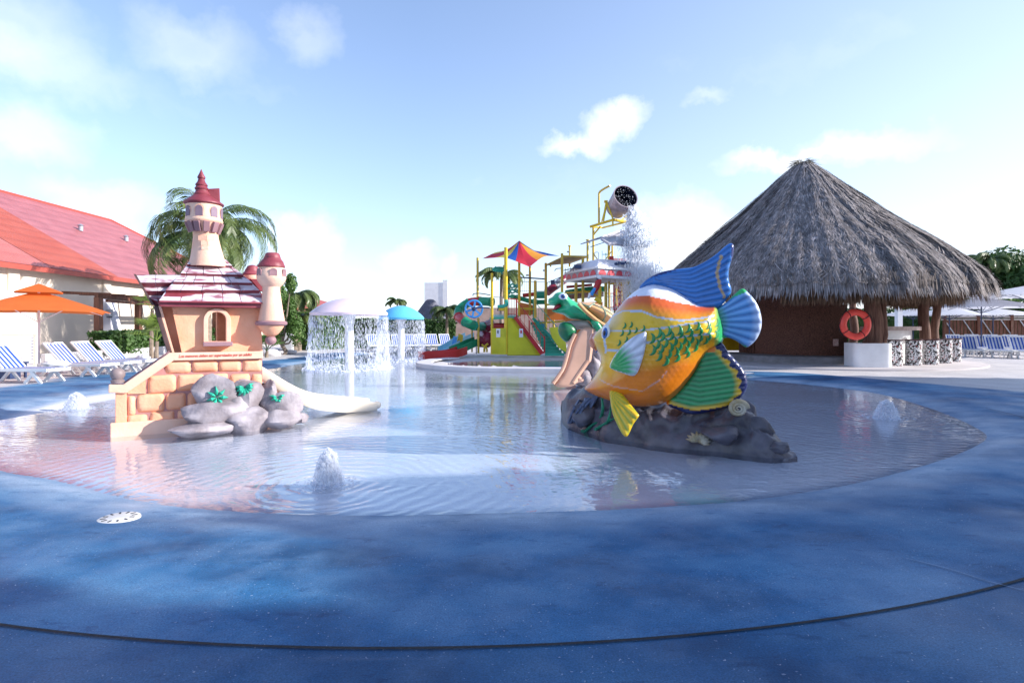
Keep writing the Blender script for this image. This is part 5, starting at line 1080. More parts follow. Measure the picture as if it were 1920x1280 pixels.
# white parasols right
for px, yt, ye, Y, hw_, l_ in ((1840, 557, 578, 29, 2.6, 'large white parasol just right of the thatched eave'), (1935, 534, 556, 27, 2.8, 'white parasol cut off by the right edge'), (1780, 574, 592, 35, 2.2, 'white parasol seen low behind the bar posts'), (1862, 578, 592, 36, 2.7, 'white parasol farther back, below the large one'), (1712, 578, 592, 37, 2.0, 'white parasol glimpsed through the bar opening')):
    q = P(px, yt, Y); e = P(px, ye, Y); umbrella((q.x, q.y, .09), hw_, q.z-.09, e.z-.09, wtc, l_, 'white parasols on the right terrace', 8, .3, False, navy)
# ------------------------------------------------------------------ thatched bar
HC = Vector((12.3, 24.0, 0)); hut = empty('thatched_bar', (HC.x, HC.y, .0), 0, 'big round thatched bar with brown reed wall and tree trunk posts', 'bar hut')
pat = mat('patio_concrete', (.5, .46, .47), .75, .1, 1.2, .1, 40); g = MB(); g.lathe([(6.02, .05), (6.02, .13), (5.98, .145), (0.01, .145)], (HC.x, HC.y, 0), 96, cap=False); tag(g.build('patio', pat, smooth=True), kind='structure')
darkst = mat('dark_stone_kerb', (.2, .19, .2), .8, .2, 4, .4, 20); reed = mat('brown_reed_wall', (.05, .018, .012), .6, .5, 34, .9, 90, col2=(.24, .1, .065), fac=(.4, .62), stretch=(1, 1, 1.6))
MB().lathe([(3.7, .14), (3.7, .36), (3.66, .4), (2.2, .4)], (0, 0, 0), 64, cap=False, a0=R(165), a1=R(300)).build('plinth_kerb', darkst, hut, smooth=True)
# curved wall: about 1 o'clock to 9 o'clock seen from above, the bar opening faces right
def arcwall(mb, r0, r1, z0, z1, a0, a1, n=40):
    V = []
    for k in range(n+1):
        a_ = R(a0+(a1-a0)*k/n); c_, s_ = math.cos(a_), math.sin(a_); V += [(r0*c_, r0*s_, z0), (r1*c_, r1*s_, z0), (r1*c_, r1*s_, z1), (r0*c_, r0*s_, z1)]
    mb.add(V, [(4*k+j, 4*k+(j+1) % 4, 4*(k+1)+(j+1) % 4, 4*(k+1)+j) for k in range(n) for j in range(4)]+[(3, 2, 1, 0), tuple(4*n+j for j in range(4))]); return mb
arcwall(MB(), 2.35, 2.5, .15, 3.6, 120, 279).build('reed_wall', reed, hut, smooth=True)
for k in range(9):                                                   # upright poles standing proud of the reed wall
    a_ = R(168+k*3.6); MB().tube([(2.54*math.cos(a_), 2.54*math.sin(a_), .4), (2.54*math.cos(a_+.01), 2.54*math.sin(a_), 3.5)], .035, 6).build('wall_pole', reed, hut, smooth=True)
g = arcwall(MB(), 3.62, 3.74, .15, 1.36, 276, 345, 40); g.build('bar_front', white, hut)
g = arcwall(MB(), 3.4, 4.05, 1.36, 1.5, 275, 347, 40); g.build('bar_top', mat('stone_bar_top', (.38, .27, .25), .5, .2, 8, .2, 30), hut)
for a0 in (284, 305, 326):                                            # arched niches in the bar front
    g = MB(); V = []; n_ = 12
    for k in range(n_+1): th_ = math.pi*k/n_; aa = R(a0+8*-math.cos(th_)); V.append((3.755*math.cos(aa), 3.755*math.sin(aa), .16+.95*math.sin(th_)**.8))
    g.add(V, [tuple(range(n_+1))]); g.build('niche', darkst, hut)
fr = P(1570, 640, 21.6); 
def wallbox(px, py, wpx, hpx, m, nm):
    a_ = None
    for aa in np.arange(200, 280, .25):
        q = Vector((HC.x+2.6*math.cos(R(aa)), HC.y+2.6*math.sin(R(aa)))); 
        if a_ is None or abs(960+q.x*FPX/q.y-px) < a_[0]: a_ = (abs(960+q.x*FPX/q.y-px), aa, q)
    q = a_[2]; z = H-(py-HZ)*q.y/FPX; return MB().box((q.x-HC.x, q.y-HC.y, z), (.05, wpx*q.y/FPX, hpx*q.y/FPX), rz=R(a_[1])).build(nm, m, hut)
wallbox(1567, 642, 9, 13, mat('faded_red_notice', (.5, .2, .17), .6, .3, 30, col2=(.7, .6, .55)), 'notice'); wallbox(1581, 567, 3.4, 8, white, 'switch_plate'); wallbox(1587, 567, 3.4, 8, white, 'switch_plate')
for (px, Y, r_, nm2) in ((1637, 19.6, .3, 0), (1733, 21.5, .2, 1), (1754, 22.6, .17, 2), (1470, 27.5, .2, 3), (1600, 29, .2, 4)):
    q = P(px, 640, Y)-HC; rnd = random.Random(px); g = MB(); pts = []
    for k in range(9): z = .1+3.3*k/8; pts.append((q.x+.06*math.sin(k*1.3+px), q.y, z))
    g.tube(pts, [r_*(1.05-.35*k/8) for k in range(9)], 14); g.v = [(x+.05*noise.noise(Vector((x*3, y*3, z*.8))), y, z) for x, y, z in g.v]
    if nm2 == 0:
        g.tube([(q.x+.1, q.y-.1, .2), (q.x+.32, q.y-.15, 1.2), (q.x+.3, q.y-.1, 2.2), (q.x+.55, q.y, 3.4)], [.11, .09, .08, .07], 10); g.tube([(q.x-.25, q.y-.1, .2), (q.x-.2, q.y-.22, 1.5), (q.x-.35, q.y, 3.4)], [.09, .08, .07], 10)
    g.build('trunk_post', darkwood, hut, smooth='all')
# roof
rp = [(0.02, 8.47), (.35, 8.3), (.9, 7.85), (1.6, 7.18), (2.6, 6.28), (3.6, 5.38), (4.72, 4.5), (5.5, 3.8), (6.0, 3.26), (6.2, 2.86)]
thm = mat('thatch_straw', (1, 1, 1), .85, .25, 3, attr=True, spec=.15); rr_ = np.array([p[0] for p in rp]); rz2 = np.array([p[1] for p in rp]); al = np.r_[0, np.cumsum(np.hypot(np.diff(rr_), np.diff(rz2)))]; AL = al[-1]
def roofat(s, th): 
    r_ = np.interp(s*AL, al, rr_); z = np.interp(s*AL, al, rz2); f = .13*s*noise.noise(Vector((math.cos(th)*24, math.sin(th)*24, s*1.5)))+.11*noise.noise(Vector((math.cos(th)*5.5, math.sin(th)*5.5, s*2.2)))+.07*noise.noise(Vector((math.cos(th)*13, math.sin(th)*13, s*4.5)))
    return Vector(((r_+f*min(1, s*3))*math.cos(th), (r_+f*min(1, s*3))*math.sin(th), z+f*.7*min(1, s*3)))
g = MB(); n1, n2 = 30, 120
for i in range(n1+1):
    for j in range(n2): g.v.append(tuple(roofat(i/n1, 2*math.pi*j/n2)*.995)); g.c.append((.1, .085, .075))
g.f = [(i*n2+j, (i+1)*n2+j, (i+1)*n2+(j+1) % n2, i*n2+(j+1) % n2) for i in range(n1) for j in range(n2)]
m0 = len(g.v); 
for j in range(n2): a_ = 2*math.pi*j/n2; g.v.append((5.5*math.cos(a_), 5.5*math.sin(a_), 3.15)); g.c.append((.1, .06, .04))
g.v.append((0, 0, 7.7)); g.c.append((.1, .06, .04))
g.f += [(n1*n2+j, m0+j, m0+(j+1) % n2, n1*n2+(j+1) % n2) for j in range(n2)]+[(m0+j, m0+n2, m0+(j+1) % n2) for j in range(n2)]
g.build('roof_shell', thm, hut, smooth='all')
rnd = random.Random(21); g = MB(); NB = 62000
rs_ = np.sqrt(np.random.rand(NB))
for k in range(NB):
    s = float(rs_[k])*1.0; th_ = rnd.uniform(0, 2*math.pi)
    if math.sin(th_) > .55 and rnd.random() < .6: th_ = -th_           # fewer on the far side
    L = rnd.uniform(.28, .62); p = roofat(s, th_); q = roofat(min(1, s+L/AL), th_+rnd.gauss(0, .02)); d = (q-p); 
    if d.length < L*.6: d = Vector((math.cos(th_)*.25, math.sin(th_)*.25, -1)).normalized()*L
    n_ = Vector((math.cos(th_), math.sin(th_), .9)).normalized(); lift = rnd.uniform(.005, .07); side = d.cross(n_).normalized()*rnd.uniform(.008, .02)
    a0 = p+n_*.015; a1 = p+d*.6+n_*lift*.8; a2 = p+d+n_*lift+Vector((rnd.gauss(0, .03), rnd.gauss(0, .03), -.02))
    b_ = rnd.random(); clump = .9+.5*noise.noise(Vector((math.cos(th_)*9, math.sin(th_)*9, s*5))); v_ = .1+.2*b_*b_+.1*clump; c = (v_*1.08, v_*.95, v_*.93) if rnd.random() < .75 else (v_*.7, v_*.68, v_*.72)
    g.add([a0-side, a0+side, a1+side, a1-side, a2], [(0, 1, 2, 3), (3, 2, 4)], c)
tag(g.build('thatch', thm, hut), kind='stuff')
g = MB()
for k in range(9000):
    th_ = rnd.uniform(0, 2*math.pi); L = rnd.uniform(.12, .44)*(1+.7*noise.noise(Vector((math.cos(th_)*7, math.sin(th_)*7, 1)))); r_ = 6.22-rnd.uniform(0, .6); z = 2.93+(6.22-r_)*.95+rnd.uniform(-.05, .16); p = Vector((r_*math.cos(th_), r_*math.sin(th_), z)); d = Vector((math.cos(th_)*.12+rnd.gauss(0, .06), math.sin(th_)*.12+rnd.gauss(0, .06), -1)).normalized()
    side = Vector((-math.sin(th_), math.cos(th_), 0))*rnd.uniform(.008, .018); v_ = rnd.uniform(.1, .26)*(1 if r_ > 5.95 else .7); g.add([p-side, p+side, p+d*L*.7+side, p+d*L*.7-side, p+d*L], [(0, 1, 2, 3), (3, 2, 4)], (v_*1.1, v_*.9, v_*.8))
for k in range(7000):                                                 # inner fringe of brown palm over the bar
    th_ = rnd.uniform(R(235), R(380)); L = rnd.uniform(.45, .85); r_ = rnd.uniform(4.2, 5.4); z = 2.95+(5.4-r_)*.2; p = Vector((r_*math.cos(th_), r_*math.sin(th_), z)); side = Vector((-math.sin(th_), math.cos(th_), 0))*.016; v_ = rnd.uniform(.06, .2); d = Vector((rnd.gauss(0, .06), rnd.gauss(0, .06), -1)); g.add([p-side, p+side, p+d*L*.8+side, p+d*L*.8-side, p+d*L], [(0, 1, 2, 3), (3, 2, 4)], (v_*1.25, v_*.8, v_*.55))
tag(g.build('eave_fringe', thm, hut), kind='stuff')
g = MB()
for k in range(260): th_ = rnd.uniform(0, 6.283); p = Vector((.2*math.cos(th_), .2*math.sin(th_), 8.4+rnd.uniform(-.1, .12))); d = Vector((math.cos(th_)*.5+rnd.gauss(0, .2), math.sin(th_)*.5+rnd.gauss(0, .2), rnd.uniform(-.45, .1))); side = d.orthogonal().normalized()*.012; v_ = rnd.uniform(.12, .3); g.add([p-side, p+side, p+d*.8], [(0, 1, 2)], (v_*1.1, v_, v_*.8))
g.build('roof_tuft', thm, hut)
for k in range(14): a_ = 2*math.pi*k/14; g = MB(); g.tube([(5.6*math.cos(a_), 5.6*math.sin(a_), 2.95), (.2*math.cos(a_), .2*math.sin(a_), 7.6)], .06, 6); g.build('rafter', darkwood, hut)
MB().tube([(4.9*math.cos(R(a_)), 4.9*math.sin(R(a_)), 3.05) for a_ in range(0, 365, 6)], .08, 6, cap=False).build('ring_beam', darkwood, hut)
# planter box under the big trunk, lifebuoy, stools
q = P(1626, 688, 19.4); pb_ = empty('white_planter', (q.x, q.y, .14), R(-8), 'white rounded box round the foot of the big trunk post', 'planter')
ol = []; W_, D_ = .6, .5; r_ = .2
for cx, cy, a0 in ((W_-r_, D_-r_, 0), (-W_+r_, D_-r_, 90), (-W_+r_, -D_+r_, 180), (W_-r_, -D_+r_, 270)):
    for k in range(6): an = R(a0+18*k); ol.append((cx+r_*math.cos(an), cy+r_*math.sin(an)))
n_ = len(ol); g = MB(); g.add([(x, y, 0) for x, y in ol]+[(x, y, .8) for x, y in ol]+[(x*.85, y*.85, .8) for x, y in ol]+[(x*.85, y*.85, .66) for x, y in ol], [(i, (i+1) % n_, n_+(i+1) % n_, n_+i) for i in range(n_)]+[(n_+i, n_+(i+1) % n_, 2*n_+(i+1) % n_, 2*n_+i) for i in range(n_)]+[(2*n_+i, 2*n_+(i+1) % n_, 3*n_+(i+1) % n_, 3*n_+i) for i in range(n_)]); g.build('box', white, pb_, smooth=True)
g = MB(); g.add([(x*.85, y*.85, .7) for x, y in ol], [tuple(range(n_))]); g.build('soil', darkst, pb_)
q = P(1604, 608, 18.75); lb = empty('lifebuoy', q, 0, 'red lifebuoy ring hanging on the big trunk post of the bar', 'lifebuoy'); lbm = mat('red_lifebuoy_plastic', (.75, .07, .05), .4, .1, 3)
g = MB(); n1_, n2_ = 40, 12
for i in range(n1_):
    for j in range(n2_): a_, b_ = 2*math.pi*i/n1_, 2*math.pi*j/n2_; g.v.append(((.405+.115*math.cos(b_))*math.cos(a_), .08*math.sin(b_), (.405+.115*math.cos(b_))*math.sin(a_)))
g.f = [(i*n2_+j, ((i+1) % n1_)*n2_+j, ((i+1) % n1_)*n2_+(j+1) % n2_, i*n2_+(j+1) % n2_) for i in range(n1_) for j in range(n2_)]; g.build('ring', lbm, lb, smooth='all')
for k in range(4): a_ = R(35+90*k); MB().tube([((.405+.125*math.cos(b_))*math.cos(a_), .09*math.sin(b_), (.405+.125*math.cos(b_))*math.sin(a_)) for b_ in np.linspace(0, 6.283, 10)], .012, 5, cap=False).build('strap', jm, lb)
MB().tube([((.54+.03*math.sin(4*a_))*math.cos(a_), -.02, (.54+.03*math.sin(4*a_))*math.sin(a_)) for a_ in np.linspace(0, 6.283, 40)], .01, 5, cap=False).build('rope', jm, lb)
def mosaic():
    m = bpy.data.materials.new('pebble_mosaic'); m.use_nodes = True; nt = m.node_tree; n = nt.nodes; l = nt.links; b = n['Principled BSDF']; tc = n.new('ShaderNodeTexCoord'); v = n.new('ShaderNodeTexVoronoi'); v.inputs['Scale'].default_value = 32; l.new(tc.outputs['Object'], v.inputs['Vector'])
    r_ = n.new('ShaderNodeValToRGB'); r_.color_ramp.interpolation = 'CONSTANT'; e = r_.color_ramp.elements; e[0].color = (.015, .012, .015, 1); e[1].position = .5; e[1].color = (.72, .72, .74, 1); x = e.new(.44); x.color = (.3, .04, .05, 1)
    s_ = n.new('ShaderNodeSeparateColor'); l.new(v.outputs['Color'], s_.inputs[0]); l.new(s_.outputs[0], r_.inputs[0]); l.new(r_.outputs[0], b.inputs['Base Color']); b.inputs['Roughness'].default_value = .4
    bp = n.new('ShaderNodeBump'); bp.inputs['Strength'].default_value = .5; bp.inputs['Distance'].default_value = .01; bp.invert = True; l.new(v.outputs['Distance'], bp.inputs['Height']); l.new(bp.outputs[0], b.inputs['Normal']); return m
mosm = mosaic(); st0 = None
for i, (px, Y) in enumerate(((1677, 19.7), (1713, 20.0), (1745, 20.4), (1770, 21.2), (1788, 22.1))):
    q = P(px, 680, Y); l_ = ['first', 'second', 'third', 'fourth', 'fifth'][i]+' black and white mosaic stool counted from the white box'
    if st0 is None:
        st0 = empty('mosaic_stool', (q.x, q.y, .145), 0, l_, 'bar stool', 'mosaic stools along the bar'); MB().lathe([(.25, 0), (.25, .86)], (0, 0, 0), 28).build('pedestal', mosm, st0, smooth=True); MB().lathe([(.25, .86), (.285, .87), (.285, .9), (.01, .905)], (0, 0, 0), 28, cap=False).build('seat', mat('dark_red_seat_tile', (.06, .015, .02), .35, .2, 8), st0, smooth=True)
    else: c = copy_tree(st0); c.location = (q.x, q.y, .145); c['label'] = l_
# ------------------------------------------------------------------ right background
hedge((8, 44), (40, 41), 1.6, 2.7, .05, 'tall dark hedge seen through the bar opening', 0, 9000, .14, 31)
pst = empty('white_post', P(1685, 640, 33).xy.to_3d(), 0, 'white square post seen through the bar opening', 'post'); MB().box((0, 0, 1.6), (.28, .28, 3.2)).build('shaft', white, pst); MB().box((0, 0, 3.22), (.34, .34, .06)).build('cap', white, pst)
fn = empty('dark_wooden_fence', P(1770, 640, 37).xy.to_3d(), R(-4), 'dark wooden fence with diagonal braces behind the right-hand loungers', 'fence')
for k in range(46): MB().box((k*.22, 0, .95), (.17, .04, 1.9)).build('board', brownwood, fn)
for z in (1.95, 2.1): MB().box((5, -.05, z), (10.4, .08, .07)).build('rail', mat('pale_rail_paint_%d' % int(z*100), (.5, .45, .45), .6, .1, 4), fn)
for k in range(9): g = MB(); g.bar((k*1.15, -.08, 1.9), (k*1.15+.85, -.08, .6), .05, .05); g.build('brace', greym, fn)
for k in range(6): MB().box((k*2.05, -.06, 1.1), (.16, .16, 2.3)).build('post', brownwood, fn)
make_tree('broad_tree', (41, 47, 0), 8.6, 4.6, 0, 'broad dark tree above the thatch at the right edge', n=9000, leaf=.22, seed=41, trunkh=.35)
make_tree('broad_tree', (36.2, 49, 0), 7.0, 3.4, 1, 'smaller mid-green tree just right of the thatched roof', n=7000, leaf=.2, seed=42, trunkh=.35)
make_palm((38.6, 46, 0), 6.6, 2.4, 'palm poking out above the trees at the right edge', n=16, seed=44, wid=.5, lw=.05)
make_tree('broad_tree', (46, 44, 0), 7.4, 4.2, 0, 'dark tree cut off by the right edge behind the parasols', n=7000, leaf=.22, seed=43, trunkh=.35)
hedge((30, 43), (46, 38), 1.6, 3.4, .05, 'dense green hedge behind the dark wooden fence', 1, 7000, .14, 33)
# unseen trees added and sized to cast shade over the near pool and deck
for i, (x, y, h, r_) in enumerate(((17.5, 10.2, 8.6, 3.2), (17.0, 6.2, 9.9, 3.6), (21.5, 8.2, 11.6, 3.6), (22.5, 12.2, 9.8, 2.8), (17.6, 2.6, 9.6, 3.3), (18, -1.9, 13, 3.6), (16, -4.6, 12.5, 3.6), (19, -8.5, 13.5, 4.4), (22.5, -3.2, 15.5, 4.2), (26, -4.4, 18, 4.6), (22, -9.5, 15, 4.8), (27, -9, 18, 5.2), (20, -.4, 12.5, 2.4))):
    make_tree('shade_caster_tree', (x, y, .05), h, r_, i % 2, ['rounded', 'spreading', 'bushy', 'slim', 'low-crowned', 'tall', 'wide', 'leaning', 'very tall', 'towering', 'dark', 'rear', 'thin'][i]+' unseen tree added off the right side to shade the pool', n=12000, leaf=.36, seed=60+i, trunkh=.22, group='unseen trees added for their shade')
# ------------------------------------------------------------------ the turtle slide
TO = G(1105, 722); TF = Frame(TO, 6); turtle = empty('turtle_slide', TO, TF.yaw, 'green turtle with orange shell standing over a tan water slide', 'turtle slide')
z5 = lambda x, y: (820+x/4.268, 430+y/4.268)
def UT(l, w=0): return [TF.uv(*z5(*p), w) for p in l]
tg = mat('turtle_green_paint', (.015, .3, .13), .3, .15, 3, coat=.35, col2=(.03, .42, .2)); tdk = mat('turtle_dark_green_paint', (.01, .15, .06), .35, .2, 3, coat=.3)
tsh = mat('turtle_shell_paint', (.72, .34, .12), .35, .12, 1.5, coat=.2, col2=(.78, .48, .24)); tbel = mat('turtle_belly_paint', (.4, .34, .3), .5, .2, 3); tsl = mat('tan_slide_gelcoat', (.62, .36, .25), .35, .1, 1.5, coat=.2); tln = mat('shell_line_paint', (.28, .36, .26), .5, .1, 4); tmo = mat('mouth_red_paint', (.35, .03, .05), .4, .1, 5)
hd = smoothline(UT([(887, 578), (891, 556), (922, 538), (945, 512), (985, 501), (1030, 514), (1062, 552), (1100, 575), (1160, 610), (1250, 690), (1300, 780), (1250, 790), (1215, 735), (1130, 722), (1060, 714), (1010, 684), (965, 670), (925, 658), (918, 646), (950, 638), (985, 612), (978, 598), (945, 612), (905, 607), (890, 594)]), 4)
inflate(hd, .3, .04, w0=0, pw=.6, dmax=.28).build('head_and_neck', tg, turtle, smooth='all')
inflate(smoothline(UT([(925, 648), (950, 600), (985, 600), (988, 625), (960, 640)]), 4), .1, .04, w0=0).build('mouth', tmo, turtle, smooth='all')
shl = smoothline(UT([(1112, 592), (1180, 578), (1260, 582), (1340, 606), (1400, 645), (1440, 700), (1440, 760), (1400, 790), (1340, 775), (1260, 728), (1170, 655)]), 4)
sh_ = inflate(shl, .75, .05, w0=.25, pw=.6, dmax=.5).build('shell', tsh, turtle, smooth='all')
rimp = UT([(1108, 596), (1165, 658), (1255, 732), (1335, 780), (1400, 798)]); rim = [Vector((u, -.32, z)) for u, z in rimp]; rim = [Vector(q) for q in smoothline(rim, 5, False)]; MB().tube(rim, .05, 8).build('shell_rim', tsh, turtle, smooth=True)
def shw(u, z): 
    d = dist(np.array([[u, z]]), shl)[0]; q = min(1, d/.5); return .25-.75*(1-(1-q)**2)**.6
for l in ([(1130, 598), (1200, 650), (1290, 720), (1350, 755)], [(1195, 650), (1215, 620), (1250, 598), (1275, 590)], [(1330, 745), (1335, 690), (1330, 640), (1322, 610)], [(1250, 598), (1330, 640), (1410, 690)], [(1215, 620), (1160, 592)]):
    pts = [Vector((u, shw(u, z)-.005, z)) for u, z in smoothline(UT(l, -.2), 6, False)]; MB().tube(pts, .022, 6).build('shell_seam', tln, turtle, smooth=True)
inflate(smoothline(UT([(958, 790), (975, 752), (1020, 738), (1075, 760), (1105, 810), (1090, 850), (1050, 885), (1025, 902), (985, 872), (962, 830)]), 4), .2, .045, w0=-.15, dmax=.2).build('flipper', tdk, turtle, smooth='all')
inflate(smoothline(UT([(1210, 735), (1262, 725), (1300, 780), (1318, 830), (1275, 838), (1235, 800)]), 4), .17, .04, w0=-.25, dmax=.15).build('flipper', tg, turtle, smooth='all')
inflate(smoothline(UT([(1028, 748), (1080, 728), (1190, 728), (1240, 775), (1240, 800), (1130, 800), (1085, 840), (1060, 792)]), 4), .22, .04, w0=0, dmax=.25).build('belly', tbel, turtle, smooth='all')
so_ = smoothline(UT([(1100, 835), (1055, 925), (1025, 1020), (990, 1110), (940, 1180), (903, 1224), (930, 1241), (1000, 1241), (1062, 1218), (1108, 1155), (1180, 1062), (1202, 1025), (1236, 830), (1236, 792), (1150, 790)]), 4)
inflate(so_, .05, .05, wf=lambda v: -.28-.35*np.clip(1-v[:, 1]/1.4, 0, 1)**1.5, edge=.02, dmax=.1, ridge=lambda v: -0*v[:, 0]).build('slide', tsl, turtle, smooth='all')
lft_ = [Vector((u, -.33-.35*max(0, 1-z/1.4)**1.5, z)) for u, z in smoothline(UT([(1100, 835), (1055, 925), (1025, 1020), (990, 1110), (940, 1180), (905, 1222)], -.3), 4, False)]; MB().tube(lft_, .05, 8).build('slide_edge', tsl, turtle, smooth=True)
rgt_ = [Vector((u, -.33-.35*max(0, 1-z/1.4)**1.5, z)) for u, z in smoothline(UT([(1236, 800), (1202, 1025), (1180, 1062), (1108, 1155), (1062, 1218)], -.3), 4, False)]; MB().tube(rgt_, .05, 8).build('slide_edge', tsl, turtle, smooth=True)
eu_, ez_ = UT([(992, 540)])[0]; e_ = MB().ball((eu_, -.24, ez_), (.115, .05, .085), 16, 10).build('eye', eyw, turtle, smooth='all'); MB().ball((eu_-.01, -.285, ez_), (.06, .025, .055), 12, 8).build('iris', eyb, e_, smooth='all'); MB().ball((eu_-.01, -.305, ez_), (.03, .015, .03), 10, 7).build('pupil', eyk, e_, smooth='all')
for x, y, rx, ry, w0 in ((1240, 1130, 70, 110, .1), (1260, 1000, 60, 130, .3), (1160, 1190, 60, 60, -.1), (1300, 900, 60, 120, .5)):
    u, z = TF.uv(*z5(x, y), w0); MB().ball((u, w0, z), (rx/4.268*.0139*1.1, .45, ry/4.268*.0139*1.1), 18, 12, nz=.3, seed=x, fr=1.6).build('rock', rockm, turtle, smooth='all')
for x, y in ((1140, 1200), (1100, 1210)): u, z = TF.uv(*z5(x, y), -.5); MB().ball((u, -.5, z), (.12, .1, .07), 10, 6, nz=.2, seed=2).build('shell_ornament', peachl, turtle, smooth='all')
# ------------------------------------------------------------------ the water play tower
T0 = P(1000, 664, 27); T0.z = 0; tower = empty('water_play_tower', T0, 0, 'multi-level water play structure of yellow posts with slides, stairs, striped canopy and tipping bucket', 'play structure')
def Q_(px, py, Y): return P(px, py, Y)-T0
def post(px, yt, yb, Y, wpx, m=yellow, nm='post', cap=False):
    a = Q_(px, yb, Y); b = Q_(px, yt, Y); r_ = wpx/2*Y/FPX; g = MB().tube([a, b], r_, 12); 
    if cap: g.tube([b, b+Vector((0, 0, .05))], r_*1.6, 12)
    return g.build(nm, m, tower, smooth=True)
def beam(a, b, wpx, m=yellow, nm='beam', n=8):
    A = Q_(*a); B = Q_(*b); return MB().tube([A, B], wpx/2*a[2]/FPX, n).build(nm, m, tower, smooth=True)
def pipe(l, wpx, m, nm='pipe', n=8, sm=5, closed=False):
    pts = [Vector(q) for q in smoothline([Q_(*p) for p in l], sm, False)]; return MB().tube(pts, wpx/2*l[0][2]/FPX, n).build(nm, m, tower, smooth=True)
def quad(l, m, nm, th=.08):
    V = [Q_(*p) for p in l]; nr = (V[1]-V[0]).cross(V[2]-V[0]).normalized(); 
    if nr.y < 0: nr = -nr
    k = len(V); g = MB(); g.add(V+[v+nr*th for v in V], [tuple(range(k)), tuple(k+i for i in range(k))[::-1]]+[(i, k+i, k+(i+1) % k, (i+1) % k) for i in range(k)]); return g.build(nm, m, tower)
def railing(p0, p1, p0t, p1t, n_, m, bar=1.0):
    g = MB(); A, B, C_, D_ = [Q_(*p) for p in (p0, p1, p0t, p1t)]; r_ = .5*bar*p0[2]/FPX
    g.tube([C_, D_], r_*1.8, 6); g.tube([A.lerp(C_, .12), B.lerp(D_, .12)], r_*1.2, 6)
    for i in range(n_+1): t = i/n_; g.tube([A.lerp(B, t), C_.lerp(D_, t)], r_*(1.8 if i in (0, n_) else .8), 5)
    return g.build('railing', m, tower)
ypost = mat('shaded_ochre_post_paint', (.62, .43, .06), .4, .1, 2)  # darker copy of the yellow paint, shade put into its colour
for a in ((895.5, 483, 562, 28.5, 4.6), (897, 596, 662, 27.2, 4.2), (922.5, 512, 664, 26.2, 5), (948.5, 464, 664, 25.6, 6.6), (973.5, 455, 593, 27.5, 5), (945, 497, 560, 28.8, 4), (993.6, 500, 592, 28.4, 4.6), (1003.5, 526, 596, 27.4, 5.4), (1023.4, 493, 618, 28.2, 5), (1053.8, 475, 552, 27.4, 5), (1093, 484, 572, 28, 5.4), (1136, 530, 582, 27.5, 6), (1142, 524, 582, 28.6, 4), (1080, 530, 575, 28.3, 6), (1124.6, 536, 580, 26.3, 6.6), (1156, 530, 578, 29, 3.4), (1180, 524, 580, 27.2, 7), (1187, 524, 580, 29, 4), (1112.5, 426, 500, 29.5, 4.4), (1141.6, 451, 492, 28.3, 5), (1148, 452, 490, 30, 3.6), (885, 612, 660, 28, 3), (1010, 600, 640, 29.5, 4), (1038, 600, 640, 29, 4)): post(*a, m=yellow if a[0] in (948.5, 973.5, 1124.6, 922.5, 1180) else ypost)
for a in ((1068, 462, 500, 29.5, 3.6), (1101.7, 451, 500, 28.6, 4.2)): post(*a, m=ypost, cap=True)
for px, y in ((1063, 472), (1018, 507), (986, 516)): beam((px, y, 28.4), (px+5, y, 28.4), 3, greym, 'nozzle')
# striped canopy
cc = {'red': mat('red_canopy_cloth', (.62, .03, .06), .6, .05, 3, trans=.3), 'yel': mat('yellow_canopy_cloth', (.78, .62, .12), .6, .05, 3, trans=.3), 'blu': mat('blue_canopy_cloth', (.03, .13, .5), .6, .05, 3, trans=.3), 'ora': mat('orange_canopy_cloth_stripe', (.75, .3, .03), .6, .05, 3, trans=.3)}
pk = Q_(973.5, 451, 27.3); cor = [Q_(904, 485, 27.4), Q_(993, 500.5, 25.0), Q_(1049, 480, 27.6), Q_(955, 474, 30)]
seq = [('red', 'red', 'blu', 'red'), ('red', 'ora', 'ora', 'blu'), ('blu', 'yel', 'red', 'yel'), ('yel', 'red', 'blu', 'red')]
seq = [['red', 'yel', 'blu', 'red'], ['red', 'ora', 'ora', 'blu'], ['blu', 'red', 'yel', 'ora'], ['red', 'blu', 'yel', 'red']]
for s_i in range(4):
    A, B = cor[s_i], cor[(s_i+1) % 4]
    for k in range(4):
        g = MB(); N = 6
        for u in range(N+1):
            f = u/N
            for v in range(4):
                q = (k+v/3)/4; e = A.lerp(B, q); sag = math.sin(math.pi*q); e = e.lerp((A+B+pk*.6)/2.6, .22*sag)+Vector((0, 0, .16*sag)); p = pk.lerp(e, f); p.z -= .22*math.sin(math.pi*f)*(.6+.4*(1-sag)); g.v.append(tuple(p))
        g.f = [(u*4+v, u*4+v+1, (u+1)*4+v+1, (u+1)*4+v) for u in range(N) for v in range(3)]; g.build('canopy_panel', cc[seq[s_i][k]], tower, smooth='all')
# yellow base panels with notices
quad([(920, 664, 26.2), (948, 664.5, 25.5), (948, 615, 25.5), (920, 615.5, 26.2)], panelyellow, 'side_panel')
quad([(952, 664.5, 25.6), (1014, 664.5, 26.2), (1013, 664, 26.2), (966, 596, 26.0), (952, 596, 25.6)], panelyellow, 'side_panel')
for px, y in ((934, 624), (977, 624)):
    o = quad([(px-3.5, y+8, 25.55 if px < 950 else 25.6), (px+3.5, y+8, 25.35 if px < 950 else 25.65), (px+3.5, y-8, 25.35 if px < 950 else 25.65), (px-3.5, y-8, 25.55 if px < 950 else 25.6)], whiteplastic, 'notice', .02); o.location.y -= .12 if px < 950 else .14
    o = quad([(px-1.5, y+1, 25.4), (px+1.5, y+1, 25.4), (px+1.5, y-5, 25.4), (px-1.5, y-5, 25.4)], navy if px < 950 else red, 'notice_symbol', .01); o.location.y -= .1
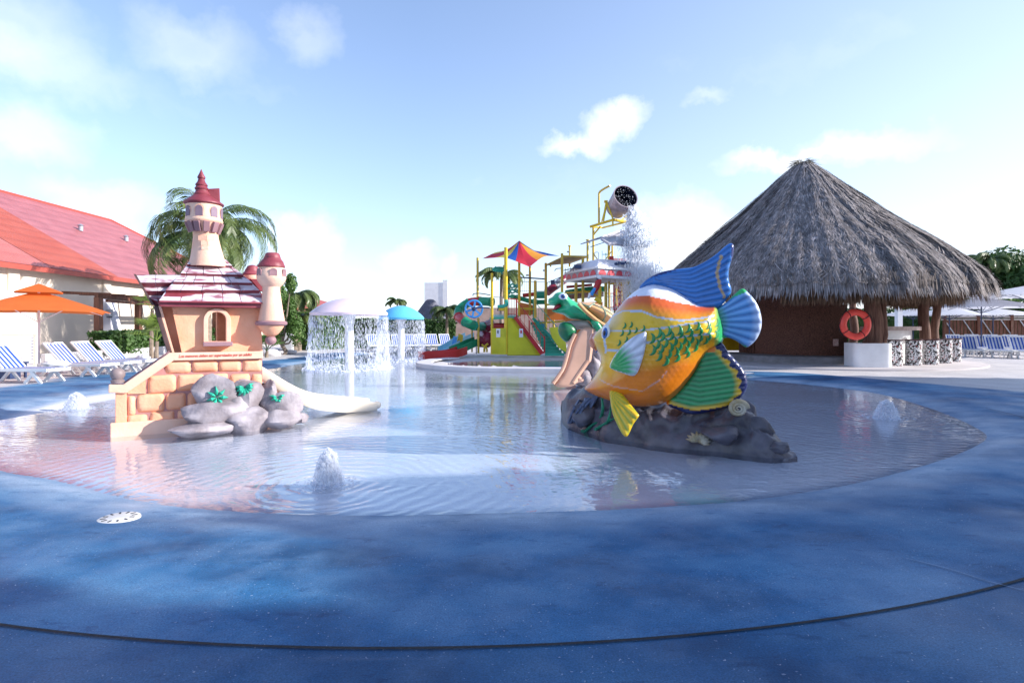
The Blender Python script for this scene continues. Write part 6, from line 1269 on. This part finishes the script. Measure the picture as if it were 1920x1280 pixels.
quad([(918, 596, 26.3), (968, 593, 25.8), (975, 590, 28.6), (925, 590, 28.8)], teal, 'platform'); quad([(918, 599, 26.3), (968, 597, 25.8), (968, 593, 25.8), (918, 595, 26.3)], teal, 'platform_edge')
# red stringer and red stair rail, green stairs, yellow slide side
quad([(963, 596, 25.7), (969, 593, 25.7), (1021, 662, 26.0), (1013, 665, 26.0)], red, 'stringer', .1)
railing((969, 594, 25.8), (1020, 660, 26), (968, 562, 25.8), (1021, 634, 26), 7, red); post(968.5, 560, 596, 25.75, 2.6, red, 'rail_post'); post(1021, 630, 662, 26, 2.6, red, 'rail_post'); post(993, 600, 628, 25.9, 2, red, 'rail_post')
railing((953, 592, 25.8), (968, 594, 25.8), (953, 560, 25.8), (968, 561, 25.8), 5, red); railing((922, 592, 26.4), (948, 592, 25.8), (922, 556, 26.4), (948, 558, 25.8), 9, greym, .7)
for k in range(11):
    t = k/10; xa = 1022-27*t; xb = 1058-48*t; y = 662-58*t; quad([(xa, y+5, 26.2+2.4*t), (xb, y+5, 26.2+2.4*t), (xb, y-.5, 26.2+2.4*t), (xa, y-.5, 26.2+2.4*t)], teal, 'stair_tread', .25)
quad([(1058, 662, 26.1), (1062, 658, 26.1), (1001, 594, 28.5), (997, 598, 28.5)], teal, 'stringer', .1); railing((1060, 659, 26.1), (1003, 594, 28.5), (1060, 630, 26.1), (1003, 566, 28.5), 8, teal, .8)
post(1001, 560, 598, 28, 4, teal, 'rail_post')
inflate_y = [(1030, 614), (1048, 613), (1058, 625), (1064, 662), (1048, 652), (1035, 632)]; quad([(x, y, 25.9) for x, y in inflate_y], panelyellow, 'slide_side', .25)
# blue wheel
wc = Q_(888.6, 579, 26.2); sw = 26.2/FPX; g = MB(); n1_, n2_ = 32, 8
for i in range(n1_):
    for j in range(n2_): a_, b_ = 6.2832*i/n1_, 6.2832*j/n2_; rr = (15.8+1.9*math.cos(b_))*sw; g.v.append((wc.x+rr*math.cos(a_), wc.y+.06*math.sin(b_), wc.z+rr*math.sin(a_)))
g.f = [(i*n2_+j, ((i+1) % n1_)*n2_+j, ((i+1) % n1_)*n2_+(j+1) % n2_, i*n2_+(j+1) % n2_) for i in range(n1_) for j in range(n2_)]; wh = g.build('water_wheel', blue, tower, smooth='all')
for k in range(6): a_ = R(60*k+20); MB().bar(wc, wc+Vector((math.cos(a_), 0, math.sin(a_)))*15*sw, .11, .09).build('spoke', blue, wh)
MB().ball(wc+Vector((0, -.05, 0)), (.1, .08, .1), 12, 8).build('hub', navy, wh, smooth='all')
pipe([(888, 577, 25.9), (905, 576.5, 25.9), (918, 577, 26)], 2.4, navy, 'axle'); pipe([(887, 555, 27), (888, 551, 27), (900, 550, 27), (919, 553, 27)], 1.8, navy)
# green and red tube slide winding on the left
def tubeslide(l, wpx, mats, nm='slide_tube', n=14):
    pts = [Vector(q) for q in smoothline([Q_(*p) for p in l], 6, False)]; k = len(mats); N = len(pts)
    for i in range(k):
        a_, b_ = i*(N-1)//k, (i+1)*(N-1)//k; r_ = wpx/2*l[0][2]/FPX; sg = pts[a_:b_+1]; MB().tube(sg, r_, n).build(nm, mats[i], tower, smooth=True); MB().tube([sg[0]-(sg[1]-sg[0]).normalized()*.04, sg[0]+(sg[1]-sg[0]).normalized()*.04], r_*1.1, n).build('flange', mats[i], tower)
tubeslide([(921, 566, 28), (900, 565, 28.5), (878, 568, 28.8), (862, 580, 28.5), (860, 594, 28), (872, 603, 27.2), (888, 610, 27.2), (905, 612, 28), (920, 606, 29)], 17, [green, red, green, green, red, green, teal, maroon])
tubeslide([(905, 628, 28.6), (915, 634, 27.6), (913, 640, 27.6), (900, 640, 27.8)], 21, [maroon, maroon, maroon])
tubeslide([(948, 612, 27.5), (925, 612, 27.8), (915, 616, 28)], 13, [red, maroon])
def flume(l, wpx, m, dpt=.28, nm='flume'):
    pts = [Vector(q) for q in smoothline([Q_(*p) for p in l], 5, False)]; g = MB(); W_ = wpx*l[0][2]/FPX/2; V = []; pr = [(-1, 0), (-.92, .02), (-.8, -dpt*.7), (-.45, -dpt), (.45, -dpt), (.8, -dpt*.7), (.92, .02), (1, 0), (1, -dpt*1.15), (-1, -dpt*1.15)]
    for i, p in enumerate(pts):
        t = (pts[min(i+1, len(pts)-1)]-pts[max(0, i-1)]).normalized(); s_ = t.cross(Vector((0, 0, 1))).normalized()
        V += [p+s_*a_*W_+Vector((0, 0, b_)) for a_, b_ in pr]
    m_ = len(pr); K = len(pts); g.add(V, [(i*m_+j, i*m_+(j+1) % m_, (i+1)*m_+(j+1) % m_, (i+1)*m_+j) for i in range(K-1) for j in range(m_)]+[tuple(range(m_)), tuple((K-1)*m_+j for j in range(m_))[::-1]]); return g.build(nm, m, tower, smooth=True)
flume([(897, 632, 27.9), (880, 638, 27.4), (865, 645, 27), (850, 651, 26.6)], 22, green, .3, 'flume'); flume([(866, 650, 26.4), (850, 655, 25.8), (828, 658, 25.4), (806, 659, 25.2), (788, 660, 25)], 24, red, .3, 'flume')
for px in (893, 875): post(px, 648, 663, 27, 2, navy, 'leg')
pipe([(908, 660, 27), (909, 650, 27), (915, 644, 27)], 4, yellow); pipe([(913, 660, 27), (912, 652, 27), (903, 646, 27)], 3.5, yellow)
# blue and yellow open slide further left
flume([(880, 624, 30), (862, 632, 29.5), (845, 643, 29), (830, 650, 28.6)], 26, mat('pale_aqua_gelcoat', (.3, .62, .75), .3, .05, 3), .3, 'flume'); quad([(855, 650, 29), (866, 650, 29), (868, 628, 29), (860, 625, 29)], yellow, 'slide_side', .2); quad([(846, 652, 28.8), (854, 652, 28.8), (856, 632, 28.8), (850, 630, 28.8)], blue, 'slide_side', .2)
# spray items and mid structure
pipe([(935, 580, 25.6), (944, 580, 25.6), (951, 579, 25.6)], 5.4, yellow, 'water_cannon', 10); MB().tube([Q_(932.5, 580, 25.6), Q_(934.5, 580, 25.6)], .035*2, 10).build('nozzle', navy, tower)
pipe([(949, 562, 25.5), (950, 570, 25.5), (944, 574, 25.6), (934, 575, 25.7)], 7, teal, 'spray_shell', 9)
MB().ball(Q_(936, 505, 28), (.36, .1, .14), 14, 8).build('leaf_spray', teal, tower, smooth='all'); pipe([(928, 500, 28), (936, 506, 28), (943, 514, 28)], 3, teal)
for yy in (536, 546, 556):
    g = MB(); c = Q_(961, yy, 28.6); g.tube([c+Vector((.26*math.cos(a_), .26*math.sin(a_), .08*math.sin(3*a_))) for a_ in np.linspace(0, 6.28, 16)], .045, 6); g.build('spiral_ring', teal, tower, smooth=True)
for a_, b_, m, w0 in (((980, 554, 29), (1006, 551, 29), red, 8), ((1006, 553, 29), (1022, 553, 29), teal, 14), ((976, 562, 28.6), (1008, 564, 28.4), green, 5), ((1026, 548, 29.5), (1040, 537, 29.8), maroon, 16), ((1040, 537, 29.8), (1052, 528, 30), greym, 17), ((1052, 528, 30), (1064, 520, 30.4), maroon, 17)): MB().tube([Q_(*a_), Q_(*b_)], w0/2*28/FPX, 14).build('slide_tube', m, tower, smooth=True)
pipe([(960, 556, 28), (978, 560, 28.5), (1000, 566, 28.6), (1024, 566, 28.6)], 9, green, 'flume')
quad([(972, 590, 28.4), (1002, 590, 28.4), (1002, 572, 28.4), (972, 566, 28.4)], orangep, 'back_panel', .1); quad([(1020, 600, 29), (1062, 600, 29), (1062, 578, 29), (1020, 580, 29)], orangep, 'back_panel', .1)
beam((974, 578, 28), (1004, 580, 28), 4, yellow); beam((1000, 606, 28.6), (1062, 602, 28.6), 3.4, yellow); beam((1022, 571, 28), (1058, 571, 28), 3.4, yellow)
quad([(1008, 616, 29.4), (1026, 616, 29.4), (1026, 602, 29.4), (1008, 602, 29.4)], blue, 'back_panel', .1)
railing((976, 548, 29), (1022, 548, 29), (976, 528, 29), (1022, 528, 29), 12, greym, .6); railing((1026, 548, 29), (1054, 536, 29), (1026, 530, 29), (1054, 518, 29), 6, navy, .7)
beam((976, 520, 28.3), (1022, 523, 28.3), 2.6, navy); pipe([(1040, 508, 28), (1043, 504, 28), (1052, 503, 28)], 1.6, greym); MB().box(Q_(1036, 529, 28), (.18, .15, .2)).build('speaker', navy, tower)
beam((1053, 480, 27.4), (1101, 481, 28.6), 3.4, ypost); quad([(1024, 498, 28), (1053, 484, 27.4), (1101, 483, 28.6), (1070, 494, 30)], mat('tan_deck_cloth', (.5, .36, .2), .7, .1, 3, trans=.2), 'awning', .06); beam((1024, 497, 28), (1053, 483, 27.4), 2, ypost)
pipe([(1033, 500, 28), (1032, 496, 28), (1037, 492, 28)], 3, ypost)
MB().box(Q_(1083, 500, 27.6), (.35, .2, .18)).build('speaker', navy, tower); beam((1057, 507, 27.6), (1090, 500, 28), 1.6, navy, 'rail')
for k in range(6): post(1060+5*k, 503-1.1*k, 512-1.1*k, 27.9, 1, navy, 'baluster')
# big balcony with the red fan frieze
fas = mat('white_fascia_paint', (.74, .72, .78), .4, .05, 3); fan = mat('red_fan_paint', (.65, .07, .09), .45, .08, 4); fgr = mat('grey_panel_paint', (.4, .4, .46), .5, .08, 4)
c0 = (1120, 26.0); c1 = (1062.8, 28.8); c2 = (1199, 27.3); zt_, zb_ = H+112*26/FPX, H+91.5*26/FPX
def hz_(px, Y, z): p = P(px, 612, Y); return Vector((p.x-T0.x, p.y-T0.y, z))
A0, A1, A2 = hz_(*c0, 0), hz_(*c1, 0), hz_(*c2, 0); A3 = A1+A2-A0
for a_, b_, nf in ((A1, A0, 5), (A0, A2, 5)):
    d = (b_-a_); L = d.length; d.normalize(); nr = Vector((d.y, -d.x, 0)); rzz = math.atan2(d.y, d.x); m_ = (a_+b_)/2
    MB().box(m_+Vector((0, 0, (zt_+zb_)/2)), (L, .08, zt_-zb_), rz=rzz).build('fascia', fas, tower)
    MB().box(m_+nr*.05+Vector((0, 0, zt_-.04)), (L+.1, .14, .1), rz=rzz).build('fascia_trim', white, tower); MB().box(m_+nr*.05+Vector((0, 0, zb_+.05)), (L+.1, .14, .1), rz=rzz).build('fascia_trim', white, tower)
    for k in range(nf):
        c = a_+d*L*(k+.5)/nf+nr*.055; W_ = L/nf*.44; z0, z1 = zb_+.14, zt_-.12
        g = MB(); V = [c+d*W_*math.cos(t_)+Vector((0, 0, z0+(z1-z0)*math.sin(t_))) for t_ in np.linspace(0, math.pi, 9)]; g.add([c+Vector((0, 0, z0))]+V, [(0, i, i+1) for i in range(1, 9)]); g.build('fan_emblem', fan, tower)
    g = MB(); c = m_+nr*.048; g.add([c-d*L/2+Vector((0, 0, zb_+.12)), c+d*L/2+Vector((0, 0, zb_+.12)), c+d*L/2+Vector((0, 0, zt_-.1)), c-d*L/2+Vector((0, 0, zt_-.1))], [(0, 1, 2, 3)]); g.build('frieze_panel', fgr, tower)
g = MB(); V = [A0, A2, A3, A1]; g.add([v+Vector((0, 0, zb_+.02)) for v in V]+[v+Vector((0, 0, zb_+.12)) for v in V], [(0, 1, 2, 3), (7, 6, 5, 4)]); g.build('balcony_floor', fgr, tower)
g = MB(); cen = (A0+A3)/2; V2 = [cen+(v-cen)*.72 for v in V]; g.add([v+Vector((0, 0, zt_-.02)) for v in V]+[v+Vector((0, 0, zt_+.42)) for v in V2], [(0, 1, 5, 4), (1, 2, 6, 5), (2, 3, 7, 6), (3, 0, 4, 7), (4, 5, 6, 7)]); g.build('skirt_roof', fas, tower)
pipe([(1152, 498, 26.8), (1158, 493, 26.8), (1168, 494, 26.8), (1176, 492, 26.8), (1178, 500, 26.8)], 5, navy, 'black_pipe'); beam((1152, 494, 26.9), (1178, 493, 26.9), 4, navy)
MB().box(Q_(1146, 486, 27.6), (.2, .2, .28)).build('lantern', red, tower)
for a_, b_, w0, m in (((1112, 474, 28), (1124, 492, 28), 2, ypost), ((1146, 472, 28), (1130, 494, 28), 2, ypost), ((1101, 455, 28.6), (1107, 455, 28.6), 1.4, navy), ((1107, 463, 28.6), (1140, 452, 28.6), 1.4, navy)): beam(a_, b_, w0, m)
pipe([(1114, 482, 28), (1115, 474, 28), (1122, 474, 28), (1122, 486, 28)], 1.2, greym); post(1129, 470, 488, 28, 1, greym, 'baluster'); post(1136, 474, 488, 28, 1.2, teal, 'baluster'); beam((1130, 477, 28), (1139, 477, 28), 1.4, teal)
quad([(1150, 490, 29), (1183, 490, 29), (1183, 484.5, 29), (1150, 484, 29)], mat('pale_red_panel', (.6, .3, .33), .5, .05, 3), 'back_panel', .05)
# grey upper roof
gr_ = mat('grey_translucent_roof', (.5, .5, .56), .35, .1, 3, trans=.2)
quad([(1088, 457, 27.4), (1113, 448, 27.2), (1168, 430, 28.6), (1172, 433, 28.8), (1126, 446, 27.4)], gr_, 'roof_wing', .05); quad([(1127, 446.5, 26.6), (1142, 456, 26.2), (1180, 459, 27.2), (1184, 440, 27.8), (1172, 432, 28.4), (1140, 440, 28.4)], gr_, 'upper_roof', .1); quad([(1129, 447, 27), (1143, 459, 26.7), (1180, 456, 27.8), (1184, 441, 28.6)], fgr, 'roof_soffit', .06)
# bucket frame, hook pipe, bucket
for a_, b_, w0 in (((1107, 425, 28.4), (1150, 412, 27.4), 5), ((1150, 412, 27.4), (1174, 416, 28), 6), ((1107, 425, 28.4), (1130, 427, 29.5), 3.5), ((1130, 427, 29.5), (1174, 416, 28), 3.5), ((1137, 380, 27.6), (1131, 414, 27.4), 4.4), ((1138, 380, 27.6), (1149, 410, 27.2), 3.2), ((1137, 381, 27.6), (1128, 416, 28.4), 2.2), ((1149, 412, 27.4), (1149, 424, 27.4), 3.4), ((1113, 440, 28.6), (1126, 424, 28.2), 3), ((1164, 414, 27.8), (1176, 404, 28.6), 3)): beam(a_, b_, w0, yellow, 'bucket_frame')
MB().box(Q_(1136, 378, 27.6), (.16, .16, .1)).build('bearing', yellow, tower)
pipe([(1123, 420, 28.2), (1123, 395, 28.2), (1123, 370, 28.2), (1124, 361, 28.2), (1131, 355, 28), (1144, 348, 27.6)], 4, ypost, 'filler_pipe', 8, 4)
bo = Q_(1173.5, 368, 26.9); bb = Q_(1151, 397, 28.1); ax = (bo-bb).normalized(); L = 1.15; q_ = ax.to_track_quat('Z', 'Y').to_matrix(); g = MB()
pr = [(.5, 0), (.56, L*.55), (.62, L), (.58, L), (.53, L*.5), (.48, .06), (.0, .06)]; V = []
g.lathe(pr+[], (0, 0, 0), 30, cap=False); g.lathe([(.001, 0), (.5, 0)], (0, 0, 0), 30, cap=False); g.v = [tuple(bo-ax*L+q_ @ Vector(p)) for p in g.v]
bkt = g.build('tipping_bucket', mat('grey_brown_bucket_paint', (.33, .27, .3), .35, .25, 4), tower, smooth=True)
g = MB(); g.lathe([(.0, L*.12), (.5, L*.12), (.57, L*.97)], (0, 0, 0), 30, cap=False); g.v = [tuple(bo-ax*L+q_ @ Vector((x*.985, y*.985, z))) for x, y, z in g.v]; g.build('bucket_lining', mat('black_bucket_lining', (.01, .012, .03), .35, .2, 8), bkt, smooth=True)
rnd = random.Random(5); g = MB()
for k in range(80): a_ = rnd.uniform(0, 6.28); r_ = .5*rnd.random()**.5; p = bo-ax*rnd.uniform(-.05, .25)+q_ @ Vector((r_*math.cos(a_), r_*math.sin(a_), 0)); s_ = rnd.uniform(.005, .014); g.ball(p+T0, (s_, s_, s_*2), 5, 3)
tag(g.build('water_drops', dropm), 'scattered water drops flying across the black mouth of the tipped bucket', 'water', None, 'stuff')
g = MB(); lip = Q_(1180, 386, 27)+T0
for k in range(20000):                                                # the falling sheet and its spray
    t = rnd.random()**.8; z = lip.z-t*4.9; sp_ = .22+.95*t; x = lip.x+.1+t*.75+rnd.gauss(0, sp_*.55)*(.7 if t < .2 else 1); y = lip.y+rnd.gauss(0, sp_*.5); L = rnd.uniform(.05, .3); streak(g, (x, y, z), L, rnd.uniform(.012, .05))
for k in range(2600):
    t = rnd.random()**.6; s_ = rnd.uniform(.02, .06)*(1-.3*t); g.ball((lip.x+.1+t*.6+rnd.gauss(0, .1+.3*t), lip.y+rnd.gauss(0, .1+.3*t), lip.z-t*1.9), (s_, s_, s_*1.8), 6, 4)
for k in range(26):
    t = k/25; V0 = len(g.v); rr = .16+.42*t
    for j in range(18): a_ = 6.283*j/18; q = 1+.5*noise.noise(Vector((math.cos(a_)*1.3, math.sin(a_)*1.3, t*7))); g.v.append((lip.x+.08+t*.62+rr*q*math.cos(a_), lip.y+rr*q*math.sin(a_)*.8, lip.z-t*3.6))
    if k: g.f += [(V0-18+j, V0-18+(j+1) % 18, V0+(j+1) % 18, V0+j) for j in range(18)]
tag(g.build('pouring_water', mistm), 'white mass of water pouring from the tipped bucket in a cloud of spray', 'water', None, 'stuff')
# under the balcony
quad([(1150, 582, 30), (1178, 582, 30), (1178, 530, 30), (1150, 530, 30)], maroon, 'back_panel', .1); railing((1136, 580, 28.8), (1178, 575, 28.8), (1136, 550, 28.8), (1178, 550, 28.8), 9, red); railing((1136, 580, 27.6), (1180, 580, 27.6), (1136, 556, 27.6), (1180, 554, 27.6), 8, greym, .7)
beam((1142, 532, 28.2), (1180, 530, 28.2), 4, yellow); beam((1165, 530, 28.2), (1182, 556, 28.2), 2.6, yellow); post(1155, 530, 570, 28.2, 2.2, yellow, 'ladder_rail'); post(1166, 530, 570, 28.2, 2.2, yellow, 'ladder_rail')
for yy in (536, 543, 550, 557): beam((1155, yy, 28.2), (1166, yy, 28.2), 1.4, yellow, 'rung')
quad([(1058, 562, 30), (1132, 556, 30), (1132, 546, 30), (1058, 548, 30)], mat('mottled_brown_panel', (.2, .12, .12), .5, .5, 6, col2=(.3, .28, .3)), 'back_panel', .1); beam((1060, 549, 28.6), (1118, 546, 28.6), 3.5, yellow); beam((1096, 545, 28.2), (1124, 556, 28.2), 2.6, yellow); flume([(1060, 545, 29), (1085, 541, 29), (1110, 538, 29), (1135, 538, 29)], 12, green, .2); beam((1062, 538, 29.4), (1110, 534, 29.4), 5, red)
MB().tube([Q_(1179, 527, 29.4), Q_(1180, 540, 29.4)], .17, 12).build('slide_tube', green, tower, smooth=True); MB().tube([Q_(1176, 548, 29.4), Q_(1182, 556, 29.4)], .2, 12).build('slide_tube', teal, tower, smooth=True)
quad([(1060, 640, 28.5), (1130, 640, 28.5), (1130, 566, 28.5), (1060, 566, 28.5)], orangep, 'back_panel', .1)
# parrot-like spray figure clamped on the front post of the balcony
bird = empty('parrot_figure', P(1120, 560, 25.9), 0, 'red, white and blue parrot figure fixed to the post under the balcony corner', 'figure'); bo_ = P(1120, 560, 25.9)
def QB(px, py, Y=25.9): return P(px, py, Y)-bo_
MB().tube([QB(1125, 521), QB(1122, 530), QB(1117, 542), QB(1113, 550)], [.07, .15, .13, .07], 12).build('body', red, bird, smooth=True); MB().ball(QB(1124, 521), (.11, .11, .13), 12, 8).build('head', whiteplastic, bird, smooth='all')
MB().tube([QB(1116, 540, 25.8), QB(1108, 553, 25.8)], [.06, .1], 8).build('wing', blue, bird, smooth=True); MB().tube([QB(1107, 550, 25.8), QB(1103, 560, 25.8)], [.08, .05], 8).build('wing', whiteplastic, bird, smooth=True); MB().tube([QB(1116, 559), QB(1127, 566)], [.11, .11], 10).build('perch', yellow, bird, smooth=True); MB().ball(QB(1120, 523, 25.8), (.06, .05, .03), 8, 6).build('beak', navy, bird, smooth='all')
# yellow slide end behind the fish tail
ys_ = empty('yellow_slide', P(1385, 662, 27).xy.to_3d(), 0, 'bright yellow slide run-out seen under the fish tail left of the bar', 'slide'); yo = Vector((*P(1385, 662, 27).xy, 0))
def QY(px, py, Y): return P(px, py, Y)-yo
g = MB(); V = []
for k in range(13): t = k/12; px = 1340+82*t; y = 596+26*abs(t-.6)**1.5; V += [QY(px, y, 27+1.2*math.sin(t*3)), QY(px, 657, 26.5+1.2*math.sin(t*3)), QY(px, 657, 27.5+1.2*math.sin(t*3)), QY(px, y, 27.3+1.2*math.sin(t*3))]
g.add(V, [(4*k+j, 4*k+(j+1) % 4, 4*k+4+(j+1) % 4, 4*k+4+j) for k in range(12) for j in range(4)]); g.build('side_wall', yellow, ys_, smooth=True)
g = MB(); g.tube([QY(1340, 630, 26.4), QY(1370, 622, 26.4), (QY(1400, 624, 26.4)), QY(1420, 632, 26.4)], .12, 8); g.build('lip', mat('pale_yellow_paint', (.75, .68, .3), .35, .05, 3), ys_, smooth=True)
# towels left on loungers, a pale scratch in the blue coating
towm = mat('white_towel_cloth', (.7, .7, .72), .9, .06, 8, .4, 40)
for i, (x, y, z, rz, l_) in enumerate(((-12.3, 15.35, .1, .4, 'crumpled white towel heaped beside the orange umbrella table'), (-11.9, 18.35, .46, -.3, 'small rolled white towel on the lounger nearest the fan palm'))):
    g = MB().ball((0, 0, .09), (.24 if i else .3, .13, .1), 20, 12, nz=.35, seed=5+i, fr=2.6); o = g.build('towel', towm, None, smooth='all'); o.location = (x, y, z+(.3 if i == 0 else -.06)); o.rotation_euler[2] = rz; tag(o, l_, 'towel')
sp_ = smoothline([G(1700, 1046, .096)[:2], G(1780, 1066, .096)[:2], G(1850, 1088, .096)[:2], G(1935, 1110, .096)[:2]], 8, False)
tag(strip(sp_, -.004, .004, .0975).build('paint_scratch', mat('pale_scratch_paint', (.16, .24, .36), .7, .3, 30)), kind='structure')
